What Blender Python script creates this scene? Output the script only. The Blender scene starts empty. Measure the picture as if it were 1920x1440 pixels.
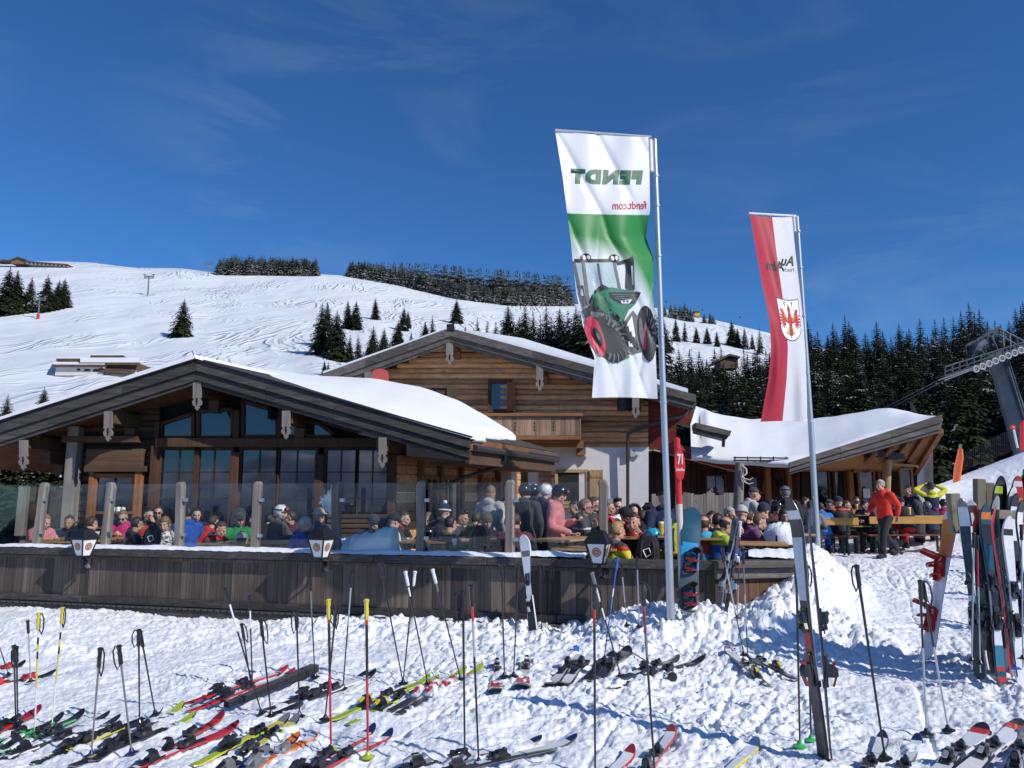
import bpy, bmesh, math, random
import numpy as np
from mathutils import Vector, Matrix
PI = math.pi
R = math.radians
rnd = random.Random(7)
SC = bpy.context.scene
COL = SC.collection
FPX = 1442.0
PITCH = math.atan(210 / FPX)
CP, SP = (math.cos(PITCH), math.sin(PITCH))
CAMZ = 1.68

def ray(px, py):
 u, v = ((px - 960) / FPX, (720 - py) / FPX)
 return Vector((u, CP - v * SP, SP + v * CP))

def pt(px, py, Y):
 d = ray(px, py)
 return Vector((d.x / d.y * Y, Y, CAMZ + d.z / d.y * Y))

def xat(px, Y, py=960):
 return pt(px, py, Y).x

def lerp(a, b, t):
 return a + (b - a) * t

def interp(x, pts):
 return float(np.interp(x, [p[0] for p in pts], [p[1] for p in pts]))

class MB:

 def __init__(s):
  s.v, s.f, s.m, s.t = ([], [], [], [])
  s.mi, s.tint = (0, 1.0)

 def add(s, vs, fs):
  o = len(s.v)
  s.v.extend((tuple(v) for v in vs))
  for f in fs:
   s.f.append(tuple((i + o for i in f)))
   s.m.append(s.mi)
   s.t.append(s.tint)
  return s

 def hexa(s, p):
  return s.add(p, [(3, 2, 1, 0), (4, 5, 6, 7), (0, 1, 5, 4), (1, 2, 6, 5), (2, 3, 7, 6), (3, 0, 4, 7)])

 def box(s, c, d, rz=0.0):
  c = Vector(c)
  hx, hy, hz = (d[0] / 2, d[1] / 2, d[2] / 2)
  cs, sn = (math.cos(rz), math.sin(rz))
  P = []
  for z in (-hz, hz):
   for x, y in ((-hx, -hy), (hx, -hy), (hx, hy), (-hx, hy)):
    P.append(c + Vector((x * cs - y * sn, x * sn + y * cs, z)))
  return s.hexa(P)

 def beam(s, a, b, w, h, up=(0, 0, 1), w2=None, h2=None):
  a, b = (Vector(a), Vector(b))
  d = (b - a).normalized()
  up = Vector(up)
  sd = d.cross(up)
  if sd.length < 0.0001:
   sd = d.cross(Vector((0, 1, 0)))
  sd.normalize()
  u = sd.cross(d).normalized()
  P = []
  for q, ww, hh in ((a, w, h), (b, w2 or w, h2 or h)):
   for i, j in ((-1, -1), (1, -1), (1, 1), (-1, 1)):
    P.append(q + sd * (i * ww / 2) + u * (j * hh / 2))
  return s.hexa(P)

 def tube(s, pts, r, n=8, cap=True, flat=1.0):
  pts = [Vector(p) for p in pts]
  k = len(pts)
  rr = list(r) if hasattr(r, '__len__') else [r] * k
  vs, fs = ([], [])
  prev = None
  for i, p in enumerate(pts):
   d = pts[min(i + 1, k - 1)] - pts[max(i - 1, 0)]
   if d.length < 1e-09:
    d = Vector((0, 0, 1))
   d.normalize()
   if prev is None:
    a = d.cross(Vector((0, 0, 1)))
    if a.length < 0.001:
     a = Vector((1, 0, 0))
   else:
    a = prev - d * prev.dot(d)
   a.normalize()
   prev = a
   b = d.cross(a)
   for j in range(n):
    t = 2 * PI * j / n
    vs.append(p + a * (math.cos(t) * rr[i]) + b * (math.sin(t) * rr[i] * flat))
  for i in range(k - 1):
   for j in range(n):
    j2 = (j + 1) % n
    fs.append((i * n + j, i * n + j2, (i + 1) * n + j2, (i + 1) * n + j))
  if cap:
   fs.append(tuple(range(n - 1, -1, -1)))
   fs.append(tuple(((k - 1) * n + j for j in range(n))))
  return s.add(vs, fs)

 def ell(s, c, r, nu=12, nv=8, M=None):
  c = Vector(c)
  vs, fs = ([], [])
  for i in range(nv + 1):
   ph = PI * i / nv
   for j in range(nu):
    t = 2 * PI * j / nu
    q = Vector((math.sin(ph) * math.cos(t) * r[0], math.sin(ph) * math.sin(t) * r[1], math.cos(ph) * r[2]))
    if M is not None:
     q = M @ q
    vs.append(c + q)
  for i in range(nv):
   for j in range(nu):
    j2 = (j + 1) % nu
    fs.append((i * nu + j, (i + 1) * nu + j, (i + 1) * nu + j2, i * nu + j2))
  return s.add(vs, fs)

 def prism(s, poly, vec):
  poly = [Vector(p) for p in poly]
  vec = Vector(vec)
  n = len(poly)
  vs = poly + [p + vec for p in poly]
  fs = [tuple(range(n - 1, -1, -1)), tuple(range(n, 2 * n))]
  for i in range(n):
   j = (i + 1) % n
   fs.append((i, j, n + j, n + i))
  return s.add(vs, fs)

 def loft(s, rings, closed=True, caps=True):
  n = len(rings[0])
  vs = [p for r_ in rings for p in r_]
  fs = []
  for i in range(len(rings) - 1):
   for j in range(n if closed else n - 1):
    j2 = (j + 1) % n
    fs.append((i * n + j, i * n + j2, (i + 1) * n + j2, (i + 1) * n + j))
  if caps and closed:
   fs.append(tuple(range(n - 1, -1, -1)))
   fs.append(tuple(((len(rings) - 1) * n + j for j in range(n))))
  return s.add(vs, fs)

 def grid(s, rows):
  n = len(rows[0])
  vs = [p for r_ in rows for p in r_]
  fs = []
  for i in range(len(rows) - 1):
   for j in range(n - 1):
    fs.append((i * n + j, i * n + j + 1, (i + 1) * n + j + 1, (i + 1) * n + j))
  return s.add(vs, fs)

 def mesh(s, name, mats, smooth=False, fixn=True):
  me = bpy.data.meshes.new(name)
  me.from_pydata(s.v, [], s.f)
  for m in mats if isinstance(mats, (list, tuple)) else [mats]:
   me.materials.append(m)
  me.polygons.foreach_set('material_index', s.m)
  a = me.attributes.new('tint', 'FLOAT', 'FACE')
  a.data.foreach_set('value', s.t)
  if fixn:
   bm = bmesh.new()
   bm.from_mesh(me)
   bmesh.ops.recalc_face_normals(bm, faces=bm.faces)
   bm.to_mesh(me)
   bm.free()
  if smooth:
   me.polygons.foreach_set('use_smooth', [True] * len(me.polygons))
   if smooth != 'all':
    me.set_sharp_from_angle(angle=R(40))
  me.update()
  return me

 def build(s, name, mats, parent=None, smooth=False, bevel=0, fixn=True):
  return link(name, s.mesh(name, mats, smooth, fixn), parent, bevel)

def base_of(o):
 return o.matrix_basis.copy() if o.parent is None else base_of(o.parent) @ o.matrix_parent_inverse @ o.matrix_basis

def link(name, me, parent=None, bevel=0, local=False):
 o = bpy.data.objects.new(name, me)
 COL.objects.link(o)
 if parent is not None:
  o.parent = parent
  if not local:
   o.matrix_parent_inverse = base_of(parent).inverted()
 if bevel:
  b = o.modifiers.new('bevel', 'BEVEL')
  b.width = bevel
  b.segments = 2
  b.limit_method = 'ANGLE'
 return o

def tag(o, label=None, cat=None, group=None, kind=None):
 if label:
  o['label'] = label
 if cat:
  o['category'] = cat
 if group:
  o['group'] = group
 if kind:
  o['kind'] = kind
 return o

def thing(name, loc, label, cat, group=None, rz=0.0):
 o = bpy.data.objects.new(name, None)
 COL.objects.link(o)
 o.empty_display_size = 0.2
 o.location = loc
 o.rotation_euler = (0, 0, rz)
 return tag(o, label, cat, group)

def copy_tree(o, parent=None):
 c = o.copy()
 COL.objects.link(c)
 if parent is not None:
  c.parent = parent
 for ch in [x for x in o.children]:
  copy_tree(ch, c)
 return c
MATS = {}

def _new(name):
 m = bpy.data.materials.new(name)
 m.use_nodes = True
 nt = m.node_tree
 for n in list(nt.nodes):
  nt.nodes.remove(n)
 out = nt.nodes.new('ShaderNodeOutputMaterial')
 b = nt.nodes.new('ShaderNodeBsdfPrincipled')
 nt.links.new(b.outputs[0], out.inputs[0])
 MATS[name] = m
 return (m, nt, b, out)

def N(nt, t, **kw):
 n = nt.nodes.new('ShaderNode' + t)
 for k, v in kw.items():
  if hasattr(n, k):
   setattr(n, k, v)
  else:
   n.inputs[k.replace('_', ' ')].default_value = v
 return n

def mixc(nt, fac, a, b, mode='MIX'):
 n = nt.nodes.new('ShaderNodeMix')
 n.data_type = 'RGBA'
 n.blend_type = mode
 n.clamp_result = False
 for i, v in ((0, fac), (6, a), (7, b)):
  if hasattr(v, 'is_linked') or hasattr(v, 'links'):
   nt.links.new(v, n.inputs[i])
  elif i == 0:
   n.inputs[i].default_value = v
  else:
   n.inputs[i].default_value = (*v[:3], 1)
 return n.outputs[2]

def ramp(nt, src, stops):
 n = nt.nodes.new('ShaderNodeValToRGB')
 e = n.color_ramp.elements
 while len(e) < len(stops):
  e.new(0.5)
 for el, (p, c) in zip(e, stops):
  el.position = p
  el.color = (*c, 1) if len(c) == 3 else c
 nt.links.new(src, n.inputs[0])
 return n.outputs[0]

def coords(nt, scale=(1, 1, 1), kind='Object', rot=(0, 0, 0)):
 tc = nt.nodes.new('ShaderNodeTexCoord')
 mp = nt.nodes.new('ShaderNodeMapping')
 mp.inputs['Scale'].default_value = scale
 mp.inputs['Rotation'].default_value = rot
 nt.links.new(tc.outputs[kind], mp.inputs[0])
 return mp.outputs[0]

def noise_tex(nt, vec, scale, detail=4, rough=0.6, dist=0.0):
 n = nt.nodes.new('ShaderNodeTexNoise')
 n.inputs['Scale'].default_value = scale
 n.inputs['Detail'].default_value = detail
 n.inputs['Roughness'].default_value = rough
 n.inputs['Distortion'].default_value = dist
 nt.links.new(vec, n.inputs['Vector'])
 return n.outputs[0]

def bump(nt, b, h, strength=0.3, dist=0.02, prev=None):
 n = nt.nodes.new('ShaderNodeBump')
 n.inputs['Strength'].default_value = strength
 n.inputs['Distance'].default_value = dist
 nt.links.new(h, n.inputs['Height'])
 if prev is not None:
  nt.links.new(prev, n.inputs['Normal'])
 nt.links.new(n.outputs[0], b.inputs['Normal'])
 return n.outputs[0]

def plain(name, col, rough=0.5, metal=0.0, var=0.12, scale=25, bmp=0.0, spec=0.5, coat=0.0, sheen=0.0):
 """paint / plastic / cloth / metal with a little uneven tone"""
 if name in MATS:
  return MATS[name]
 m, nt, b, out = _new(name)
 v = coords(nt)
 n = noise_tex(nt, v, scale, 5)
 lo = tuple((c * (1 - var) for c in col))
 hi = tuple((min(1, c * (1 + var)) for c in col))
 nt.links.new(ramp(nt, n, [(0.3, lo), (0.7, hi)]), b.inputs['Base Color'])
 b.inputs['Roughness'].default_value = rough
 b.inputs['Metallic'].default_value = metal
 b.inputs['Specular IOR Level'].default_value = spec
 b.inputs['Coat Weight'].default_value = coat
 b.inputs['Sheen Weight'].default_value = sheen
 if bmp:
  bump(nt, b, n, bmp, 0.03 if sheen else 0.01)
 return m

def cloth(name, col):
 return plain(name, col, 0.75, 0, 0.22, 9, 0.9, 0.3, 0, 0.15)

def wood(name, col, axis='X', dark=0.45, bright=1.25, across=16, along=0.7, knots=True, rough=0.75, bmp=0.4, second=None):
 if name in MATS:
  return MATS[name]
 m, nt, b, out = _new(name)
 sc = {'X': (along, across, across), 'Y': (across, along, across), 'Z': (across, across, along)}[axis]
 v = coords(nt, sc)
 at = nt.nodes.new('ShaderNodeAttribute')
 at.attribute_name = 'tint'
 ad = nt.nodes.new('ShaderNodeVectorMath')
 ad.operation = 'MULTIPLY_ADD'
 nt.links.new(at.outputs['Fac'], ad.inputs[0])
 ad.inputs[1].default_value = (37, 53, 41)
 nt.links.new(v, ad.inputs[2])
 g = noise_tex(nt, ad.outputs[0], 1.0, 8, 0.68, 0.6)
 big = noise_tex(nt, coords(nt), 1.3, 3, 0.6)
 lo = tuple((c * dark for c in col))
 hi = tuple((min(1, c * bright) for c in col))
 c = ramp(nt, g, [(0.28, lo), (0.5, col), (0.72, hi)])
 s2 = second or tuple((x * 0.6 for x in col))
 c = mixc(nt, ramp(nt, big, [(0.42, (0, 0, 0)), (0.68, (0.65, 0.65, 0.65))]), c, s2)
 if knots:
  vo = nt.nodes.new('ShaderNodeTexVoronoi')
  vo.inputs['Scale'].default_value = 2.6
  ks = {'X': (0.45, 1, 1), 'Y': (1, 0.45, 1), 'Z': (1, 1, 0.45)}[axis]
  nt.links.new(coords(nt, ks), vo.inputs['Vector'])
  kf = ramp(nt, vo.outputs['Distance'], [(0.04, (0.75,) * 3), (0.085, (0, 0, 0))])
  c = mixc(nt, kf, c, tuple((x * 0.3 for x in col)))
 tn = nt.nodes.new('ShaderNodeMix')
 tn.data_type = 'RGBA'
 tn.blend_type = 'MULTIPLY'
 tn.inputs[0].default_value = 1
 nt.links.new(c, tn.inputs[6])
 nt.links.new(at.outputs['Color'], tn.inputs[7])
 nt.links.new(tn.outputs[2], b.inputs['Base Color'])
 b.inputs['Roughness'].default_value = rough
 b.inputs['Specular IOR Level'].default_value = 0.3
 bump(nt, b, g, bmp, 0.012)
 return m

def _hash(i, j, s):
 n = i.astype(np.int64) * 374761393 + j.astype(np.int64) * 668265263 + s * 1274126177 & 4294967295
 n = (n ^ n >> 13) * 1274126177 & 4294967295
 n = (n ^ n >> 16) & 16777215
 return n / float(16777215)

def vnoise(x, y, s=0):
 i, j = (np.floor(x), np.floor(y))
 fx, fy = (x - i, y - j)
 fx, fy = (fx * fx * (3 - 2 * fx), fy * fy * (3 - 2 * fy))
 a, b = (_hash(i, j, s), _hash(i + 1, j, s))
 c, d = (_hash(i, j + 1, s), _hash(i + 1, j + 1, s))
 return (a * (1 - fx) + b * fx) * (1 - fy) + (c * (1 - fx) + d * fx) * fy

def fbm(x, y, s=0, oct=4, g=0.5):
 t, a, n = (0, 1, 0)
 for k in range(oct):
  t = t + a * vnoise(x * 2 ** k + 17.3 * k, y * 2 ** k - 9.1 * k, s + k)
  n += a
  a *= g
 return t / n

def lumps(x, y, s=0, rad=0.5):
 """rounded clods: height of the tallest dome over each point, 0..1"""
 i, j = (np.floor(x), np.floor(y))
 best = np.zeros_like(x)
 for di in (-1, 0, 1):
  for dj in (-1, 0, 1):
   ci, cj = (i + di, j + dj)
   ox, oy = (_hash(ci, cj, s), _hash(ci, cj, s + 11))
   rr = rad * (0.35 + 0.75 * _hash(ci, cj, s + 23))
   q = ((x - ci - ox) ** 2 + (y - cj - oy) ** 2) / (rr * rr)
   h = np.sqrt(np.clip(1 - q, 0, 1)) * rr / rad
   best = np.maximum(best, h)
 return best

def sstep(a, b, x):
 t = np.clip((x - a) / (b - a), 0, 1)
 return t * t * (3 - 2 * t)
cam_d = bpy.data.cameras.new('camera')
cam = bpy.data.objects.new('camera', cam_d)
COL.objects.link(cam)
cam.location = (0, 0, CAMZ)
cam.rotation_euler = (PI / 2 + PITCH, 0, 0)
cam_d.sensor_width = 36
cam_d.lens = 36 * FPX / 1920
cam_d.clip_end = 9000
cam_d.clip_start = 0.05
SC.camera = cam
SUN_EL = R(35)
LIGHT = Vector((-0.8, 0.6, 0)).normalized() * math.cos(SUN_EL) + Vector((0, 0, -math.sin(SUN_EL)))
sd = bpy.data.lights.new('sun', 'SUN')
sd.energy = 4.1
sd.angle = R(0.53)
sd.color = (1.0, 0.955, 0.88)
so = bpy.data.objects.new('sun', sd)
COL.objects.link(so)
so.rotation_euler = LIGHT.to_track_quat('-Z', 'Y').to_euler()
so.location = (20, -20, 30)
W = bpy.data.worlds.new('World')
SC.world = W
W.use_nodes = True
nt = W.node_tree
for n in list(nt.nodes):
 nt.nodes.remove(n)
wo = nt.nodes.new('ShaderNodeOutputWorld')
bg = nt.nodes.new('ShaderNodeBackground')
sky = nt.nodes.new('ShaderNodeTexSky')
sky.sky_type = 'NISHITA'
sky.sun_disc = False
sky.sun_elevation = SUN_EL
sky.sun_rotation = math.atan2(-LIGHT.x, -LIGHT.y)
sky.altitude = 2600
sky.air_density = 1.07
sky.dust_density = 0.12
sky.ozone_density = 2.6
tc = nt.nodes.new('ShaderNodeTexCoord')
mp = nt.nodes.new('ShaderNodeMapping')
mp.inputs['Scale'].default_value = (1.3, 1.3, 5.5)
mp.inputs['Rotation'].default_value = (0, 0.22, 0.3)
nt.links.new(tc.outputs['Generated'], mp.inputs[0])
cn = noise_tex(nt, mp.outputs[0], 2.1, 8, 0.58, 0.9)
cm = noise_tex(nt, tc.outputs['Generated'], 2.3, 2, 0.5)
cf = ramp(nt, cn, [(0.47, (0, 0, 0)), (0.86, (0.27, 0.27, 0.27))])
cg = ramp(nt, cm, [(0.42, (0, 0, 0)), (0.62, (1, 1, 1))])
cmul = mixc(nt, 1.0, cf, cg, 'MULTIPLY')
skyc = mixc(nt, 1.0, sky.outputs[0], (0.45, 0.93, 1.4), 'MULTIPLY')
wc = mixc(nt, cmul, skyc, (5.2, 6.3, 7.6))
nt.links.new(wc, bg.inputs[0])
bg.inputs[1].default_value = 0.088
nt.links.new(bg.outputs[0], wo.inputs[0])
SC.view_settings.view_transform = 'Standard'
SC.view_settings.look = 'None'
SC.view_settings.exposure = 0
SC.cycles.max_bounces = 8
SC.cycles.transparent_max_bounces = 16
SC.cycles.use_denoising = True
SC.cycles.sample_clamp_indirect = 6

def snow_mat(name, col=(0.84, 0.865, 0.91), s1=9, d1=0.5, tracks=False, s2=60):
 m, nt, b, out = _new(name)
 v = coords(nt)
 b.inputs['Base Color'].default_value = (*col, 1)
 b.inputs['Roughness'].default_value = 0.55
 b.inputs['Specular IOR Level'].default_value = 0.35
 n1 = noise_tex(nt, v, s1, 6, 0.62)
 pr = bump(nt, b, n1, d1, 0.05)
 if s2:
  n2 = noise_tex(nt, v, s2, 3, 0.6)
  bump(nt, b, n2, 0.35, 0.008, pr)
 return m
M_SNOW = snow_mat('trodden_snow', s1=22, d1=0.4, s2=90)
M_SNOWR = snow_mat('roof_snow', (0.87, 0.885, 0.91), s1=2.2, d1=0.3, s2=30)

def hill_mat():
 m, nt, b, out = _new('hill_snow')
 b.inputs['Base Color'].default_value = (0.7, 0.735, 0.78, 1)
 b.inputs['Roughness'].default_value = 0.6
 b.inputs['Specular IOR Level'].default_value = 0.2
 v = coords(nt, (0.022, 0.01, 0.03))
 base = noise_tex(nt, v, 1.0, 3, 0.5)
 v2 = coords(nt, (0.032, 0.012, 0.02))
 w = noise_tex(nt, v2, 1.25, 2, 0.5, 2.6)
 mth = nt.nodes.new('ShaderNodeMath')
 mth.operation = 'PINGPONG'
 mth.inputs[1].default_value = 0.085
 nt.links.new(w, mth.inputs[0])
 ln = ramp(nt, mth.outputs[0], [(0.0, (1, 1, 1)), (0.02, (0.65,) * 3), (0.06, (0, 0, 0)), (0.085, (0, 0, 0))])
 msk = noise_tex(nt, coords(nt), 0.021, 2, 0.5)
 mk = ramp(nt, msk, [(0.42, (0, 0, 0)), (0.58, (1, 1, 1))])
 tr = mixc(nt, 1.0, ln, mk, 'MULTIPLY')
 p = bump(nt, b, base, 0.9, 6.5)
 p = bump(nt, b, tr, 0.8, 1.0, p)
 fine = noise_tex(nt, coords(nt), 1.2, 4, 0.6)
 bump(nt, b, fine, 0.2, 0.2, p)
 return m
M_HILL = hill_mat()

def wallY(px):
 return 1.0 / (1 / 13.2 + px * (1 / 11.0 - 1 / 13.2) / 900)
WA = pt(0, 1040, wallY(0))
WB = pt(1337, 1040, wallY(1337))
WD = Vector((WB.x - WA.x, WB.y - WA.y, 0)).normalized()
WN = Vector((WD.y, -WD.x, 0))
if WN.y > 0:
 WN = -WN

def wp(px, z, off=0.0):
 """point of the terrace front at image column px, height z, off metres in front of it"""
 u = (px - 960) / FPX / 1.02
 den = u * WD.y - WD.x
 t = (WA.x - u * WA.y) / den
 p = Vector((WA.x, WA.y, 0)) + WD * t
 return Vector((p.x, p.y, z)) + WN * off
CREST = [(-12, -0.5), (-8.2, -0.48), (-6.6, -0.4), (-6.1, -0.34), (-5.6, -0.45), (-4.2, -0.52), (-3.4, -0.42), (-2.8, -0.22), (-2.1, -0.06), (-1.2, -0.05), (-0.4, -0.06), (0.4, -0.07), (0.9, 0.02), (1.35, 0.2), (1.7, 0.3), (2.2, 0.3), (2.7, 0.34), (3.2, 0.22), (4, 0.25), (6, 0.2)]
RIDGE = [(2.7, 8.9, 0.1), (3.15, 9.4, 0.36), (3.8, 10.5, 0.58), (4.5, 12.0, 0.7), (5.2, 13.6, 0.78), (5.5, 14.6, 0.6)]

def ground_base(X, Y):
 X = np.asarray(X, float)
 Y = np.asarray(Y, float)
 g = -0.2 * np.clip(-X - 0.1, 0, 5.0) * sstep(2.0, 5.0, Y)
 g = g + 0.29 * sstep(9, 19, Y) * sstep(1, 5, X)
 d = (X - WA.x) * WN.x + (Y - WA.y) * WN.y
 cr = np.interp(X, [c[0] for c in CREST], [c[1] for c in CREST])
 width = np.interp(X, [-9, -3, 1, 2, 4], [3.4, 2.6, 2.4, 1.9, 1.9])
 k = 1 - sstep(0.25, 1.0, d / width)
 inw = 1 - sstep(3.6, 4.6, X)
 g = g + (np.maximum(cr, g) - g) * k * inw
 under = sstep(0.05, 0.35, -d) * (1 - sstep(2.9, 3.3, X - (Y - 10) * 0.35)) * sstep(-16, -12, X)
 g = g - under * 0.9
 best = np.zeros_like(g)
 for a, b in zip(RIDGE[:-1], RIDGE[1:]):
  ax, ay, az = a
  bx, by, bz = b
  t = np.clip(((X - ax) * (bx - ax) + (Y - ay) * (by - ay)) / ((bx - ax) ** 2 + (by - ay) ** 2), 0, 1)
  q = np.hypot(X - ax - t * (bx - ax), Y - ay - t * (by - ay))
  h = az + t * (bz - az)
  best = np.maximum(best, h * np.exp(-(q / 0.6) ** 2))
 g = np.maximum(g, g * 0.3 + best)
 XR = X / np.maximum(Y, 1) * 28.0
 ramp_ = (0.3 + 0.37 * (XR - 10.6)) * sstep(16, 28, Y) * (1 - 0.5 * sstep(28.5, 34, Y)) * sstep(9.5, 11.0, XR)
 g = np.where(XR > 9.5, np.maximum(g, ramp_), g)
 return g

def rough_amt(X, Y):
 d = (X - WA.x) * WN.x + (Y - WA.y) * WN.y
 bank = (1 - sstep(0.8, 2.6, d)) * (1 - sstep(3.5, 5.5, X)) * sstep(-4.5, -2.5, X)
 best = np.zeros_like(X)
 for a, b in zip(RIDGE[:-1], RIDGE[1:]):
  t = np.clip(((X - a[0]) * (b[0] - a[0]) + (Y - a[1]) * (b[1] - a[1])) / ((b[0] - a[0]) ** 2 + (b[1] - a[1]) ** 2), 0, 1)
  q = np.hypot(X - a[0] - t * (b[0] - a[0]), Y - a[1] - t * (b[1] - a[1]))
  best = np.maximum(best, np.exp(-(q / 0.8) ** 2))
 return np.clip(np.maximum(bank, best), 0, 1)

def ground_full(X, Y):
 X = np.asarray(X, float)
 Y = np.asarray(Y, float)
 g = ground_base(X, Y)
 bk = rough_amt(X, Y)
 far = 1 - 0.6 * sstep(14, 30, Y)
 wx = X + 0.16 * (fbm(X * 6, Y * 6, 3, 3) - 0.5)
 wy = Y + 0.16 * (fbm(X * 6, Y * 6, 9, 3) - 0.5)
 g = g + far * 0.1 * (fbm(X * 0.9, Y * 0.9, 41, 3) - 0.5)
 g = g + far * 0.065 * (fbm(X * 3.1, Y * 3.1, 51, 3) - 0.5)
 patch = sstep(0.36, 0.64, fbm(X * 0.6 + 4, Y * 0.75, 77, 3))
 patch = 0.3 + 0.8 * patch
 n1 = np.abs(fbm(wx * 4.2, wy * 4.2, 71, 4, 0.62) - 0.5)
 n2 = np.abs(fbm(wx * 11, wy * 11, 73, 3, 0.62) - 0.5)
 g = g + far * (0.1 + 1.0 * patch * patch) * (0.052 * n1 + 0.05 * n2) + far * (0.022 * (fbm(X * 26, Y * 26, 91, 2) - 0.5))
 g = g + far * patch * (0.02 * lumps(wx * 6.3, wy * 6.3, 6, 0.5) + 0.018 * lumps(wx * 14, wy * 14, 8, 0.45))
 g = g - far * (0.03 * sstep(0.55, 0.95, lumps(X * 2.3, Y * 1.7, 33, 0.33)))
 for ang, f_, sd_ in ((0.35, 2.3, 61), (1.15, 2.0, 62), (-0.5, 1.7, 63)):
  ca, sa = (math.cos(ang), math.sin(ang))
  ac, al = (X * -sa + Y * ca, X * ca + Y * sa)
  gr = fbm(ac * f_ + 0.5 * fbm(al * 0.35, ac * 0.3, sd_, 2), al * 0.16, sd_ + 5, 2)
  g = g - far * 0.02 * (1 - sstep(0.0, 0.035, np.abs(gr - 0.5)))
 g = g + bk * (0.055 * lumps(wx * 1.9, wy * 1.9, 15, 0.62) + 0.055 * lumps(wx * 4.2, wy * 4.2, 16, 0.6) + 0.045 * lumps(wx * 9, wy * 9, 18, 0.55) + 0.03 * (fbm(X * 17, Y * 17, 93, 2) - 0.5) - 0.07)
 return g

def build_ground():
 na, nr = (1050, 860)
 an = np.linspace(-0.8, 0.8, na)
 Ys = np.exp(np.linspace(math.log(2.6), math.log(46.0), nr))
 U, YY = np.meshgrid(an, Ys)
 XX = U * YY
 ZZ = ground_full(XX, YY)
 co = np.stack([XX, YY, ZZ], -1).reshape(-1, 3)
 idx = np.arange(na * nr).reshape(nr, na)
 q = np.stack([idx[:-1, :-1], idx[:-1, 1:], idx[1:, 1:], idx[1:, :-1]], -1).reshape(-1, 4)
 me = bpy.data.meshes.new('ground')
 me.vertices.add(len(co))
 me.vertices.foreach_set('co', co.ravel())
 me.loops.add(q.size)
 me.loops.foreach_set('vertex_index', q.ravel().astype(np.int32))
 me.polygons.add(len(q))
 me.polygons.foreach_set('loop_start', np.arange(0, q.size, 4, dtype=np.int32))
 me.materials.append(M_SNOW)
 me.polygons.foreach_set('use_smooth', np.ones(len(q), bool))
 me.update()
 o = link('ground', me)
 tag(o, 'trodden bumpy snow in front of the alpine restaurant', 'snow', kind='structure')
build_ground()

def gz(x, y):
 return float(ground_full(np.array([x]), np.array([y]))[0])

def ghit(px, py, y0=3.0, y1=40.0):
 """where the sight line of an image point meets the snow"""
 d = ray(px, py)
 Ys = np.exp(np.linspace(math.log(y0), math.log(y1), 500))
 Xs, Zs = (d.x / d.y * Ys, CAMZ + d.z / d.y * Ys)
 G = ground_base(Xs, Ys) + 0.02
 k = np.argmax(Zs <= G)
 if Zs[k] > G[k]:
  k = len(Ys) - 1
 y = float(Ys[k])
 x = float(Xs[k])
 return Vector((x, y, gz(x, y)))
mb = MB()
rings = []
for r_, z in ((0.5, -1.9), (30, -1.9), (60, -2.4), (200, -30), (800, -160), (2500, -420)):
 rings.append([Vector((r_ * math.cos(t), r_ * math.sin(t), z)) for t in np.linspace(0, 2 * PI, 64, endpoint=False)])
mb.loft(rings, True, False)
tag(mb.build('snow_field', M_HILL, smooth='all'), 'open snow falling away into the valley', 'snow', kind='structure')
RIDGE_PX = [(-900, 470), (-300, 480), (0, 490), (110, 490), (170, 492), (250, 502), (340, 503), (410, 512), (600, 514), (650, 517), (700, 524), (770, 536), (830, 545), (950, 560), (1080, 570), (1180, 574), (1240, 578), (1290, 592), (1340, 600), (1440, 624), (1520, 650), (1650, 670), (1750, 668), (1830, 660), (1920, 640), (2300, 600), (3000, 560)]
DEPTH_PX = [(-900, 480), (1150, 480), (1440, 430), (1560, 240), (3000, 220)]

def hill_t(px, py):
 r_ = interp(px, RIDGE_PX)
 return (980 - py) / (980 - r_)

def hill_depth(px, py):
 t = hill_t(px, py)
 return 40 * (interp(px, DEPTH_PX) / 40) ** t

def hill_pt(px, py):
 return pt(px, py, hill_depth(px, py))
cols = list(range(-900, 3001, 15))
rows = []
for i in range(0, 73):
 t = i / 70
 row = []
 for px in cols:
  r_ = interp(px, RIDGE_PX)
  tt = min(t, 1.0)
  py = 980 + (r_ - 980) * tt
  D = 40 * (interp(px, DEPTH_PX) / 40) ** tt
  p = pt(px, py, D)
  und = 0.035 * D * (float(fbm(np.array([px / 95.0]), np.array([tt * 9]), 3, 3)[0]) - 0.5) * math.sin(PI * min(1, tt))
  p.z += und * 0.45
  if t > 1.0:
   p.y += 90 * (t - 1) * 35
   p.z -= 40 * (t - 1) * 35
  row.append(p)
 rows.append(row)
mb = MB()
mb.grid(rows)
ho = mb.build('hillside', M_HILL, smooth='all')
tag(ho, 'broad snowy hillside with ski tracks behind the restaurant', 'hill', kind='structure')
from mathutils.bvhtree import BVHTree
_bv = BVHTree.FromPolygons([Vector(v) for v in mb.v], mb.f)

def on_hill(px, py):
 d = ray(px, py).normalized()
 h = _bv.ray_cast(Vector((0, 0, CAMZ)), d)
 return h[0] if h[0] is not None else hill_pt(px, py)

def hill_z(x, y):
 h = _bv.ray_cast(Vector((x, y, 900)), Vector((0, 0, -1)))
 return h[0].z if h[0] is not None else 0.0

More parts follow.
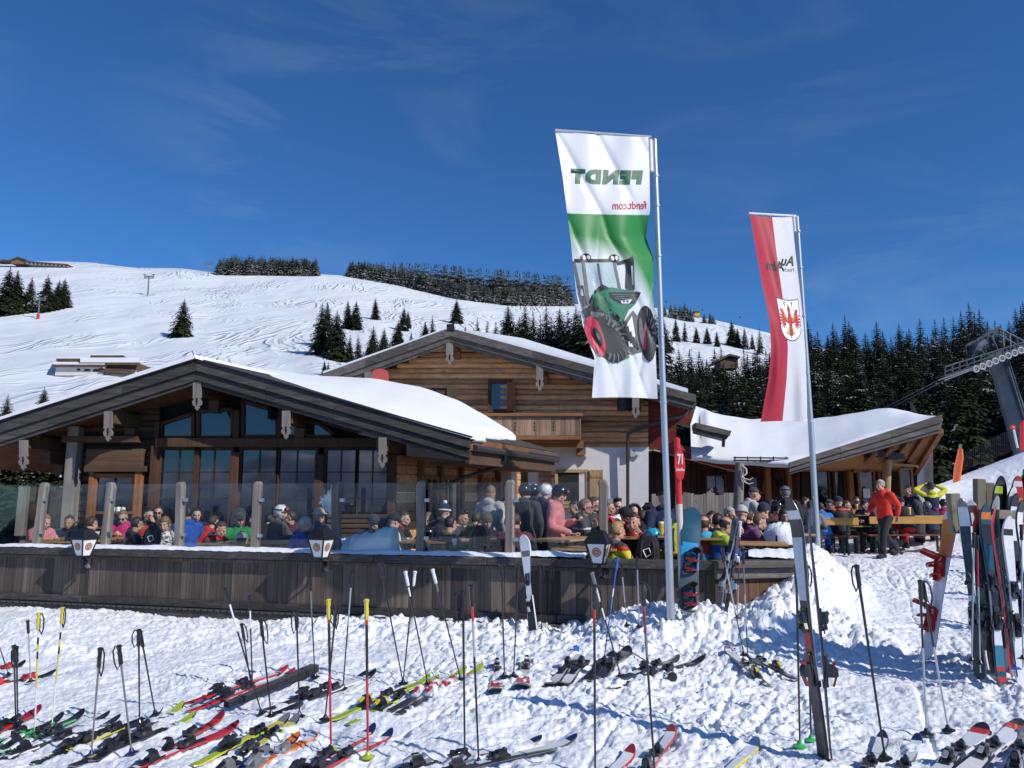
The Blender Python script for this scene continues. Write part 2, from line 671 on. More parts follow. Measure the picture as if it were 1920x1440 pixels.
def range_mat():
 m, nt, b, out = _new('alpine_range')
 v = coords(nt, (0.004, 0.004, 0.007))
 n = noise_tex(nt, v, 1.0, 7, 0.62)
 geo = nt.nodes.new('ShaderNodeNewGeometry')
 sx = nt.nodes.new('ShaderNodeSeparateXYZ')
 nt.links.new(geo.outputs['Position'], sx.inputs[0])
 mr = nt.nodes.new('ShaderNodeMapRange')
 mr.inputs[1].default_value, mr.inputs[2].default_value = (-250, 260)
 nt.links.new(sx.outputs[2], mr.inputs[0])
 ad = nt.nodes.new('ShaderNodeMath')
 nt.links.new(mr.outputs[0], ad.inputs[0])
 nt.links.new(n, ad.inputs[1])
 c = ramp(nt, ad.outputs[0], [(0.62, (0.05, 0.08, 0.13)), (0.98, (0.8, 0.84, 0.9))])
 nt.links.new(c, b.inputs['Base Color'])
 b.inputs['Roughness'].default_value = 0.9
 return m
rows = []
xs = np.linspace(-5000, 5000, 260)
for k in range(24):
 t = k / 23
 yy = -2300 - 900 * t
 prof = 60 + 190 * fbm(xs / 700.0, xs * 0 + 3, 5, 5, 0.55) + 120 * (fbm(xs / 240, xs * 0 + k * 0.35, 8, 4, 0.6) - 0.5)
 z = -430 + (prof + 430) * math.sin(t * PI / 2) ** 0.9
 rows.append([Vector((float(x), yy, float(q))) for x, q in zip(xs, z)])
mb = MB()
mb.grid(rows)
tag(mb.build('mountain_range', range_mat(), smooth='all'), 'snow capped range across the valley behind the photographer', 'mountains', kind='structure')

def leaf_mat(name, c1, c2):
 m, nt, b, out = _new(name)
 n = noise_tex(nt, coords(nt, kind='Generated'), 9, 4, 0.6)
 oi = nt.nodes.new('ShaderNodeObjectInfo')
 c = ramp(nt, n, [(0.3, c1), (0.7, c2)])
 v = ramp(nt, oi.outputs['Random'], [(0, (0.7, 0.75, 0.7)), (1, (1.25, 1.15, 1.0))])
 nt.links.new(mixc(nt, 1, c, v, 'MULTIPLY'), b.inputs['Base Color'])
 b.inputs['Roughness'].default_value = 0.7
 b.inputs['Specular IOR Level'].default_value = 0.2
 return m
M_NEEDLE = leaf_mat('spruce_needles', (0.014, 0.024, 0.012), (0.036, 0.046, 0.021))
M_FROST = leaf_mat('frosted_needles', (0.17, 0.19, 0.2), (0.46, 0.49, 0.51))
M_BARK = plain('bark', (0.07, 0.05, 0.035), 0.9, var=0.4, scale=14, bmp=0.5)

def conifer(seed, wid=0.19, tiers=26, frost=0.05, bare=0.05, gap=0.0, per=8):
 """unit-height spruce: returns (trunk mesh, crown mesh)"""
 r_ = random.Random(seed)
 tiers = int(tiers * 1.45)
 per = per + 3
 tb = MB()
 tb.tube([(0, 0, -0.03), (0.004, 0, 0.4), (0, 0.003, 0.97)], [0.017, 0.011, 0.002], 6)
 cb = MB()
 for k in range(tiers):
  f = k / (tiers - 1)
  z = bare + (0.975 - bare) * f ** 0.92
  Lm = wid * 1.35 * (1 - f ** 1.35) ** 0.9 + 0.017
  if k in (2, 5, 9) and r_.random() < 0.5:
   Lm *= 0.8
  nb = max(4, int(per * (1 - f * 0.45)))
  a0 = r_.random() * 6.28
  for j in range(nb):
   if r_.random() < gap:
    continue
   a = a0 + 2 * PI * (j + r_.uniform(-0.35, 0.35)) / nb
   L = Lm * r_.uniform(0.62, 1.15)
   dx, dy = (math.cos(a), math.sin(a))
   dr = r_.uniform(0.35, 0.75) * (1 - 0.6 * f)
   pts = []
   for q in (0, 0.35, 0.7, 1.0):
    pts.append(Vector((dx * L * q, dy * L * q, z + 0.05 * L * q - dr * L * q * q + 0.18 * L * max(0, q - 0.7))))
   sdv = Vector((-dy, dx, 0))
   fr = 1 if r_.random() < frost else 0
   for i in range(3):
    p, q = (pts[i], pts[i + 1])
    for s_ in (-1, 1):
     w = L * r_.uniform(0.26, 0.46) * (1.1 - 0.26 * i)
     dro = Vector((0, 0, -w * r_.uniform(0.35, 0.9)))
     out_ = sdv * s_ * w + Vector((dx, dy, 0)) * w * 0.5
     cb.mi = 1 if fr and r_.random() < 0.85 or r_.random() < frost * 0.25 else 0
     m1 = p.lerp(q, 0.5)
     cb.add([p, m1 + out_ * 0.55 + dro * 0.3, p.lerp(q, 0.9) + out_ + dro, q], [(0, 1, 2, 3)])
   cb.mi = 1 if fr else 0
   tipw = L * 0.1
   cb.add([pts[2] + sdv * tipw, pts[2] - sdv * tipw, pts[3] + Vector((dx, dy, -0.2)) * tipw], [(0, 1, 2)])
 cb.mi = 0
 cb.tube([(0, 0, 0.93), (0, 0, 1.0)], [0.008, 0.001], 4)
 return (tb.mesh('trunk', M_BARK), cb.mesh('crown', [M_NEEDLE, M_FROST], fixn=False))
TREES = [conifer(100 + i, w, t, fr, b, g, p) for i, (w, t, fr, b, g, p) in enumerate([(0.19, 27, 0.03, 0.05, 0.02, 8), (0.16, 28, 0.05, 0.04, 0.05, 8), (0.22, 24, 0.02, 0.03, 0.0, 9), (0.135, 26, 0.12, 0.08, 0.08, 7), (0.15, 30, 0.3, 0.05, 0.05, 8), (0.12, 24, 0.06, 0.12, 0.25, 6)])]
FROSTY = [conifer(200 + i, w, 20, fr, 0.06, 0.05, 7) for i, (w, fr) in enumerate([(0.19, 0.75), (0.17, 0.95), (0.2, 0.55)])]

def plant_tree(name, mm, loc, h, label, cat='tree', group=None, wide=1.0, rz=None):
 o = bpy.data.objects.new(name, None)
 COL.objects.link(o)
 o.location = loc
 s_ = h
 o.scale = (s_ * wide, s_ * wide, s_)
 o.rotation_euler = (rnd.uniform(-0.03, 0.03), rnd.uniform(-0.03, 0.03), rnd.uniform(0, 6.28) if rz is None else rz)
 tag(o, label, cat, group)
 link('trunk', mm[0], o, local=True)
 link('crown', mm[1], o, local=True)
 return o

def tree_px(px, top, base, mm, label, group=None, name='spruce_tree', wide=1.0):
 p = on_hill(px, base)
 h = (base - top) / FPX * p.y * 1.03
 return plant_tree(name, mm, p - Vector((0, 0, 0.02 * h)), h, label, 'tree', group, wide)
T = TREES
tree_px(340, 556, 631, T[2], 'lone broad spruce in the middle of the open ski slope above the left gable')
tree_px(704, 556, 599, T[1], 'small single spruce on the open snow right of the twin spruces')
tree_px(856, 558, 606, T[2], 'single bushy spruce on the slope right behind the tall chalet ridge')
tree_px(80, 724, 792, T[2], 'spruce just above the left roof edge, beside the far guesthouse', wide=1.05)
tree_px(5, 738, 830, T[0], 'spruce cut by the left edge of the photo above the roof')
for px, tp, bs, v, lab in ((600, 563, 664, 1, 'tall slim spruce at the left front of the slope clump'), (612, 562, 650, 0, 'spruce half hidden behind the left front of the slope clump'), (632, 577, 675, 2, 'broadest spruce of the slope clump, leaning on the left front one'), (652, 560, 616, 1, 'left one of the twin spruces uphill of the slope clump'), (666, 560, 618, 0, 'right one of the twin spruces uphill of the slope clump'), (655, 625, 678, 3, 'thin young spruce at the foot of the slope clump'), (672, 624, 690, 3, 'sparse young spruce right of the slope clump foot'), (698, 608, 680, 0, 'mid-sized spruce whose foot is cut by the tall chalet roof'), (719, 612, 668, 0, 'dark narrow spruce between the mid-sized one and the big clump by the roof'), (745, 598, 655, 2, 'big bushy spruce close above the tall chalet roof'), (757, 573, 620, 0, 'left tip of the taller pair behind the big bushy spruce'), (765, 581, 615, 1, 'right smaller tip of the pair behind the big bushy spruce'), (770, 620, 655, 3, 'small thin spruce near the roof left of the ridge'), (797, 600, 645, 0, 'left spruce of the pair near the chalet ridge'), (811, 588, 640, 5, 'open sparse spruce of the pair near the chalet ridge'), (608, 674, 704, 1, 'tiny spruce beside the left end of the tall roof'), (615, 676, 705, 3, 'second tiny spruce beside the left end of the tall roof'), (873, 608, 640, 3, 'tiny spruce tip just right of the chalet ridge'), (895, 592, 650, 5, 'ragged sparse spruce right of the chalet ridge'), (913, 600, 655, 5, 'thin ragged spruce beside the ragged sparse one')):
 tree_px(px, tp, bs, T[v], lab)
for px, tp, bs, v, lab in ((10, 495, 590, 2, 'dark spruce at the far left edge of the slope, largest of its group'), (28, 500, 588, 0, 'dark spruce second from the edge in the left slope group'), (52, 514, 586, 1, 'slim dark spruce beside the red footed lift pylon'), (86, 511, 584, 2, 'broad spruce standing free right of the red footed lift pylon'), (105, 520, 580, 0, 'lower spruce leaning against the broad one right of the pylon'), (118, 518, 577, 2, 'rightmost spruce of the left slope group')):
 tree_px(px, tp, bs, T[v], lab, name='spruce_tree')
g1 = 'dark spruces behind the tall chalet roof'
for px, tp, bs in ((930, 600, 690), (945, 604, 690), (955, 566, 690), (972, 590, 700), (985, 570, 690), (1003, 580, 700), (1014, 585, 700), (1026, 568, 700), (1038, 590, 705), (1052, 572, 705), (1066, 578, 710), (1082, 570, 715), (1098, 560, 720), (1115, 566, 720), (1132, 575, 730), (1150, 560, 730), (1168, 570, 735), (1185, 566, 740), (1205, 575, 745), (1222, 560, 745)):
 tree_px(px, tp, bs, T[rnd.choice([0, 0, 1, 5, 3])], 'dark spruce packed in the row behind the tall chalet roof', g1, wide=1.12)
for px, tp, bs, v in ((1268, 594, 640, 1), (1284, 598, 641, 5), (1306, 611, 643, 0), (1326, 610, 645, 0), (1345, 619, 650, 1), (1374, 598, 648, 2), (1384, 612, 652, 1), (1397, 612, 655, 4), (1411, 622, 655, 3), (1425, 611, 665, 5), (1244, 585, 660, 0)):
 tree_px(px, tp, bs, T[v], 'spruce standing on the snow between the two flag poles, clear of the dark wood', 'spruces on the snow between the flag poles', wide=0.95)
fz = 'frosted spruces of the wood on the ridge'
mass = MB()
SMALL = []
for k in range(3):
 me_ = conifer(300 + k, 0.19, 8, 0.5, 0.06, 0.05, 3)[1]
 SMALL.append(([v.co.copy() for v in me_.vertices], [tuple(p.vertices) for p in me_.polygons], [p.material_index for p in me_.polygons]))

def low_tree(mb_, p, h, r_):
 vs, fs, ms = r_.choice(SMALL)
 a = r_.uniform(0, 6.3)
 c, s_ = (math.cos(a) * h * 1.2, math.sin(a) * h * 1.2)
 o = len(mb_.v)
 mb_.v.extend(((p.x + v.x * c - v.y * s_, p.y + v.x * s_ + v.y * c, p.z + v.z * h) for v in vs))
 mb_.f.extend((tuple((i + o for i in f)) for f in fs))
 mb_.m.extend(ms)
 mb_.t.extend([1.0] * len(fs))
r2 = random.Random(5)
for a, b, top, lab in ((410, 592, [(410, 478), (440, 474), (480, 476), (520, 478), (592, 480)], 'frosted spruce in the small square wood on the ridge'), (655, 1072, [(655, 488), (700, 489), (800, 491), (900, 499), (1000, 508), (1080, 517)], 'frosted spruce in the long wood on the ridge')):
 px = a
 while px < b:
  bs = interp(px, RIDGE_PX) + (3 if a < 600 else interp(px, [(655, 2), (760, 4), (860, 14), (960, 14), (1080, 3)]))
  tp = interp(px, top) + r2.uniform(-2, 7)
  step = r2.uniform(5.0, 8.0)
  if a > 600:
   bs2 = interp(px, RIDGE_PX) + interp(px, [(655, 1), (760, 3), (860, 12), (960, 12), (1080, 3)])
   frontbase = bs2
   tree_px(px, frontbase - r2.uniform(29, 42), frontbase, FROSTY[r2.choice([0, 0, 1, 2, 2])], lab, fz, wide=1.15)
  else:
   tree_px(px, tp, bs, FROSTY[r2.choice([0, 1, 2, 2])], lab, fz, wide=1.15)
  px += step
 for k in range(230 if a > 600 else 90):
  px = r2.uniform(a + 2, b - 2)
  tp = interp(px, top) + r2.uniform(0, 8)
  D = 488 + r2.uniform(0, 70)
  ptop = pt(px, tp, D)
  h = r2.uniform(11, 14)
  if a > 600:
   h = max(h, ptop.z - pt(px, interp(px, RIDGE_PX) + 4, 470).z)
  low_tree(mass, ptop - Vector((0, 0, h)), h, r2)
tag(mass.build('forest', [M_NEEDLE, M_FROST], fixn=False), 'mass of frosted spruces behind the front rows of the ridge woods', 'forest', kind='stuff')
g2 = 'dark spruces of the wood on the right'
SIL = [(1225, 690), (1290, 640), (1315, 648), (1345, 640), (1370, 652), (1400, 640), (1440, 636), (1480, 622), (1520, 608), (1545, 600), (1575, 596), (1600, 606), (1640, 611), (1690, 612), (1720, 606), (1740, 603), (1765, 606), (1795, 578), (1820, 568), (1840, 574), (1865, 598), (1890, 588), (1910, 562), (1940, 556), (2000, 560), (2200, 540)]
r3 = random.Random(12)
rowsD = [(62, 1250, 2060, 29, 96), (80, 1240, 2060, 25, 60), (100, 1236, 2080, 22, 32), (122, 1236, 2080, 19, 12), (150, 1480, 2080, 15, -6)]
for D, a, b, step, drop in rowsD:
 px = a + r3.uniform(0, 10)
 while px < b:
  dd = D * r3.uniform(0.93, 1.07)
  tp = interp(px, SIL) + drop * (0.5 if px < 1480 else 1) + r3.uniform(-6, 20) + (r3.uniform(0, 24) if r3.random() < 0.2 else 0)
  top = pt(px, tp, dd)
  zb = hill_z(top.x, top.y) - 0.3
  h = max(5.0, top.z - zb)
  v = r3.choice([0, 1, 1, 3, 4, 0, 3])
  plant_tree('spruce_tree', T[v], Vector((top.x, top.y, zb)), h, 'dark tall spruce packed in the wood behind the right wing', 'tree', g2, wide=min(1.25, max(0.75, 13.5 / h)))
  px += step * r3.uniform(0.75, 1.25)
for px, tp, Y, h, lab in ((14, 800, 21, 3.6, 'dark low spruce behind the glass at the left edge, under the eave'), (62, 806, 22, 3.6, 'dark low spruce between the glass posts at the left, under the eave'), (108, 815, 21.5, 3.4, 'dark low spruce beside the corner post of the left chalet')):
 p = pt(px, tp, Y)
 plant_tree('spruce_tree', T[2], Vector((p.x, p.y, p.z - h)), h, lab, wide=1.5)
W_GREY = wood('weathered_grey_board', (0.11, 0.097, 0.086), 'X', 0.35, 1.8, 24, 0.8, bmp=0.6)
W_DARK = wood('dark_weathered_board', (0.058, 0.053, 0.049), 'X', 0.35, 2.1, 24, 0.8, bmp=0.6)
W_LOG = wood('honey_log', (0.62, 0.35, 0.165), 'X', 0.42, 1.35, 15, 0.5, second=(0.38, 0.195, 0.09))
W_OLDLOG = wood('old_log', (0.105, 0.06, 0.034), 'X', 0.45, 1.4, 16, 0.6, second=(0.065, 0.045, 0.032))
W_WARM = wood('warm_timber', (0.3, 0.125, 0.045), 'Z', 0.5, 1.3, 16, 0.6)
W_WARMX = wood('warm_timber_level', (0.26, 0.115, 0.048), 'X', 0.5, 1.3, 16, 0.6)
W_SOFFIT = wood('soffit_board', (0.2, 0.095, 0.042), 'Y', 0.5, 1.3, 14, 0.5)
W_FRAME = wood('window_timber', (0.085, 0.042, 0.022), 'Z', 0.5, 1.3, 16, 0.6, knots=False)
W_GREYZ = wood('weathered_grey_post', (0.235, 0.205, 0.175), 'Z', 0.42, 1.3, 16, 0.7)
W_PLANK = wood('terrace_plank', (0.102, 0.08, 0.064), 'Z', 0.36, 1.8, 24, 0.7, second=(0.058, 0.042, 0.033), bmp=0.6)
W_PALE = wood('pale_timber', (0.42, 0.27, 0.13), 'Z', 0.6, 1.2, 16, 0.6)
W_BALC = wood('balcony_board', (0.25, 0.165, 0.11), 'Z', 0.4, 1.5, 22, 0.8)
W_RED = wood('red_stained_board', (0.26, 0.045, 0.028), 'X', 0.5, 1.2, 16, 0.6, knots=False)
W_PIER = wood('pierced_board', (0.21, 0.19, 0.17), 'Z', 0.5, 1.25, 22, 0.8, knots=False)
W_TABLE = wood('table_top', (0.46, 0.26, 0.1), 'X', 0.65, 1.15, 14, 0.6, rough=0.45)
M_PLASTER = plain('white_plaster', (0.74, 0.73, 0.71), 0.9, var=0.05, scale=4, bmp=0.25)
M_SHADE = plain('shade_black', (0.012, 0.011, 0.01), 0.9)  # near-black colour standing in for shade in gaps, cuts and interiors
M_ZINC = plain('gutter_metal', (0.11, 0.105, 0.1), 0.45, 0.7, 0.2)
M_BLACK = plain('black_iron', (0.016, 0.016, 0.017), 0.42, 0.2)
M_TILE = plain('roof_tile', (0.055, 0.052, 0.05), 0.7, var=0.3)

def glass_mat(name, base, rough=0.02, ior=1.75, spec=0.5):
 m, nt, b, out = _new(name)
 b.inputs['Base Color'].default_value = (*base, 1)
 b.inputs['Roughness'].default_value = rough
 b.inputs['IOR'].default_value = ior
 v = coords(nt)
 bump(nt, b, noise_tex(nt, v, 0.55, 1, 0.4), 0.05, 0.02)
 return m
M_WIN = glass_mat('window_glass', (0.006, 0.008, 0.011), ior=1.95)

def clear_glass():
 m, nt, b, out = _new('clear_pane')
 nt.nodes.remove(b)
 tr = nt.nodes.new('ShaderNodeBsdfTransparent')
 tr.inputs[0].default_value = (0.93, 0.96, 0.955, 1)
 gl = nt.nodes.new('ShaderNodeBsdfGlossy')
 gl.inputs['Roughness'].default_value = 0.015
 df = nt.nodes.new('ShaderNodeBsdfDiffuse')
 df.inputs[0].default_value = (0.55, 0.62, 0.66, 1)
 fr = nt.nodes.new('ShaderNodeFresnel')
 geo = nt.nodes.new('ShaderNodeNewGeometry')
 io = nt.nodes.new('ShaderNodeMapRange')
 io.inputs[3].default_value, io.inputs[4].default_value = (1.5, 1 / 1.5)
 nt.links.new(geo.outputs['Backfacing'], io.inputs[0])
 nt.links.new(io.outputs[0], fr.inputs[0])
 sm = noise_tex(nt, coords(nt), 2.5, 4, 0.6)
 dirt = ramp(nt, sm, [(0.45, (0.0,) * 3), (0.8, (0.022,) * 3)])
 m1 = nt.nodes.new('ShaderNodeMixShader')
 m2 = nt.nodes.new('ShaderNodeMixShader')
 nt.links.new(dirt, m1.inputs[0])
 nt.links.new(tr.outputs[0], m1.inputs[1])
 nt.links.new(df.outputs[0], m1.inputs[2])
 nt.links.new(fr.outputs[0], m2.inputs[0])
 nt.links.new(m1.outputs[0], m2.inputs[1])
 nt.links.new(gl.outputs[0], m2.inputs[2])
 nt.links.new(m2.outputs[0], out.inputs[0])
 return m
M_CLEAR = clear_glass()

def P(px, py, Y):
 return pt(px, py, Y)
RDA = Vector((0.36, 0.933, 0)).normalized()

def tt(a=0.75, b=1.25):
 return rnd.uniform(a, b)

def yfun(x0, y0, x1, y1):
 return lambda px: y0 + (y1 - y0) * (px - x0) / (x1 - x0)

def px_quad_slab(mb, poly, Yf, thick):
 """image polygon lying in a near-vertical wall, given thickness away from the camera"""
 pts = [P(x, y, Yf(x)) for x, y in poly]
 mb.prism(pts, Vector((0, thick, 0)))

def log_rows(mb, poly, Yf, pitch, prot=0.09, thick=0.05):
 """horizontal half-round logs filling an image polygon of a wall"""
 ys = [p[1] for p in poly]
 y = min(ys)
 while y < max(ys) - 1:
  ym = y + pitch / 2
  xs = []
  for (x0, y0), (x1, y1) in zip(poly, poly[1:] + poly[:1]):
   if (y0 <= ym) != (y1 <= ym):
    xs.append(x0 + (x1 - x0) * (ym - y0) / (y1 - y0))
  xs.sort()
  for a, b in zip(xs[::2], xs[1::2]):
   if b - a < 2:
    continue
   mb.tint = tt(0.5, 1.4)
   rings = []
   n = max(2, int((b - a) / 60))
   for k in range(n + 1):
    x = lerp(a, b, k / n)
    Y = Yf(x)
    wob = rnd.uniform(-0.5, 0.5)
    ring = []
    for yy, o in ((y + 0.2, 0), (y + pitch * 0.2, prot * 0.75), (y + pitch * 0.5, prot), (y + pitch * 0.8, prot * 0.75), (y + pitch - 0.2, 0)):
     p = P(x, yy + wob, Y)
     p.y -= o
     ring.append(p)
    p = P(x, y + pitch - 0.2, Y)
    p.y += thick
    ring.append(p)
    p = P(x, y + 0.2, Y)
    p.y += thick
    ring.append(p)
    rings.append(ring)
   mb.loft(rings)
  y += pitch
 mb.tint = 1

def window(parent, x0, y0, x1, y1, Y, cols=2, bars=(), fw=5, label=None, frame=None, depth=0.1, slant=0):
 """timber frame part with glass and bars; image rectangle at depth Y"""
 fm = MB()
 s = 1.0 / FPX * Y
 a, b = (P(x0, y0, Y), P(x1, y1, Y))
 zt, zb = (a.z, b.z)
 w = fw * s
 xl, xr = (a.x, b.x)
 yy = Y
 fm.box(((xl + xr) / 2, yy, zt - w / 2), (xr - xl, depth, w))
 fm.box(((xl + xr) / 2, yy, zb + w / 2), (xr - xl, depth, w))
 fm.box((xl + w / 2, yy + 0.001, (zt + zb) / 2), (w, depth, zt - zb - 2 * w))
 fm.box((xr - w / 2, yy + 0.001, (zt + zb) / 2), (w, depth, zt - zb - 2 * w))
 f = fm.build('window', frame or W_FRAME, parent, bevel=0.006)
 if label:
  f['label'] = label
 g = MB()
 g.box(((xl + xr) / 2, yy + 0.02, (zt + zb) / 2), (xr - xl - 2 * w + 0.01, 0.012, zt - zb - 2 * w + 0.01))
 g.build('pane', M_WIN, f)
 bm_ = MB()
 bw = 0.03
 for k in range(1, cols):
  x = xl + (xr - xl) * k / cols
  bm_.box((x, yy + 0.004, (zt + zb) / 2), (bw, 0.03, zt - zb - 2 * w))
 for hb in bars:
  z = zt + (zb - zt) * hb
  bm_.box(((xl + xr) / 2, yy + 0.002, z), (xr - xl - 2 * w, 0.026, bw * 0.8))
 if bm_.v:
  bm_.build('glazing_bar', M_DARKBAR, f)
 return f
M_DARKBAR = plain('dark_glazing_bar', (0.035, 0.026, 0.02), 0.5)

def pendant(parent, px, y0, y1, Y, w=16):
 """carved hanging board: straight top, waisted and pointed lower end, pierced heart"""
 mb = MB()
 h = y1 - y0
 prof = [(-0.5, 0), (-0.5, 0.5), (-0.58, 0.53), (-0.36, 0.6), (-0.6, 0.7), (-0.5, 0.8), (-0.22, 0.86), (-0.3, 0.9), (0, 1.0)]
 pl = [(px + a * w, y0 + b * h) for a, b in prof] + [(px - a * w, y0 + b * h) for a, b in reversed(prof[:-1])]
 pts = [P(x, y, Y) for x, y in pl]
 mb.prism(pts, Vector((0, 0.05, 0)))
 o = mb.build('carved_pendant', W_PIER, parent)
 hm = MB()
 for cx, cy, rw, rh in ((0, 0.6, 0.1, 0.05), (0, 0.68, 0.13, 0.03), (0, 0.75, 0.07, 0.05)):
  c = P(px + cx * w, y0 + cy * h, Y - 0.004)
  s = Y / FPX
  hm.box(c, (rw * w * s * 2, 0.006, rh * h * s * 2))
 hm.build('pierced_cut', M_SHADE, o)
 return o
A = thing('chalet', (-6.0, 17, 0.15), 'wide weathered chalet on the left with a glazed gable and thick roof snow', 'building')
YG, YF = (15.4, 16.3)
ap, le, re = ((368, 676), (-190, 852), (882, 822))
mb = MB()
TH = 0.3
a_, l_, r__ = (P(*ap, YG), P(*le, YG), P(*re, YG))
dn = Vector((0, 0, -TH))
q6 = [l_, a_, r__, r__ + dn * 0.8, a_ + dn, l_ + dn * 0.8]
mb.loft([q6, [p + RDA * (5.6 if i in (2, 3) else 9.0) for i, p in enumerate(q6)]])
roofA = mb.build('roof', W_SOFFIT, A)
mb = MB()
mb.prism([a_ + Vector((0.1, 0.1, 0.012)), r__ + Vector((0.02, 0.1, 0.012)), r__ + RDA * 5.6 + Vector((0.02, 0, 0.012)), a_ + RDA * 8.9 + Vector((0, 0, 0.012))], Vector((0, 0, 0.03)))
mb.build('roof_tiles', M_TILE, roofA)
mb = MB()
for e0, e1 in ((le, ap), (ap, re)):
 for k, (o0, o1, dy, nm) in enumerate(((-1, 19, -0.16, 0), (19, 37, -0.1, 0), (36, 45, -0.05, 0))):
  n = 4
  for q in range(n):
   mb.tint = tt(0.7, 1.25)
   t0, t1 = (q / n, (q + 1) / n)
   x0, x1 = (lerp(e0[0], e1[0], t0), lerp(e0[0], e1[0], t1))
   y0, y1 = (lerp(e0[1], e1[1], t0), lerp(e0[1], e1[1], t1))
   s = 1.0
   p = [P(x0, y0 + o0 * s, YG + dy), P(x1, y1 + o0 * s, YG + dy), P(x1 - (3 * k if t1 == 1 and e1 == re else 0), y1 + o1 * s, YG + dy), P(x0, y0 + o1 * s, YG + dy)]
   mb.prism(p, Vector((0, 0.06, 0)))
mb.build('bargeboard', W_DARK, A, bevel=0.008)
mb = MB()
for e0, e1 in ((le, ap), (ap, re)):
 mb.beam(P(e0[0], e0[1] - 2, YG - 0.15), P(e1[0] + (4 if e1 == re else 0), e1[1] - 2, YG - 0.15), 0.12, 0.03)
mb.tube([P(366, 676, YG - 0.1), P(360, 657, YG - 0.1)], 0.008, 5)
mb.build('roof_edge_strip', M_BLACK, A)
fr = [(370, 677), (480, 706), (600, 741), (700, 770), (800, 799), (884, 823)]
bk = [(372, 676), (470, 688), (600, 704), (705, 708), (785, 730), (862, 764), (915, 800), (962, 832)]
rows = []
ns, nw = (40, 22)

def along(pl, t):
 L = [0]
 for a, b in zip(pl[:-1], pl[1:]):
  L.append(L[-1] + math.hypot(b[0] - a[0], b[1] - a[1]))
 d = t * L[-1]
 return (float(np.interp(d, L, [p[0] for p in pl])), float(np.interp(d, L, [p[1] for p in pl])))
for j in range(nw + 1):
 w = j / nw
 row = []
 for i in range(ns + 1):
  s = i / ns
  f0 = P(*along(fr, s), YG - 0.05)
  yb = lerp(24.6, 21.0, s ** 2)
  b0 = P(*along(bk, s), yb)
  p = f0.lerp(b0, w)
  p.z += 0.07 * math.sin(PI * w) * math.sin(PI * min(1, s * 1.05)) + 0.1 * (float(fbm(np.array([s * 2.2]), np.array([w * 2.5]), 35, 2)[0]) - 0.5) * min(1, w * 3)
  p.z += 0.09 * (float(fbm(np.array([s * 7]), np.array([w * 6]), 31, 4)[0]) - 0.5) * min(1, w * 4)
  p.z += 0.27 * float(sstep(0.45, 1, s)) * min(1, w * 5)
  row.append(p)
 e = row[-1]
 nx = Vector((0.9, -0.25, 0))
 lip = 0.02 + 0.33 * min(1, w * 5)
 wv = 0.3 * (float(fbm(np.array([w * 9]), np.array([2.0]), 33, 4)[0]) - 0.45)
 row.append(e + nx * (0.1 + wv) + Vector((0, 0, -0.1 * lip * 3)))
 row.append(e + nx * (0.12 + wv) + Vector((0, 0, -lip * 0.9)))
 row.append(e - nx * 0.05 + Vector((0, 0, -lip - 0.05)))
 rows.append(row)
back = [Vector((p.x, p.y + 0.3, p.z - 2.2)) for p in rows[-1]]
rows.append(back)
mb = MB()
mb.grid(rows)
mb.build('snow_cover', M_SNOWR, roofA, smooth='all')
mb = MB()
p0, p1 = (P(*le, YG), P(*ap, YG))
mb.prism([p0 + Vector((0, 0.3, 0.02)), p1 + Vector((-0.2, 0.3, 0.02)), p1 + Vector((-0.2, 0.3, 0.18)), p0 + Vector((0, 0.3, 0.2))], RDA * 8.4)
mb.build('snow_cover', M_SNOWR, roofA)
YA = lambda px: YF
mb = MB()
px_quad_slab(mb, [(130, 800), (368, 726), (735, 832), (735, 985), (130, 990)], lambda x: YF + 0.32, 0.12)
mb.build('back_wall', M_SHADE, A)  # dark sheet, interior shade behind the glazing put into its colour
mb = MB()
log_rows(mb, [(146, 780), (300, 742), (300, 990), (146, 990)], lambda x: YF + 0.1, 11.5, 0.03)
mb.build('log_wall', W_OLDLOG, A)
mb = MB()

def post(x, y0, y1, w, Y, d=0.2, m=None):
 s = Y / FPX
 a, b = (P(x, y0, Y), P(x, y1, Y))
 mb.tint = tt(0.8, 1.2)
 mb.box(((a.x + b.x) / 2, Y, (a.z + b.z) / 2), (w * s, d, a.z - b.z))

def rail(x0, x1, y0, y1, Y, d=0.2):
 a, b = (P(x0, y0, Y), P(x1, y1, Y))
 mb.tint = tt(0.8, 1.2)
 mb.box(((a.x + b.x) / 2, Y, (a.z + b.z) / 2), (b.x - a.x, d, a.z - b.z))
for x, y0, w in ((290, 822, 15), (440, 835, 16), (599, 838, 17), (735, 842, 14)):
 post(x, y0 + 14, 1000, w, YF - 0.02, 0.24)
rail(297, 742, 822, 839, YF - 0.06, 0.26)
for x, y0 in ((297, 792), (446, 770), (527, 772)):
 post(x, y0, 822, 10, YF - 0.02, 0.2)
mb.build('timber_frame', W_FRAME, A, bevel=0.012)
mb = MB()
post(136, 800, 990, 20, YF - 0.1, 0.26)
mb.build('corner_post', W_GREYZ, A, bevel=0.015)
mb = MB()
rail(165, 268, 842, 884, YF - 0.02, 0.16)
mb.tint = 0.7
rail(162, 276, 874, 885, YF - 0.08, 0.2)
rail(120, 262, 818, 830, YF - 0.14, 0.2)
mb.build('head_board', W_OLDLOG, A, bevel=0.01)
window(A, 176, 888, 250, 992, YF, 2, (0.36,), 8, 'orange framed window left of the big glazing', W_WARM)
for q in ((260, 884, 990, 13, YF - 0.03, 0.2), (172, 884, 990, 9, YF + 0.02, 0.2)):
 mb = MB()
 post(*q)
 mb.build('door_post', W_WARM, A, bevel=0.01)
for x0, x1 in ((300, 366), (366, 432), (450, 519), (519, 592), (609, 668), (668, 728)):
 window(A, x0, 839, x1, 1000, YF, 2, (0.29, 0.6), 5)
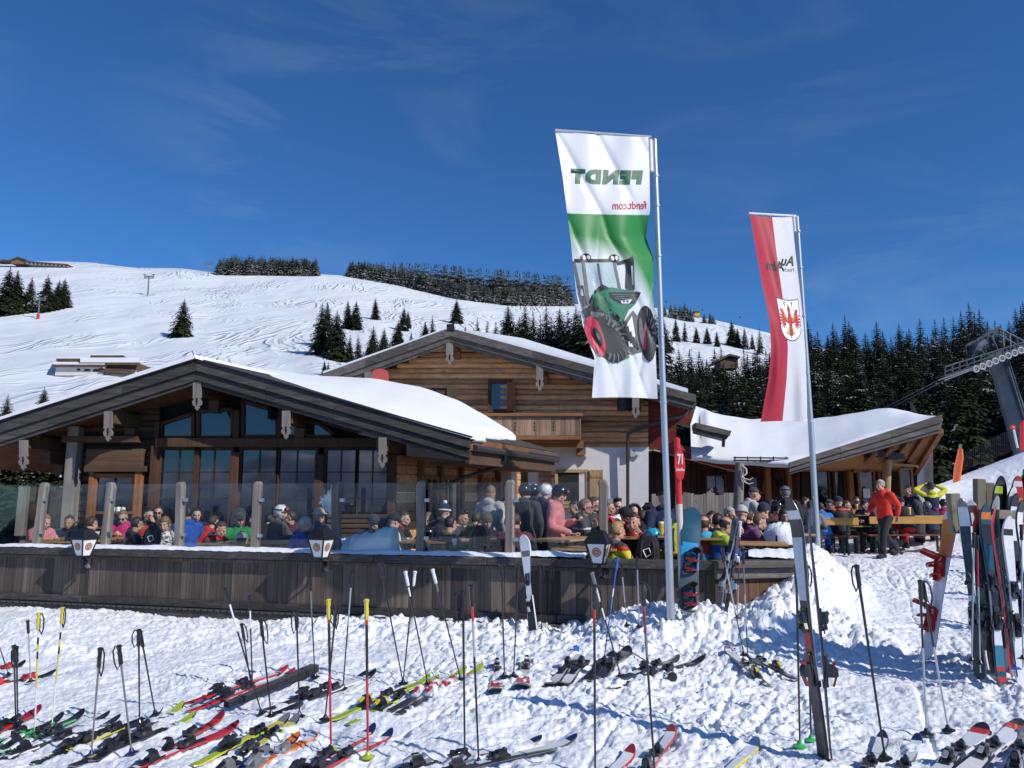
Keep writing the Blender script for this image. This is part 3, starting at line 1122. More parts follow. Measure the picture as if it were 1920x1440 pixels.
for pl in ([(302, 820), (302, 795), (362, 776), (362, 820)], [(372, 820), (372, 772), (436, 768), (436, 820)], [(456, 818), (456, 754), (520, 772), (520, 818)], [(533, 818), (533, 778), (600, 796), (630, 818)]):
 m2 = MB()
 m2.prism([P(x, y, YF + 0.02) for x, y in pl], Vector((0, 0.015, 0)))
 f = m2.build('gable_pane', M_WIN, A)
 m3 = MB()
 for (xa, ya), (xb, yb) in zip(pl, pl[1:] + pl[:1]):
  m3.beam(P(xa, ya, YF), P(xb, yb, YF), 0.07, 0.06, up=(0, 1, 0))
 m3.build('frame', W_FRAME, f)
for x, y in ((40, 828), (205, 782), (370, 728), (538, 782), (716, 834)):
 mb = MB()
 a = P(x, y, YG + 0.05)
 mb.tint = tt()
 mb.beam(a, a + Vector((0.12, 1.9, 0)), 0.24, 0.26)
 mb.beam(a + Vector((0.05, 0.75, -0.28)), a + Vector((0.12, 1.9, -0.28)), 0.22, 0.26)
 mb.beam(a + Vector((0.08, 1.2, -0.52)), a + Vector((0.12, 1.9, -0.52)), 0.2, 0.22)
 mb.build('purlin', W_OLDLOG, A, bevel=0.012)
for x, y0, y1 in ((43, 825, 882), (202, 771, 828), (369, 716, 770), (536, 770, 824), (717, 820, 878)):
 pendant(A, x, y0, y1, YG - 0.06, 15)
mb = MB()
c = P(510, 777, 16.2)
mb.box(c, (0.14, 0.14, 0.2), 0.7)
mb.loft([[c + Vector((math.cos(t) * 0.13, math.sin(t) * 0.13, 0.1)) for t in (0, PI / 2, PI, 3 * PI / 2)], [c + Vector((math.cos(t) * 0.02, math.sin(t) * 0.02, 0.2)) for t in (0, PI / 2, PI, 3 * PI / 2)]])
mb.tube([c + Vector((0, 0, 0.2)), c + Vector((0, 0, 0.5))], 0.012, 5)
mb.build('gable_lantern', M_BLACK, A)
sA = P(737, 985, YF)
sA.z = 0.15
L = 7.6
mb = MB()
zt = 2.55
z = 0.15
while z < zt:
 mb.tint = tt(0.6, 1.2)
 a, b = (Vector((sA.x, sA.y, z)), Vector((sA.x, sA.y, z)) + RDA * L)
 nrm = Vector((RDA.y, -RDA.x, 0))
 mb.beam(a + Vector((0, 0, 0.1)) - nrm * 0.08, b + Vector((0, 0, 0.1)) - nrm * 0.08, 0.2, 0.196)
 z += 0.2
mb.build('log_wall', W_LOG, A, bevel=0.03)
nrm = Vector((RDA.y, -RDA.x, 0))
for d in (1.05, 2.05, 3.2, 4.4, 5.6, 6.9):
 mb = MB()
 mb.tint = tt(0.7, 1.3)
 q = sA + RDA * d + nrm * 0.06
 mb.beam(q, q + Vector((0, 0, 2.3)), 0.16, 0.14, up=RDA)
 mb.build('door_post', W_WARM, A, bevel=0.01)
for d0, d1 in ((1.2, 1.9), (2.2, 3.05), (4.55, 5.45)):
 q0, q1 = (sA + RDA * d0 + nrm * 0.05, sA + RDA * d1 + nrm * 0.05)
 up = Vector((0, 0, 1))
 fm = MB()
 zb_, zt_ = (0.75, 1.95)
 for za in (zb_, zt_):
  fm.beam(q0 + up * za, q1 + up * za, 0.1, 0.1)
 for q in (q0, q1, q0.lerp(q1, 0.5)):
  fm.beam(q + up * zb_, q + up * zt_, 0.08, 0.1, up=RDA)
 f = fm.build('window', W_WARM, A)
 g = MB()
 g.prism([q0 + up * zb_, q1 + up * zb_, q1 + up * zt_, q0 + up * zt_], nrm * 0.012)
 g.build('pane', M_WIN, f)
mb = MB()
for k in range(10):
 x0, x1 = (930 + k * 8, 930 + k * 8 + 7.6)
 mb.tint = tt(0.7, 1.3)
 mb.prism([P(x0, 846, 24.6), P(x1, 846, 24.6), P(x1, 1006, 24.6), P(x0, 1006, 24.6)], Vector((0, 0.05, 0)))
mb.build('entrance_boarding', W_WARM, A)
mb = MB()
mb.box(P(978, 930, 24.4), (0.5, 0.08, 1.9))
mb.build('entrance_door', W_PALE, A)
e0 = P(884, 843, YG + 0.1)
e1 = e0 + RDA * 5.5
mb = MB()
mb.tube([e0 + Vector((0.06, 0, 0.03)), e1 + Vector((0.06, 0, 0.03))], 0.075, 8)
q = e0.lerp(e1, 0.3) + Vector((0.06, 0, 0))
mb.tube([q, q + Vector((0, 0, -0.16)), q + Vector((-0.1, 0, -0.27)), q + Vector((-0.9, 0.1, -0.52)), q + Vector((-1.9, 0.7, -0.92))], 0.045, 8)
mb.build('gutter', M_ZINC, A, smooth=True)
mb = MB()
mb.beam(e0 + Vector((-0.05, 0, -0.13)), e1 + Vector((-0.05, 0, -0.13)), 0.06, 0.24)
mb.beam(e0 + Vector((-0.45, 0, -0.27)), e1 + Vector((-0.45, 0, -0.27)), 0.9, 0.05)
mb.build('eave_board', W_OLDLOG, A, bevel=0.01)
mb = MB()
for k in range(26):
 q = e0.lerp(e1, 0.62 + 0.38 * k / 25)
 mb.tint = tt()
 mb.tube([q + Vector((0.09, 0, 0.1)), q + Vector((-1.1, -0.0, 0.46))], 0.075, 6)
mb.build('roof_tile_edge', M_TILE, A)
B = thing('tall_chalet', (2, 24, 0.15), 'taller chalet in the middle with honey coloured log gable, balcony and white plastered ground floor', 'building')
apB, leB, reB = ((845, 616), (604, 702), (1305, 741))
YBg = yfun(604, 24.2, 1305, 22.2)
YBf = yfun(604, 25.0, 1215, 23.3)
RDB = Vector((0.2, 0.98, 0))
mb = MB()
l_, a_, r__ = (P(*leB, YBg(604)), P(*apB, YBg(845)), P(*reB, YBg(1305)))
dn = Vector((0, 0, -0.28))
mb.prism([l_, a_, r__, r__ + dn, a_ + dn, l_ + dn], RDB * 8)
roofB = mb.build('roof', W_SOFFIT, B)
mb = MB()
for e0_, e1_ in ((leB, apB), (apB, reB)):
 for o0, o1, dy in ((-1, 14, -0.16), (14, 25, -0.1), (24, 31, -0.05)):
  n = 3
  for q in range(n):
   mb.tint = tt(0.75, 1.25)
   x0, y0 = (lerp(e0_[0], e1_[0], q / n), lerp(e0_[1], e1_[1], q / n))
   x1, y1 = (lerp(e0_[0], e1_[0], (q + 1) / n), lerp(e0_[1], e1_[1], (q + 1) / n))
   d = 4 if q == n - 1 and e1_ == reB and (o0 > 0) else 0
   mb.prism([P(x0, y0 + o0, YBg(x0) + dy), P(x1, y1 + o0, YBg(x1) + dy), P(x1 - d, y1 + o1, YBg(x1) + dy), P(x0, y0 + o1, YBg(x0) + dy)], Vector((0, 0.06, 0)))
mb.build('bargeboard', W_GREY, B, bevel=0.008)
mb = MB()
up = Vector((0, 0, 1))
mb.prism([P(866, 622, YBg(866)), P(1290, 736, YBg(1290)), P(1290, 735, YBg(1290)) + up * 0.1, P(980, 646, YBg(980)) + up * 0.2, P(880, 622, YBg(880)) + up * 0.06], RDB * 7.5)
mb.prism([P(606, 700, YBg(606)), P(840, 616, YBg(840)), P(840, 616, YBg(840)) + up * 0.05, P(606, 700, YBg(606)) + up * 0.07], RDB * 7.5)
mb.build('snow_cover', M_SNOWR, roofB)
mb = MB()
mb.tube([P(838, 615, 22.9), P(852, 614, 22.9)], 0.12, 8)
mb.build('ridge_cap', M_BLACK, roofB)
mb = MB()
log_rows(mb, [(640, 732), (845, 640), (1215, 748), (1215, 840), (640, 840)], YBf, 10.0, 0.055)
mb.build('log_wall', W_LOG, B)
mb = MB()
px_quad_slab(mb, [(622, 730), (845, 638), (1216, 744), (1216, 838), (622, 838)], lambda x: YBf(x) + 0.06, 0.2)
mb.build('back_wall', W_OLDLOG, B)
mb = MB()
px_quad_slab(mb, [(990, 838), (1216, 838), (1216, 1005), (990, 1005)], lambda x: YBf(x) - 0.02, 0.3)
mb.build('plaster_wall', M_PLASTER, B)
mb = MB()
c0 = P(1216, 838, YBf(1216) - 0.02)
for za, zb_, m_ in ((0.0, c0.z, M_PLASTER),):
 mb.prism([Vector((c0.x, c0.y + 0.3, za)), Vector((c0.x, c0.y + 0.3, zb_)), Vector((c0.x + 0.3, c0.y + 3, zb_)), Vector((c0.x + 0.3, c0.y + 3, za))], Vector((-0.2, 0, 0)))
mb.build('plaster_wall', M_PLASTER, B)
for x, y in ((846, 643), (1014, 690), (690, 692), (1192, 742)):
 mb = MB()
 a = P(x, y, YBg(x) + 0.05)
 mb.tint = tt()
 mb.beam(a + Vector((0, 0, -0.02)), a + Vector((0.25, 1.5, -0.02)), 0.24, 0.26)
 mb.beam(a + Vector((0.13, 0.6, -0.28)), a + Vector((0.25, 1.5, -0.28)), 0.24, 0.26)
 mb.beam(a + Vector((0.18, 0.9, -0.52)), a + Vector((0.25, 1.5, -0.52)), 0.22, 0.24)
 mb.build('purlin', W_WARMX, B, bevel=0.012)
for x, y0, y1 in ((843, 640, 685), (1012, 684, 734), (690, 690, 735), (1192, 738, 785)):
 pendant(B, x, y0, y1, YBg(x) - 0.08, 13)
f = window(B, 915, 712, 968, 774, YBf(940) - 0.06, 1, (), 7, 'upper window with a curtain and an open wooden shutter')
mb = MB()
for k in range(4):
 x = 951 + k * 4
 mb.tint = tt()
 mb.prism([P(x, 716, YBf(x) - 0.12 - 0.03 * k), P(x + 3.6, 716, YBf(x) - 0.12 - 0.03 * k), P(x + 3.6, 771, YBf(x) - 0.12 - 0.03 * k), P(x, 771, YBf(x) - 0.12 - 0.03 * k)], Vector((0, 0.03, 0)))
mb.build('shutter', W_WARM, f)
window(B, 800, 728, 838, 760, YBf(820) - 0.06, 1, (), 4, 'small upper window half buried by roof snow')
mb = MB()
mb.prism([P(838, 728, YBf(838) - 0.1), P(858, 728, YBf(838) - 0.1), P(858, 762, YBf(838) - 0.1), P(838, 762, YBf(838) - 0.1)], Vector((0, 0.04, 0)))
mb.build('shutter', W_PALE, B)
yb = 22.6
bal = MB()
a, b = (P(905, 786, yb), P(1088, 786, yb))
for k in range(20):
 x0, x1 = (lerp(905, 1088, k / 20), lerp(905, 1088, (k + 0.97) / 20))
 bal.tint = tt(0.4, 1.6)
 bal.prism([P(x0, 783, yb), P(x1, 783, yb), P(x1, 816, yb), P(x0, 816, yb)], Vector((0, 0.03, 0)))
for k in range(5):
 bal.tint = tt()
 c = P(1089, 783, yb + 0.04 + k * 0.24)
 d = P(1089, 816, yb + 0.04 + k * 0.24)
 bal.prism([c, c + Vector((0, 0.23, 0)), Vector((d.x, c.y + 0.23, d.z)), d], Vector((-0.03, 0, 0)))
bo = bal.build('balcony', W_BALC, B)
mb = MB()
mb.beam(P(900, 778, yb - 0.02), P(1092, 778, yb - 0.02), 0.14, 0.09)
mb.beam(P(905, 821, yb + 0.01), P(1089, 821, yb + 0.01), 0.16, 0.12)
mb.beam(P(1089, 778, yb - 0.02), P(1089, 778, yb - 0.02) + Vector((0.1, 1.2, 0)), 0.12, 0.09)
mb.prism([P(905, 824, yb), P(1089, 824, yb), P(1089, 824, yb) + Vector((0.1, 1.3, 0)), P(905, 824, yb) + Vector((0.1, 1.3, 0))], Vector((0, 0, -0.06)))
mb.build('balcony_rail', W_WARMX, bo, bevel=0.01)
mb = MB()
c = P(1088, 842, yb + 0.1)
mb.beam(c + Vector((0, 0, 0.14)), c + Vector((0.08, 1.1, 0.14)), 0.2, 0.22)
mb.beam(c + Vector((0.04, 0.4, -0.06)), c + Vector((0.08, 1.1, -0.06)), 0.2, 0.2)
mb.build('bracket', W_WARMX, bo)
sl = MB()
for k in range(4):
 cx = 930 + k * 36
 for dy in (-6, 0, 6):
  sl.box(P(cx, 800 + dy, yb - 0.004), (0.035, 0.006, 0.05), 0)
sl.build('pierced_cut', M_SHADE, bo)
f = window(B, 1040, 880, 1105, 946, YBf(1070) - 0.08, 1, (), 6, 'ground floor serving window between pale shutters', W_PALE)
f.children[0].data.materials[0] = M_SHADE  # pane blackened: shade of the open interior painted on it
for x0, x1 in ((1010, 1040), (1106, 1131)):
 mb = MB()
 for k in range(4):
  u0, u1 = (lerp(x0, x1, k / 4), lerp(x0, x1, (k + 0.95) / 4))
  mb.tint = tt(0.85, 1.1)
  mb.prism([P(u0, 881, YBf(x0) - 0.09), P(u1, 881, YBf(x0) - 0.09), P(u1, 944, YBf(x0) - 0.09), P(u0, 944, YBf(x0) - 0.09)], Vector((0, 0.04, 0)))
 mb.tint = 0.8
 for yy in (893, 932):
  mb.beam(P(x0 + 1, yy, YBf(x0) - 0.1), P(x1 - 1, yy, YBf(x0) - 0.1), 0.02, 0.08)
 mb.build('shutter', W_PALE, f)
mb = MB()
mb.beam(P(1036, 950, 23.45), P(1110, 950, 23.45), 0.3, 0.07)
mb.build('sill', W_PALE, f)
mb = MB()
g0 = P(1292, 752, 22.4)
mb.tube([g0, g0 + RDB * 4], 0.075, 8)
mb.tube([g0 + Vector((0, 0.1, -0.05)), P(1288, 772, 22.5), P(1283, 778, 22.5), P(1190, 806, 23.0), P(1180, 811, 23.1), P(1177, 818, 23.15), P(1177, 1000, 23.2)], 0.055, 8)
mb.build('downpipe', M_ZINC, B, smooth=True)
mb = MB()
for k in range(12):
 y = 745 + k * 8.2
 xr = 1296 if y < 790 else 1268
 mb.tint = tt(0.7, 1.15)
 mb.prism([P(1216, y, 23.45), P(xr, y, 23.15), P(xr, y + 7.8, 23.15), P(1216, y + 7.8, 23.45)], Vector((0, 0.05, 0)))
mb.build('red_boarding', W_RED, B)
mb = MB()
mb.box(P(1172, 759, 22.9), (0.42, 0.3, 0.36), 0.1)
mb.build('loudspeaker', M_BLACK, B)
mb = MB()
mb.box(P(1186, 850, 23.25), (0.14, 0.1, 0.2))
mb.build('meter_box', plain('grey_box', (0.4, 0.4, 0.4)), B)
mb = MB()
prof = []
for k in range(13):
 t = PI * k / 12
 prof.append((712 + 15 * math.cos(t), 704 - 13 * math.sin(t) ** 0.7))
mb.prism([P(x, y, 22.9) for x, y in prof] + [P(697, 740, 22.9), P(727, 740, 22.9)], Vector((0.02, 0.06, 0)))
tag(mb.build('sled', plain('red_plastic', (0.42, 0.075, 0.06), 0.4)), 'rounded end of a dull red sled standing behind the roof snow below the tall gable', 'sled')
D_ = thing('restaurant_wing', (10, 24, 0.15), 'low right wing with thick roof snow above a broad rising gable board', 'building')
YD = 21.8
YDw = 25.0
bks = [(1294, 756), (1340, 776), (1400, 786), (1450, 784), (1520, 788), (1560, 785), (1620, 780), (1690, 777), (1748, 781)]
frs = [(1296, 850), (1345, 856), (1400, 860), (1480, 866), (1520, 858), (1580, 838), (1650, 815), (1710, 796), (1766, 779)]
rows = []
for j in range(19):
 w = j / 18
 row = []
 for i in range(49):
  s = i / 48
  fx, fy = along(frs, s)
  bx, by = along(bks, s)
  f0 = P(fx, fy, interp(fx, [(1296, 23.2), (1480, 22.0), (1766, YD - 0.1)]))
  b0 = P(bx, by, interp(fx, [(1296, 31), (1480, 31), (1700, 29), (1766, 23.5)]))
  p = f0.lerp(b0, w)
  p.z += 0.7 * math.sin(PI * w) * (1 - sstep(0.78, 1.0, s)) * (0.6 if s > 0.05 else 0.2)
  p.z += 0.1 * (float(fbm(np.array([s * 9]), np.array([w * 4]), 61, 3)[0]) - 0.5)
  row.append(p)
 rows.append(row)
lip1 = [p + Vector((0, -0.02, -0.12)) for p in rows[0]]
lip2 = [p + Vector((0, 0.12, -0.17)) for p in rows[0]]
mb = MB()
mb.grid([lip2, lip1] + rows + [[p + Vector((0, 0.3, -2.5)) for p in rows[-1]]])
mb.build('snow_cover', M_SNOWR, D_, smooth='all')
mb = MB()
for o0, o1, dy in ((-1, 12, -0.16), (12, 23, -0.1), (23, 29, -0.05)):
 for q in range(3):
  mb.tint = tt(0.8, 1.3)
  x0, y0 = (lerp(1480, 1767, q / 3), lerp(868, 778, q / 3))
  x1, y1 = (lerp(1480, 1767, (q + 1) / 3), lerp(868, 778, (q + 1) / 3))
  k0, k1 = (lerp(0.75, 1.15, q / 3), lerp(0.75, 1.15, (q + 1) / 3))
  mb.prism([P(x0, y0 + o0 * k0, YD + dy), P(x1, y1 + o0 * k1, YD + dy), P(x1 - (3 if o0 > 0 and q == 2 else 0), y1 + o1 * k1, YD + dy), P(x0, y0 + o1 * k0, YD + dy)], Vector((0, 0.07, 0)))
mb.build('bargeboard', W_GREY, D_, bevel=0.008)
W_SOFR = wood('sunlit_soffit', (0.34, 0.16, 0.055), 'Y', 0.6, 1.2, 14, 0.5)  # sunlight on this underside is put into the brighter orange base
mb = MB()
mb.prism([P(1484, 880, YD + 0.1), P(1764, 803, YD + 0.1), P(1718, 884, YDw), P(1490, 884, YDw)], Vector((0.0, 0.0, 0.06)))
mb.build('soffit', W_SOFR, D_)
mb = MB()
for k, (xa, ya, xb, yb_) in enumerate(((1764, 806, 1716, 884), (1735, 815, 1690, 880), (1705, 825, 1660, 878), (1672, 836, 1630, 878), (1640, 846, 1600, 880))):
 mb.tint = tt()
 mb = MB()
 mb.beam(P(xa, ya + 2, YD + 0.1), P(xb, yb_ + 3, YDw - 0.1), 0.14, 0.16)
 mb.build('rafter', W_WARMX, D_, bevel=0.01)
mb = MB()
c = P(1640, 845, YD + 0.6)
mb.box(c + Vector((0, 0, -0.05)), (0.5, 0.3, 0.3), 0)
mb.box(P(1672, 852, 23), (0.55, 0.4, 0.3), 0.2)
mb.build('loudspeaker', M_BLACK, D_)
mb = MB()
px_quad_slab(mb, [(1500, 880), (1720, 880), (1720, 1000), (1500, 1000)], lambda x: YDw + 0.3, 0.1)
px_quad_slab(mb, [(1216, 848), (1500, 858), (1500, 1000), (1216, 1000)], lambda x: 25.4, 0.1)
mb.build('back_wall', plain('dark_boarding', (0.045, 0.022, 0.014), 0.8, var=0.3), D_)
mb = MB()
for k in range(26):
 x0, x1 = (1218 + k * 11, 1218 + k * 11 + 10)
 mb.tint = tt(0.5, 1.2)
 mb.prism([P(x0, 852, 25.3), P(x1, 852, 25.3), P(x1, 1000, 25.3), P(x0, 1000, 25.3)], Vector((0, 0.04, 0)))
mb.build('boarding', wood('red_brown_board', (0.085, 0.03, 0.018), 'Z', 0.5, 1.3, 16, 0.6), D_)
mb = MB()
mb.beam(P(1505, 869, 24), P(1690, 866, 24), 0.22, 0.16)
mb.build('beam', W_WARMX, D_, bevel=0.01)
for x0, x1, c in ((1526, 1560, 1), (1560, 1590, 1), (1606, 1645, 1), (1645, 1662, 1)):
 window(D_, x0, 880, x1, 965, YDw, c, (), 4, None, W_WARM if x0 > 1600 else W_FRAME)
window(D_, 1322, 890, 1362, 930, 25.2, 2, (), 3)
window(D_, 1402, 893, 1425, 932, 25.2, 1, (), 3)
for x, w, y1 in ((1596, 8, 990), (1440, 9, 970), (1480, 8, 990)):
 mb = MB()
 post(x, 872, y1, w, YDw - 0.1, 0.2)
 mb.build('door_post', W_WARM, D_, bevel=0.01)
mb = MB()
mb.tube([P(1663, 866, 23.4), P(1662, 920, 23.4), P(1664, 1000, 23.4)], [0.13, 0.12, 0.15], 10)
mb.build('log_post', W_PALE, D_, smooth=True)
f = window(D_, 1686, 878, 1714, 935, 24.4, 1, (), 3, 'pale framed porch window', W_PALE)
mb = MB()
mb.prism([P(1655, 866, 23.8), P(1722, 872, 23.8), P(1722, 876, 23.8), P(1655, 872, 23.8)], Vector((0, 0.9, 0.05)))
mb.build('porch_roof', W_PALE, D_)
mb = MB()
mb.prism([P(1686, 936, 24.4), P(1714, 936, 24.4), P(1714, 1000, 24.4), P(1686, 1000, 24.4)], Vector((0, 0.1, 0)))
mb.build('porch_wall', W_WARM, D_)
mb = MB()
mb.prism([P(1304, 792, 22.6), P(1372, 808, 22.6), P(1368, 818, 22.6), P(1304, 803, 22.6)], Vector((0.1, 0.9, 0)))
mb.prism([P(1304, 803, 22.7), P(1366, 819, 22.7), P(1362, 824, 22.7), P(1304, 809, 22.7)], Vector((0.1, 0.8, 0)))
mb.build('gablet_roof', W_GREY, D_, bevel=0.008)
mb = MB()
mb.tube([P(1357, 822, 22.7), P(1356, 838, 22.7)], 0.05, 6)
for x0, x1, y in ((1375, 1478, 858), (1375, 1478, 863)):
 mb.beam(P(x0, y, 22.3), P(x1, y + 1, 22.2), 0.04, 0.04)
for k in range(5):
 x = 1378 + k * 24
 mb.beam(P(x, 856, 22.3), P(x, 866, 22.3), 0.03, 0.03)
mb.build('snow_guard', M_BLACK, D_)
mb = MB()
c = P(1712, 776, 26)
mb.tube([c, c + Vector((-0.05, 0, 0.42))], [0.05, 0.02], 6)
mb.tube([c + Vector((0.12, 0, 0)), c + Vector((-0.03, 0, 0.42))], [0.03, 0.015], 6)
mb.build('roof_mast', M_BLACK, D_)
mb = MB()
c = P(1461, 905, 25.0)
mb.box(c, (0.14, 0.14, 0.2), 0.6)
mb.loft([[c + Vector((math.cos(t) * 0.15, math.sin(t) * 0.15, 0.1)) for t in (0, PI / 2, PI, 3 * PI / 2)], [c + Vector((0.01 * math.cos(t), 0.01 * math.sin(t), 0.22)) for t in (0, PI / 2, PI, 3 * PI / 2)]])
mb.build('wall_lantern', M_BLACK, D_)
mb = MB()
mb.box(P(1437, 916, 25.1), (0.24, 0.02, 0.35))
mb.build('notice_frame', W_WARM, D_)
mb = MB()
mb.box(P(1625, 925, YDw - 0.03), (0.22, 0.006, 0.3))
mb.build('paper_notice', plain('paper', (0.7, 0.68, 0.62)), D_)
aw = thing('awning', tuple(P(1300, 860, 23)), 'dark red awning sloping down over the terrace beside the white wall', 'awning')
M_AWN = cloth('awning_cloth', (0.28, 0.022, 0.022))
mb = MB()
rows = []
for i in range(9):
 s = i / 8
 x = lerp(1222, 1388, s)
 y = lerp(830, 872, s) + 3 * math.sin(PI * s)
 rows.append([P(x, lerp(829, 873, s), 25.2) + Vector((0, 0, 0.15)), P(x, y, 23.75), P(x, y + lerp(9, 12, s), 23.75)])
mb.grid(rows)
cl = mb.build('canopy', M_AWN, aw)
sm = cl.modifiers.new('thick', 'SOLIDIFY')
sm.thickness = 0.02
mb = MB()
mb.tube([P(1222, 843, 23.77), P(1388, 886, 23.77)], 0.035, 6)
for x in (1260, 1330, 1380):
 y = lerp(843, 886, (x - 1222) / 166)
 mb.tube([P(x, y, 23.8), P(x - 16, y - 2, 25.2)], 0.022, 6)
mb.build('awning_arm', plain('awning_bar', (0.35, 0.34, 0.33), 0.4, 0.6), aw)
fe = thing('plank_screen', tuple(P(1310, 990, 20.5)), 'grey weathered plank screen with a wavy top edge below the awning', 'fence')
mb = MB()
k = 0
x = 1222
while x < 1388:
 w = rnd.uniform(6, 10)
 top = 926 + 3 * math.sin(x * 0.16) + 1.5 * math.sin(x * 0.41)
 mb.tint = tt(0.7, 1.3)
 if not 1252 < x < 1262:
  mb.prism([P(x, top, 20.5), P(x + w - 0.5, top + rnd.uniform(-1, 1), 20.5), P(x + w - 0.5, 965, 20.5), P(x, 965, 20.5)], Vector((0, 0.04, 0)))
 x += w
mb.build('planks', wood('grey_plank', (0.22, 0.2, 0.18), 'Z', 0.5, 1.3, 20, 0.8), fe)
mb = MB()
mb.beam(P(1222, 968, 20.5), P(1388, 968, 20.5), 0.12, 0.1)
mb.beam(P(1222, 978, 20.4), P(1388, 978, 20.4), 0.25, 0.12)
for x in (1226, 1310, 1384):
 a, b = (P(x, 930, 20.6), P(x, 990, 20.6))
 mb.beam(Vector((a.x, a.y, 0.15)), a, 0.1, 0.1, up=(0, 1, 0))
mb.build('screen_rail', W_GREY, fe)
an = thing('antler_post', tuple(P(1386, 1000, 19)), 'grey bare tree trunk post with a pale antler fixed near its top', 'post')
mb = MB()
a, b = (P(1387, 868, 19), P(1383, 990, 19))
mb.tube([Vector((b.x, b.y, 0.15)), b.lerp(a, 0.4), a], [0.15, 0.12, 0.1], 10)
mb.build('trunk', W_GREYZ, an, smooth=True)
mb = MB()
s = 19 / FPX

def px3(l, Y, dy=0):
 return [P(x, y, Y) + Vector((0, -dy * i * 0.03, 0)) for i, (x, y) in enumerate(l)]
for l in ([(1390, 892), (1393, 882), (1392, 874), (1397, 880), (1397, 888), (1391, 893)], [(1391, 893), (1396, 898), (1405, 900), (1410, 895)], [(1391, 893), (1396, 904), (1403, 908), (1411, 905)], [(1396, 904), (1400, 899)], [(1393, 882), (1389, 874)]):
 mb.tube(px3(l, 18.86, 1), [0.022] * (len(l) - 1) + [0.008], 6)
mb.build('antler', plain('antler_bone', (0.55, 0.48, 0.38), 0.6), an, smooth=True)
mb = MB()
d0, d1 = (wp(-120, 0.15, -0.1), wp(1337, 0.15, -0.1))
mb.prism([d0, d1, P(1500, 985, 13.5).xyz.to_3d() * 0 + Vector((4.6, 12.5, 0.15)), Vector((8.5, 19, 0.15)), Vector((8.5, 25.6, 0.15)), Vector((-16, 25.6, 0.15))], Vector((0, 0, -0.2)))
tag(mb.build('terrace_floor', wood('deck_board', (0.2, 0.16, 0.12), 'X', 0.5, 1.3, 12, 0.5)), 'boarded terrace floor behind the plank front', 'floor', kind='structure')
tw = thing('terrace_wall', tuple(wp(600, -0.4)), 'long dark plank front of the terrace with snow lying on its cap rail', 'wall')
M_RAIL = W_DARK
mb = MB()
px = -130
tlen = 0
a = wp(-130, 0)
b = wp(1337, 0)
Ltot = (b - a).length
s = 0
while s < Ltot:
 w = rnd.uniform(0.13, 0.235)
 p0, p1 = (a + WD * s, a + WD * min(Ltot, s + w - 0.006))
 dz = rnd.uniform(0, 0.006)
 mb.tint = rnd.choice([tt(0.5, 0.9), tt(0.8, 1.3), tt(1.0, 1.6), tt(0.9, 1.3)])
 q0 = p0 + WN * dz
 mb.prism([q0 + Vector((0, 0, 0.1)), p1 + WN * dz + Vector((0, 0, 0.1)), p1 + WN * dz + Vector((0, 0, 0.76)), q0 + Vector((0, 0, 0.76))], -WN * 0.03)
 s += w
mb.build('planks', W_PLANK, tw)

def wall_beam(mb, x0, x1, z0, z1, off0, off1, n=7):
 for k in range(n):
  q0, q1 = (wp(lerp(x0, x1, k / n), 0), wp(lerp(x0, x1, (k + 1) / n), 0))
  q1 = q1 - WD * 0.006
  mb.tint = tt(0.7, 1.3)
  j = rnd.uniform(0, 0.006)
  mb.prism([q0 + WN * (off1 + j) + Vector((0, 0, z0)), q0 + WN * (off1 + j) + Vector((0, 0, z1)), q0 + WN * off0 + Vector((0, 0, z1)), q0 + WN * off0 + Vector((0, 0, z0))], q1 - q0)
mb = MB()
wall_beam(mb, -130, 1337, 0.735, 0.845, -0.16, 0.13)
mb.build('cap_rail', W_DARK, tw, bevel=0.01)
mb = MB()
wall_beam(mb, -130, 1337, 0.68, 0.725, 0.004, 0.055, 9)
mb.build('batten', W_PLANK, tw, bevel=0.006)
mb = MB()
wall_beam(mb, -130, 1337, -0.01, 0.098, -0.05, 0.035, 5)
mb.build('plinth_board', W_DARK, tw, bevel=0.008)
mb = MB()
wall_beam(mb, -130, 1337, -0.3, -0.055, -0.05, 0.05, 4)
mb.build('plinth_board', W_DARK, tw, bevel=0.008)
mb = MB()
for k in range(95):
 q = wp(-60 + k * 12, -0.035, 0.06)
 mb.box(q, (0.09, 0.05, 0.03), math.atan2(WD.y, WD.x))
mb.build('metal_clip', M_ZINC, tw)
mb = MB()
q0, q1 = (wp(-130, -0.9, -0.25), wp(1337, -0.9, -0.25))
mb.prism([q0, q1, q1 + Vector((0, 0, 1.0)), q0 + Vector((0, 0, 1.0))], -WN * 0.05)
mb.build('shade_sheet', M_SHADE, tw)  # added dark sheet, painted as the shade behind the board gaps
rows = []
for j in range(7):
 f = j / 6
 row = []
 for k in range(300):
  x = lerp(-130, 1100, k / 299)
  hh = 0.055 * (0.35 + 1.1 * float(fbm(np.array([x / 60]), np.array([1.0]), 5, 3)[0])) * math.sin(PI * f) ** 0.5
  hh += 0.018 * float(fbm(np.array([x / 9]), np.array([f * 3]), 8, 2)[0])
  if 985 < x < 1100:
   hh += 0.02
  e = 0.105 + 0.02 * float(fbm(np.array([x / 25]), np.array([7.0]), 9, 2)[0]) if j else 0.12
  row.append(wp(x, 0.842 + hh, lerp(e, -0.17, f)))
 rows.append(row)
mb = MB()
mb.grid(rows)
mb.build('snow_cover', M_SNOW, tw, smooth='all')
tr = thing('terrace_wall', tuple(P(1400, 1100, 10.2)), 'short brown plank front right of the snowboard, half buried by the snow heap', 'wall')
r0, r1 = (P(1339, 1050, 10.12), P(1500, 1048, 10.5))
rd = (r1 - r0).normalized()
mb = MB()
s = 0
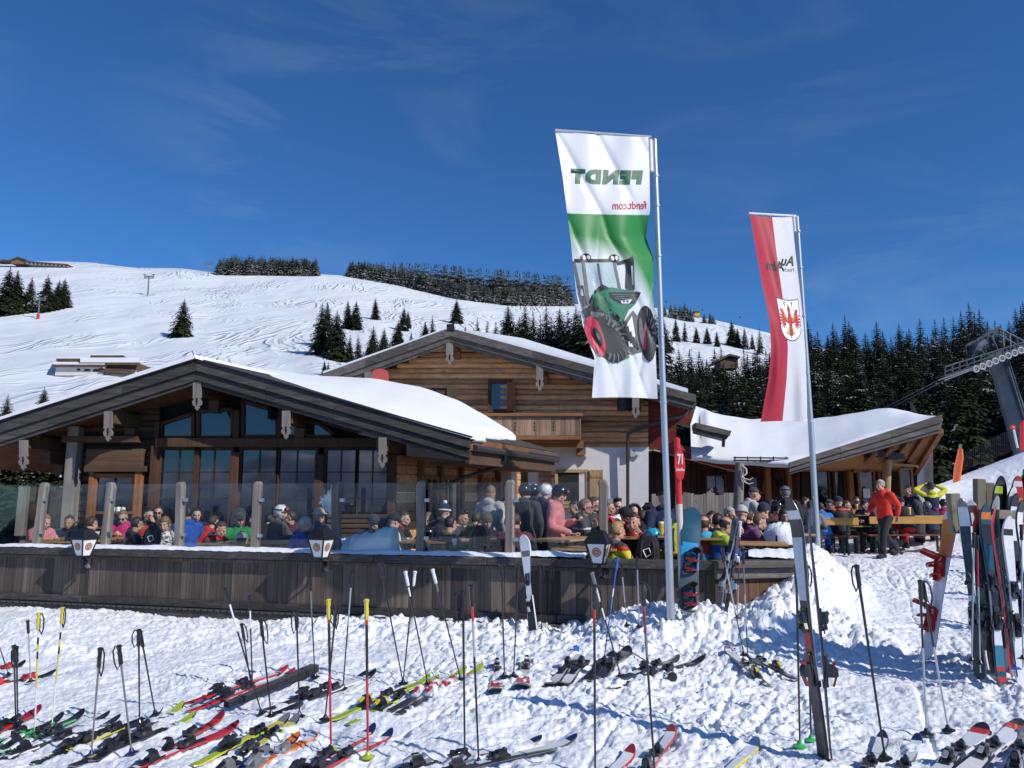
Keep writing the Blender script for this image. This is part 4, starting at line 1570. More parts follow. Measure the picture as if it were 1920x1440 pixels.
while s < (r1 - r0).length:
 w = rnd.uniform(0.13, 0.2)
 q0, q1 = (r0 + rd * s, r0 + rd * (s + w - 0.006))
 mb.tint = tt(0.6, 1.3)
 mb.prism([Vector((q0.x, q0.y, -0.1)), Vector((q1.x, q1.y, -0.1)), Vector((q1.x, q1.y, 0.72)), Vector((q0.x, q0.y, 0.72))], Vector((0, 0.03, 0)))
 s += w
mb.build('planks', wood('brown_plank', (0.13, 0.07, 0.045), 'Z', 0.5, 1.4, 20, 0.7), tr)
mb = MB()
mb.beam(r0 + Vector((-0.03, -0.05, -0.05)), r1 + Vector((0, -0.05, -0.05)), 0.26, 0.09)
mb.tint = 1.6
mb.beam(r0 + Vector((0, -0.05, -0.17)), r1 + Vector((0, -0.05, -0.17)), 0.07, 0.13)
mb.build('cap_rail', W_GREY, tr, bevel=0.01)
rows = []
for j in range(6):
 f = j / 5
 rows.append([P(x, 1048, lerp(10.35, 10.9, f)) * 1 for x in range(1404, 1500, 4)])
 for i, p in enumerate(rows[-1]):
  p.z = 0.86 + 0.09 * math.sin(PI * f) + 0.05 * float(fbm(np.array([i / 3.0]), np.array([f * 2]), 5, 2)[0])
mb = MB()
mb.grid(rows)
mb.build('snow_cover', M_SNOW, tr, smooth='all')
gb = thing('glass_balustrade', tuple(wp(600, 0.85)), 'row of clear glass panes held by weathered timber posts along the terrace edge', 'balustrade')
GP = [62, 190, 328, 472, 625, 785, 953, 1131]
M_CLIP = plain('steel_clip', (0.5, 0.5, 0.5), 0.3, 0.8)
for i, x in enumerate(GP):
 mb = MB()
 c = wp(x, 0.8, -0.08)
 lean = rnd.uniform(-0.02, 0.02) + (0.03 if i == 0 else 0)
 rings = []
 rz = math.atan2(WD.y, WD.x) + rnd.uniform(-0.15, 0.15)
 for z, k in ((0.8, 1.0), (1.3, 0.97), (1.8, 1.0), (1.87, 0.96), (1.905, 0.6)):
  h = 0.06 * k
  wv = rnd.uniform(-0.013, 0.013)
  rings.append([Vector((c.x + wv + lean * (z - 0.8) + math.cos(rz + t) * h * 1.41, c.y + math.sin(rz + t) * h * 1.41, z)) for t in (PI / 4, 3 * PI / 4, 5 * PI / 4, 7 * PI / 4)])
 mb.tint = tt(0.75, 1.15)
 mb.loft(rings)
 po = mb.build('post', W_GREYZ, gb, bevel=0.012)
 for z in (1.08, 1.62):
  m2 = MB()
  m2.box(c + WD * 0.1 + WN * 0.03 + Vector((0, 0, z - 0.8)), (0.07, 0.05, 0.05), rz)
  m2.build('clamp', M_CLIP, po)
M_EDGE = plain('glass_edge', (0.32, 0.42, 0.4), 0.2)
for x0, x1 in [(-130, 62)] + list(zip(GP[:-1], GP[1:])):
 mb = MB()
 q0, q1 = (wp(x0, 0.9, -0.06) + WD * 0.11, wp(x1, 0.9, -0.06) - WD * 0.1)
 mb.prism([q0, q1, q1 + Vector((0, 0, 0.97)), q0 + Vector((0, 0, 0.97))], -WN * 0.012)
 o = mb.build('pane', M_CLEAR, gb)
for x, Y, y0, y1 in ((42, 14.0, 912, 1005), (125, 16.3, 908, 990)):
 mb = MB()
 a, b = (P(x, y0, Y), P(x, y1, Y))
 mb.tint = tt(0.7, 1)
 mb.box((a + b) / 2, (0.15, 0.15, a.z - b.z), 0.2)
 mb.build('post', W_GREYZ, gb, bevel=0.012)
mb = MB()
a, b = (P(45, 914, 14.1), P(122, 910, 16.2))
mb.prism([Vector((a.x, a.y, 0.8)), Vector((b.x, b.y, 0.8)), b, a], Vector((0.012, 0, 0)))
mb.build('pane', M_CLEAR, gb)
M_ICE = snow_mat('packed_snow', (0.9, 0.95, 0.93), 9, 0.4, s2=40)
rows = []
for j in range(9):
 f = j / 8
 row = []
 for k in range(46):
  s_ = k / 45
  x = lerp(634, 728, s_)
  top = lerp(1.06, 1.15, s_) + 0.1 * math.sin(PI * s_ * 0.8) * s_ + 0.07 * (float(fbm(np.array([x / 8]), np.array([f * 2]), 4, 3)[0]) - 0.4)
  top = 0.84 + (top - 0.84 + 0.04 * (float(fbm(np.array([x / 5]), np.array([f * 4]), 14, 2)[0]) - 0.5)) * math.sin(PI * min(1, 0.06 + f * 0.8)) ** 0.75 * min(1, (1 - s_) * 14 + 0.02)
  row.append(wp(x, top, -0.09 - 0.5 * f))
 rows.append(row)
fr_ = [wp(lerp(634, 728, k / 45), 0.8, -0.085) for k in range(46)]
mb = MB()
mb.grid([fr_] + rows)
tag(mb.build('snow_heap', M_ICE, smooth='all'), 'pale packed snow piled behind the glass pane right of the middle lantern', 'snow heap')
rows = []
for j in range(5):
 f = j / 4
 rows.append([wp(lerp(590, 617, k / 12), lerp(lerp(1.66, 1.88, (k / 12) ** 1.5), 1.33 + 0.25 * (1 - k / 12), f) + 0.03 * math.sin(k * 2.1 + f * 5), -0.085 - 0.07 * math.sin(PI * f) - 0.02) for k in range(13)])
mb = MB()
mb.grid(rows)
o = mb.build('snow_patch', M_ICE, smooth='all')
so_ = o.modifiers.new('thick', 'SOLIDIFY')
so_.thickness = 0.03
tag(o, 'patch of snow stuck to the glass left of the middle timber post', 'snow patch')
M_MILK = plain('milk_glass', (0.78, 0.78, 0.76), 0.25, var=0.03)
M_EMBR = plain('emblem_brown', (0.23, 0.09, 0.05), 0.5)
M_EMBL = plain('emblem_sand', (0.55, 0.36, 0.26), 0.5)

def lantern(px, py, label):
 s0 = wp(px, 0, 0.34)
 Y = s0.y
 top, bot = (P(px, py, Y), P(px, py + 62, Y))
 c = bot.copy()
 L = thing('wall_lantern', tuple(c), label, 'lantern', 'lanterns on the terrace front')
 H = 0.27
 zb = c.z + 0.06
 ang0 = math.atan2(WD.y, WD.x) + R(38)

 def ring(r, z):
  return [Vector((c.x + math.cos(ang0 + k * PI / 2) * r, c.y + math.sin(ang0 + k * PI / 2) * r, z)) for k in range(4)]
 b4, t4 = (ring(0.1, zb), ring(0.19, zb + H))
 fm = MB()
 for k in range(4):
  fm.beam(b4[k], t4[k], 0.022, 0.022)
  fm.beam(b4[k], b4[(k + 1) % 4], 0.024, 0.024)
  fm.beam(t4[k], t4[(k + 1) % 4], 0.024, 0.024)
 fm.tube([Vector((c.x, c.y, zb - 0.02)), Vector((c.x, c.y, zb - 0.1))], 0.03, 8)
 fm.build('frame', M_BLACK, L)
 for k in range(4):
  k2 = (k + 1) % 4
  g = MB()
  inn = Vector((c.x, c.y, 0))
  q = [b4[k], b4[k2], t4[k2], t4[k]]
  cc = sum(q, Vector()) / 4
  nrm_ = (q[1] - q[0]).cross(q[3] - q[0]).normalized()
  if nrm_.dot(Vector((cc.x - c.x, cc.y - c.y, 0))) < 0:
   nrm_ = -nrm_
  q = [cc + (v - cc) * 0.93 for v in q]
  g.prism(q, -nrm_ * 0.008)
  go = g.build('pane', M_MILK, L)
  ux = (q[1] - q[0]).normalized()
  uy = nrm_.cross(ux)
  if uy.z < 0:
   uy = -uy
  d = MB()
  ctr = cc + uy * 0.02
  circ = lambda r, o, n=20: [ctr + ux * math.cos(2 * PI * i / n) * r + uy * math.sin(2 * PI * i / n) * r + nrm_ * o for i in range(n)]
  d.mi = 0
  d.add(circ(0.062, 0.003), [tuple(range(20))])
  d.mi = 1
  d.add(circ(0.05, 0.005), [tuple(range(20))])
  d.mi = 0
  d.add(circ(0.036, 0.007), [tuple(range(20))])
  d.mi = 1
  d.add([ctr + ux * math.cos(2 * PI * i / 10 + 1.57) * (0.03 if i % 2 == 0 else 0.013) + uy * math.sin(2 * PI * i / 10 + 1.57) * (0.03 if i % 2 == 0 else 0.013) + nrm_ * 0.009 for i in range(10)], [tuple(range(10))])
  d.build('emblem', [M_EMBR, M_EMBL], go, fixn=False)
 cp = MB()
 cp.loft([ring(0.225, zb + H), ring(0.22, zb + H + 0.02), ring(0.13, zb + H + 0.12), ring(0.115, zb + H + 0.15), ring(0.02, zb + H + 0.17)])
 cp.ell((c.x, c.y, zb + H + 0.19), (0.022, 0.022, 0.03), 8, 6)
 cp.build('cap', M_BLACK, L)
 br = MB()
 w0 = wp(px + 12, bot.z - 0.05, 0.0)
 br.tube([Vector((c.x, c.y, zb - 0.08)), Vector((c.x, c.y, zb - 0.16)), Vector((c.x, c.y, zb - 0.16)).lerp(w0, 0.5) + Vector((0, 0, -0.06)), w0 + WN * 0.1 + Vector((0, 0, -0.01)), w0], 0.018, 8)
 br.ell(w0 + WN * 0.02, (0.07, 0.07, 0.07), 10, 8)
 br.build('bracket', M_BLACK, L, smooth=True)
 pl = MB()
 q = wp(px + 12, bot.z - 0.06, 0.035)
 pl.box(q, (0.17, 0.05, 0.18), math.atan2(WD.y, WD.x))
 pl.build('back_plate', W_GREYZ, L, bevel=0.02)
lantern(155, 988, 'black lantern with white emblem panes below the glass at the far left')
lantern(601, 992, 'black lantern with white emblem panes below the post beside the snow patch')
lantern(1123, 1004, 'black lantern with white emblem panes at the right end of the glass')

def text_mesh(body, bold=0.0, spacing=1.0, shear=0.0):
 cu = bpy.data.curves.new('t', 'FONT')
 cu.body = body
 cu.offset = bold
 cu.space_character = spacing
 cu.shear = shear
 cu.resolution_u = 3
 o = bpy.data.objects.new('t', cu)
 COL.objects.link(o)
 dg = bpy.context.evaluated_depsgraph_get()
 me = o.evaluated_get(dg).to_mesh()
 vs = [v.co.to_2d() for v in me.vertices]
 fs = [tuple(p.vertices) for p in me.polygons]
 o.evaluated_get(dg).to_mesh_clear()
 bpy.data.objects.remove(o)
 bpy.data.curves.remove(cu)
 xs, ys = ([v.x for v in vs], [v.y for v in vs])
 x0, x1, y0, y1 = (min(xs), max(xs), min(ys), max(ys))
 return ([((v.x - x0) / (x1 - x0), (v.y - y0) / (y1 - y0)) for v in vs], fs)

class Decal:
 """flat artwork in (u,v) pressed on to a curved cloth"""

 def __init__(s, S, step=0.04):
  s.S, s.step, s.items = (S, step, [])

 def poly(s, uv, m, lay=1):
  s.items.append((list(uv), [tuple(range(len(uv)))], m, lay))

 def disc(s, c, ru, rv, m, lay=1, n=24, a0=0, a1=2 * PI):
  s.poly([(c[0] + math.cos(a0 + (a1 - a0) * i / n) * ru, c[1] + math.sin(a0 + (a1 - a0) * i / n) * rv) for i in range(n)], m, lay)

 def text(s, body, u0, v0, u1, v1, m, lay=1, mirror=True, rot=0, **k):
  vs, fs = text_mesh(body, **k)
  out = []
  for x, y in vs:
   x = 1 - x if mirror else x
   out.append((u0 + (u1 - u0) * x + rot * (y - 0.5), v1 + (v0 - v1) * y))
  s.items.append((out, fs, m, lay))

 def build(s, name, mats, parent):
  mb = MB()
  for uv, fs, m, lay in s.items:
   bm = bmesh.new()
   vv = [bm.verts.new((u, v, 0)) for u, v in uv]
   for f in fs:
    try:
     bm.faces.new([vv[i] for i in f])
    except ValueError:
     pass
   bmesh.ops.triangulate(bm, faces=bm.faces[:])
   for ax in (0, 1):
    st = s.step * (1 if ax == 0 else 0.5)
    lo = min((v.co[ax] for v in bm.verts))
    hi = max((v.co[ax] for v in bm.verts))
    k = math.ceil(lo / st)
    while k * st < hi:
     no = (1, 0, 0) if ax == 0 else (0, 1, 0)
     co = (k * st, 0, 0) if ax == 0 else (0, k * st, 0)
     bmesh.ops.bisect_plane(bm, geom=bm.verts[:] + bm.edges[:] + bm.faces[:], plane_co=co, plane_no=no)
     k += 1
   bm.verts.index_update()
   mb.mi = m
   mb.add([s.S(v.co.x, v.co.y, 0.003 * lay) for v in bm.verts], [tuple((v.index for v in f.verts)) for f in bm.faces])
   bm.free()
  return mb.build(name, mats, parent, smooth='all')

def flag_surface(left, right, YL, YR, wave, vs):
 """left/right: image polylines (x,y) with parameter vs; returns S(u,v,off)"""

 def S(u, v, off=0.0):
  lx, ly = (float(np.interp(v, vs, [p[0] for p in left])), float(np.interp(v, vs, [p[1] for p in left])))
  rx, ry = (float(np.interp(v, vs, [p[0] for p in right])), float(np.interp(v, vs, [p[1] for p in right])))
  Y = lerp(YL, YR, u) + wave(u, v)
  p = P(lerp(lx, rx, u), lerp(ly, ry, u) - 4 * math.sin(PI * u) * (v - 0.5), Y - off * 1.2)
  return p
 return S

def flag_cloth(name, S, mat, parent, nu=40, nv=110):
 mb = MB()
 mb.grid([[S(i / nu, j / nv) for i in range(nu + 1)] for j in range(nv + 1)])
 me = mb.mesh(name, mat, 'all')
 uvl = me.uv_layers.new(name='UVMap')
 for lp in me.loops:
  j, i = divmod(lp.vertex_index, nu + 1)
  uvl.data[lp.index].uv = (i / nu, j / nv)
 return link(name, me, parent)

def flag_mat(name, fn):
 m, nt, b, out = _new(name)
 uv = nt.nodes.new('ShaderNodeUVMap')
 sx = nt.nodes.new('ShaderNodeSeparateXYZ')
 nt.links.new(uv.outputs[0], sx.inputs[0])
 c = fn(nt, sx.outputs[0], sx.outputs[1])
 tr = nt.nodes.new('ShaderNodeBsdfTranslucent')
 nt.links.new(c, tr.inputs[0])
 nt.links.new(c, b.inputs['Base Color'])
 b.inputs['Roughness'].default_value = 0.45
 b.inputs['Sheen Weight'].default_value = 0.15
 mx = nt.nodes.new('ShaderNodeMixShader')
 mx.inputs[0].default_value = 0.28
 nt.links.new(b.outputs[0], mx.inputs[1])
 nt.links.new(tr.outputs[0], mx.inputs[2])
 nt.links.new(mx.outputs[0], out.inputs[0])
 return m

def mth(nt, op, a, b):
 n = nt.nodes.new('ShaderNodeMath')
 n.operation = op
 for i, v in enumerate((a, b)):
  if isinstance(v, (int, float)):
   n.inputs[i].default_value = v
  else:
   nt.links.new(v, n.inputs[i])
 return n.outputs[0]
M_ALU = plain('brushed_aluminium', (0.55, 0.56, 0.57), 0.35, 0.75, 0.06, 60)

def pole(mb, pts, r0, r1):
 mb.tube(pts, [lerp(r0, r1, i / (len(pts) - 1)) for i in range(len(pts))], 16)
fp = thing('flag_pole', tuple(P(1257, 1150, 9.3)), 'tall aluminium flag pole carrying the green and white tractor banner', 'flag pole')
mb = MB()
a, b = (P(1258, 1160, 9.3), P(1227, 262, 9.3))
mid = P(1252, 978, 9.3)
pole(mb, [a, mid], 0.049, 0.047)
pole(mb, [mid, a.lerp(b, 0.62), b], 0.04, 0.032)
mb.ell(b, (0.034, 0.034, 0.02), 12, 6)
mb.build('shaft', M_ALU, fp, smooth=True)
mb = MB()
mb.tube([mid + Vector((0, 0, -0.04)), mid + Vector((0, 0, 0.04))], 0.05, 16)
mb.build('collar', M_ALU, fp, smooth=True)
for y in (330, 386, 480, 630, 754):
 c = P(1227 + (y - 262) * 0.0345, y, 9.3)
 mb = MB()
 mb.tube([c + Vector((0, 0, -0.012)), c + Vector((0, 0, 0.012))], 0.045, 12)
 mb.build('collar', M_ALU, fp, smooth=True)
mb = MB()
mb.tube([P(1219, 262, 9.28), P(1221, 322, 9.28)], 0.028, 10)
mb.build('boom_bracket', plain('white_fitting', (0.7, 0.7, 0.68), 0.4), fp, smooth=True)
mb = MB()
mb.tube([P(1040, 243.5, 8.9), P(1221, 256.5, 9.28)], 0.014, 8)
mb.build('boom', M_ALU, fp, smooth=True)
vs1 = [0, 0.175, 0.315, 0.345, 0.4, 0.49, 0.6, 0.74, 0.85, 1]
L1 = [(1041, 245), (1055, 332), (1063, 396), (1064, 404), (1069, 440), (1074, 490), (1081, 552), (1094, 616), (1115, 671), (1110, 746)]
R1 = [(1216, 257), (1218, 335), (1219, 395), (1216, 411), (1211, 444), (1225, 484), (1225, 557), (1228, 628), (1230, 676), (1233, 748)]

def wave1(u, v):
 w = 0.05 * math.sin(3.2 * u + 7.5 * v) * (0.35 + v) * math.sin(PI * min(1, u * 1.1 + 0.05))
 w += 0.1 * math.exp(-((u - 0.97) / 0.12) ** 2 - ((v - 0.42) / 0.07) ** 2)
 w += 0.045 * math.sin(11 * (u - v * 0.9) + 1) * math.exp(-((v - 0.45) / 0.16) ** 2) * u
 w += 0.03 * math.sin(15 * u + 1.2) * sstep(0.78, 1, v)
 w += 0.016 * math.sin(13 * u + 5 * v) * (1 - v)
 w += 0.05 * (1 - abs(math.sin(4.2 * u + 3.1 * v + 0.4))) ** 3 * sstep(0.3, 0.5, v)
 w += 0.028 * (1 - abs(math.sin(7 * u - 9 * v))) ** 4
 return float(w)
S1 = flag_surface(L1, R1, 8.9, 9.22, wave1, vs1)

def col1(nt, u, v):
 d = mth(nt, 'SUBTRACT', v, mth(nt, 'MULTIPLY', mth(nt, 'POWER', u, 3.0), 0.17))
 g = ramp(nt, d, [(0.0, (0.86, 0.86, 0.88)), (0.34, (0.86, 0.86, 0.88)), (0.345, (0.025, 0.25, 0.05)), (0.405, (0.03, 0.27, 0.055)), (0.475, (0.8, 0.84, 0.84)), (1, (0.84, 0.85, 0.88))])
 top = ramp(nt, v, [(0.0, (0, 0, 0)), (0.3295, (0, 0, 0)), (0.33, (1, 1, 1)), (1, (1, 1, 1))])
 d2 = mth(nt, 'SUBTRACT', v, mth(nt, 'MULTIPLY', mth(nt, 'POWER', u, 3.0), 0.0))
 g2 = ramp(nt, mth(nt, 'SUBTRACT', v, mth(nt, 'MULTIPLY', mth(nt, 'POWER', u, 3.2), 0.19)), [(0, (0.025, 0.25, 0.05)), (0.4, (0.03, 0.27, 0.055)), (0.48, (0.8, 0.84, 0.84)), (1, (0.84, 0.85, 0.88))])
 g2.node.color_ramp.elements.new(0.345) if False else None
 return mixc(nt, top, (0.86, 0.86, 0.88), g2)
flag = thing('banner', tuple(P(1130, 500, 9)), 'big white and green banner with a tractor and mirrored lettering, left of its pole', 'flag')
flag_cloth('cloth', S1, flag_mat('tractor_banner', col1), flag)
FG = plain('print_green', (0.012, 0.1, 0.045), 0.5, var=0.05)
FR = plain('print_red', (0.42, 0.02, 0.05), 0.5, var=0.05)
FK = plain('print_black', (0.008, 0.009, 0.01), 0.5, var=0.1)
FGY = plain('print_grey', (0.1, 0.115, 0.12), 0.5, var=0.2)
FLG = plain('print_glass', (0.34, 0.44, 0.47), 0.5, var=0.1)
FW = plain('print_white', (0.8, 0.81, 0.83), 0.5, var=0.04)
FM = plain('print_midgreen', (0.015, 0.16, 0.085), 0.5, var=0.15)
MS = [FG, FR, FK, FGY, FLG, FW, FM]
d = Decal(S1)
d.text('FENDT', 0.1, 0.14, 0.93, 0.2, 0, bold=0.085, shear=-0.15, spacing=1.22)
d.build('lettering', MS, flag)
d = Decal(S1)
d.text('fendt.com', 0.55, 0.272, 0.96, 0.308, 1, bold=0.02)
d.build('lettering', MS, flag)
d = Decal(S1)
d.poly([(0.02, 0.487), (0.52, 0.492), (0.6, 0.6), (0.1, 0.65)], 4)
d.poly([(0.02, 0.482), (0.54, 0.487), (0.54, 0.497), (0.02, 0.494)], 2, 2)
for l in ([(0.11, 0.49), (0.15, 0.49), (0.17, 0.66), (0.12, 0.66)], [(0.49, 0.492), (0.525, 0.492), (0.6, 0.6), (0.56, 0.6)], [(0.3, 0.5), (0.32, 0.5), (0.35, 0.575), (0.33, 0.575)], [(0.0, 0.49), (0.03, 0.49), (0.1, 0.66), (0.04, 0.66)]):
 d.poly(l, 3, 2)
d.poly([(0.14, 0.63), (0.22, 0.59), (0.34, 0.565), (0.46, 0.58), (0.4, 0.64), (0.18, 0.665)], 2, 2)
for u, v in ((0.17, 0.478), (0.52, 0.484)):
 d.disc((u, v), 0.065, 0.014, 2, 3)
 for e in (-0.02, 0.03):
  d.disc((u + e, v), 0.02, 0.008, 5, 4, 12)
d.poly([(0.02, 0.57), (0.1, 0.57), (0.12, 0.645), (0.05, 0.65)], 2, 2)
d.poly([(0.045, 0.58), (0.085, 0.58), (0.09, 0.605), (0.06, 0.605)], 4, 3)
d.poly([(0.54, 0.497), (0.7, 0.488), (0.76, 0.474), (0.75, 0.5), (0.55, 0.507)], 2, 2)
d.poly([(0.66, 0.492), (0.76, 0.485), (0.76, 0.58), (0.7, 0.592), (0.64, 0.575)], 2, 2)
d.poly([(0.72, 0.51), (0.745, 0.51), (0.75, 0.57), (0.725, 0.57)], 4, 3)
d.poly([(0.2, 0.6), (0.45, 0.575), (0.84, 0.588), (0.76, 0.63), (0.66, 0.655), (0.56, 0.71), (0.4, 0.69), (0.22, 0.65)], 6, 3)
d.poly([(0.22, 0.612), (0.34, 0.6), (0.44, 0.64), (0.36, 0.675), (0.24, 0.65)], 0, 4)
d.poly([(0.42, 0.59), (0.84, 0.588), (0.74, 0.628), (0.55, 0.632), (0.44, 0.61)], 2, 4)
for k in range(4):
 d.poly([(0.46 + 0.02 * k, 0.595 + 0.007 * k), (0.8 - 0.02 * k, 0.595 + 0.007 * k), (0.8 - 0.02 * k, 0.598 + 0.007 * k), (0.46 + 0.02 * k, 0.598 + 0.007 * k)], 3, 5)
d.poly([(0.57, 0.618), (0.72, 0.612), (0.68, 0.628), (0.58, 0.63)], 5, 5)
for u in (0.61, 0.66):
 d.disc((u, 0.621), 0.018, 0.005, 3, 6, 10)
d.poly([(0.03, 0.665), (0.2, 0.635), (0.42, 0.655), (0.64, 0.71), (0.56, 0.755), (0.34, 0.715), (0.08, 0.735)], 2, 3)
d.poly([(0.14, 0.668), (0.36, 0.672), (0.56, 0.722), (0.5, 0.732), (0.34, 0.695), (0.14, 0.69)], 3, 4)
d.poly([(0.5, 0.73), (0.72, 0.655), (0.84, 0.7), (0.78, 0.82), (0.56, 0.835)], 3, 3)
d.poly([(0.6, 0.72), (0.7, 0.675), (0.72, 0.75), (0.66, 0.8), (0.6, 0.8)], 5, 4)
for k in range(5):
 d.poly([(0.58 + 0.03 * k, 0.7 + 0.02 * k), (0.61 + 0.03 * k, 0.695 + 0.02 * k), (0.63 + 0.03 * k, 0.775 + 0.008 * k), (0.6 + 0.03 * k, 0.78 + 0.008 * k)], 2, 5)
d.disc((0.33, 0.775), 0.27, 0.094, 2, 4)
d.disc((0.89, 0.745), 0.135, 0.112, 2, 4)
d.disc((0.13, 0.765), 0.125, 0.078, 1, 5)
d.disc((0.17, 0.768), 0.055, 0.036, 2, 6)
d.disc((0.17, 0.768), 0.022, 0.014, 3, 7)
d.disc((0.83, 0.735), 0.045, 0.075, 1, 5, 20, -0.6, 2.2)
d.disc((0.81, 0.735), 0.03, 0.055, 3, 6, 16)
for k in range(11):
 a = -1.5 + k * 0.34
 u0, v0 = (0.33 + math.cos(a) * 0.16, 0.775 + math.sin(a) * 0.056)
 u1, v1 = (0.33 + math.cos(a + 0.15) * 0.262, 0.775 + math.sin(a + 0.15) * 0.091)
 d.poly([(u0, v0), (u1, v1), (u1 + 0.018, v1 + 0.008), (u0 + 0.022, v0 + 0.006)], 3, 6)
for k in range(10):
 a = -1.5 + k * 0.31
 u0, v0 = (0.89 + math.cos(a) * 0.07, 0.745 + math.sin(a) * 0.06)
 u1, v1 = (0.89 + math.cos(a + 0.1) * 0.115, 0.745 + math.sin(a + 0.1) * 0.106)
 d.poly([(u0, v0), (u1, v1), (u1 + 0.006, v1 + 0.01), (u0 + 0.008, v0 + 0.008)], 3, 6)
d.poly([(0.42, 0.825), (0.52, 0.8), (0.58, 0.845), (0.42, 0.862)], 6, 2)
d.build('tractor_print', MS, flag)
fp2 = thing('flag_pole', tuple(P(1533, 1020, 14)), 'second aluminium flag pole, rising from the snow heap with the red and white flag', 'flag pole')
mb = MB()
a, b = (P(1533.5, 1040, 14), P(1494, 406, 14))
m_ = P(1520, 790, 14)
pole(mb, [a, m_], 0.056, 0.05)
pole(mb, [m_, b], 0.045, 0.036)
mb.ell(b, (0.04, 0.04, 0.02), 12, 6)
mb.build('shaft', M_ALU, fp2, smooth=True)
mb = MB()
for y in (434, 502, 593, 700, 790, 940):
 c = P(1494 + (y - 406) * 0.0622, y, 14)
 mb = MB()
 mb.tube([c + Vector((0, 0, -0.015)), c + Vector((0, 0, 0.015))], 0.058, 12)
 mb.build('collar', M_ALU, fp2, smooth=True)
mb = MB()
mb.tube([P(1404, 400, 13.6), P(1492, 405, 13.97)], 0.022, 8)
mb.tube([P(1488, 404, 13.95), P(1490, 434, 13.95)], 0.028, 8)
mb.build('boom', plain('white_fitting', (0.7, 0.7, 0.68)), fp2, smooth=True)
vs2 = [0, 0.18, 0.35, 0.52, 0.65, 0.79, 1]
L2 = [(1406, 403), (1418, 472), (1430, 539), (1443, 603), (1446, 655), (1441, 710), (1426, 791)]
R2 = [(1485, 407), (1492, 478), (1500, 545), (1507, 610), (1510, 655), (1512, 710), (1514, 792)]

def wave2(u, v):
 return float(0.05 * math.sin(5 * u + 5 * v) * (0.3 + v) * math.sin(PI * min(1, u + 0.05)) + 0.06 * math.sin(9 * u + 2.0) * sstep(0.6, 0.95, v) * (1 - u) + 0.02 * math.sin(12 * u - 7 * v))
S2 = flag_surface(L2, R2, 13.55, 13.95, wave2, vs2)

def col2(nt, u, v):
 e = mth(nt, 'ADD', u, mth(nt, 'MULTIPLY', mth(nt, 'SUBTRACT', v, 0.35), 0.06))
 return ramp(nt, e, [(0, (0.5, 0.02, 0.045)), (0.505, (0.5, 0.02, 0.045)), (0.509, (0.8, 0.79, 0.8)), (1, (0.8, 0.79, 0.8))])
f2 = thing('banner', tuple(P(1460, 600, 14)), 'red and white banner with an eagle shield and mirrored black lettering', 'flag')
flag_cloth('cloth', S2, flag_mat('shield_banner', col2), f2, 24, 80)
FY = plain('print_gold', (0.55, 0.36, 0.05), 0.5)
FRE = plain('print_eagle', (0.48, 0.03, 0.03), 0.5)
MS2 = [FK, FW, FRE, FY, FG]
d = Decal(S2)
d.text('Au', 0.62, 0.185, 0.96, 0.235, 0, bold=0.03, rot=0.1)
d.text('Hoch-', 0.6, 0.243, 0.9, 0.262, 0, bold=0.0)
d.text('Alm', 0.2, 0.213, 0.66, 0.262, 0, bold=0.03)
d.build('lettering', MS2, f2)
d = Decal(S2)

def shield(k, u=0.62, v=0.5):
 p = []
 for i in range(21):
  t = i / 20
  p.append((u + (0.5 - t) * 0.6 * k, v + (-0.108 + 0.008 * math.sin(PI * t)) * k))
 q = []
 for i in range(1, 20):
  a = PI * i / 20
  q.append((u - 0.3 * k * math.cos(a), v + (0.02 + 0.09 * math.sin(a) ** 0.8) * k))
 return p + q
d.poly(shield(1.0), 0, 1)
d.poly(shield(0.955), 1, 2)

def eu(x, y):
 return (0.62 + x * 0.31, 0.503 + y * 0.108)
d.poly([eu(-0.14, -0.55), eu(0, -0.72), eu(0.14, -0.55), eu(0.1, -0.35), eu(0.2, -0.05), eu(0.12, 0.3), eu(0, 0.42), eu(-0.12, 0.3), eu(-0.2, -0.05), eu(-0.1, -0.35)], 2, 3)
for sg in (-1, 1):
 d.poly([eu(sg * 0.1, -0.1), eu(sg * 0.35, -0.15), eu(sg * 0.55, -0.5), eu(sg * 0.82, -0.55), eu(sg * 0.7, -0.25), eu(sg * 0.45, 0.08), eu(sg * 0.15, 0.15)], 2, 3)
 for k in range(6):
  a = -0.55 + k * 0.33
  bx, by = (0.45 + 0.12 * math.cos(a + 0.3), -0.12 + k * 0.05)
  ex, ey = (0.45 + 0.5 * math.cos(a), -0.08 + 0.62 * math.sin(a + 0.1) * 0.8)
  d.poly([eu(sg * bx, by - 0.05), eu(sg * ex, ey - 0.02), eu(sg * (ex + 0.03), ey + 0.05), eu(sg * (bx - 0.06), by + 0.08)], 2, 3)
 d.poly([eu(sg * 0.4, -0.3), eu(sg * 0.5, -0.22), eu(sg * 0.3, 0.02), eu(sg * 0.18, 0.02)], 3, 4)
 d.poly([eu(sg * 0.08, 0.3), eu(sg * 0.16, 0.28), eu(sg * 0.28, 0.62), eu(sg * 0.2, 0.66)], 3, 4)
 d.poly([eu(sg * 0.18, 0.56), eu(sg * 0.42, 0.56), eu(sg * 0.42, 0.62), eu(sg * 0.18, 0.66)], 3, 4)
 for k in range(4):
  a = 2.6 - k * 0.55
  cx, cy = (sg * 0.26 * math.sin(a * 0.9) + sg * 0.08, -0.62 - 0.32 * math.cos(a - 2.2) * 0.6)
  d.poly([eu(cx - 0.03, cy - 0.06), eu(cx + 0.03, cy - 0.06), eu(cx + 0.05 * sg, cy + 0.08)], 4, 3)
d.poly([eu(-0.1, 0.4), eu(0, 0.34), eu(0.1, 0.4), eu(0.05, 0.6), eu(0.17, 0.72), eu(0.05, 0.72), eu(0, 0.92), eu(-0.05, 0.72), eu(-0.17, 0.72), eu(-0.05, 0.6)], 2, 3)
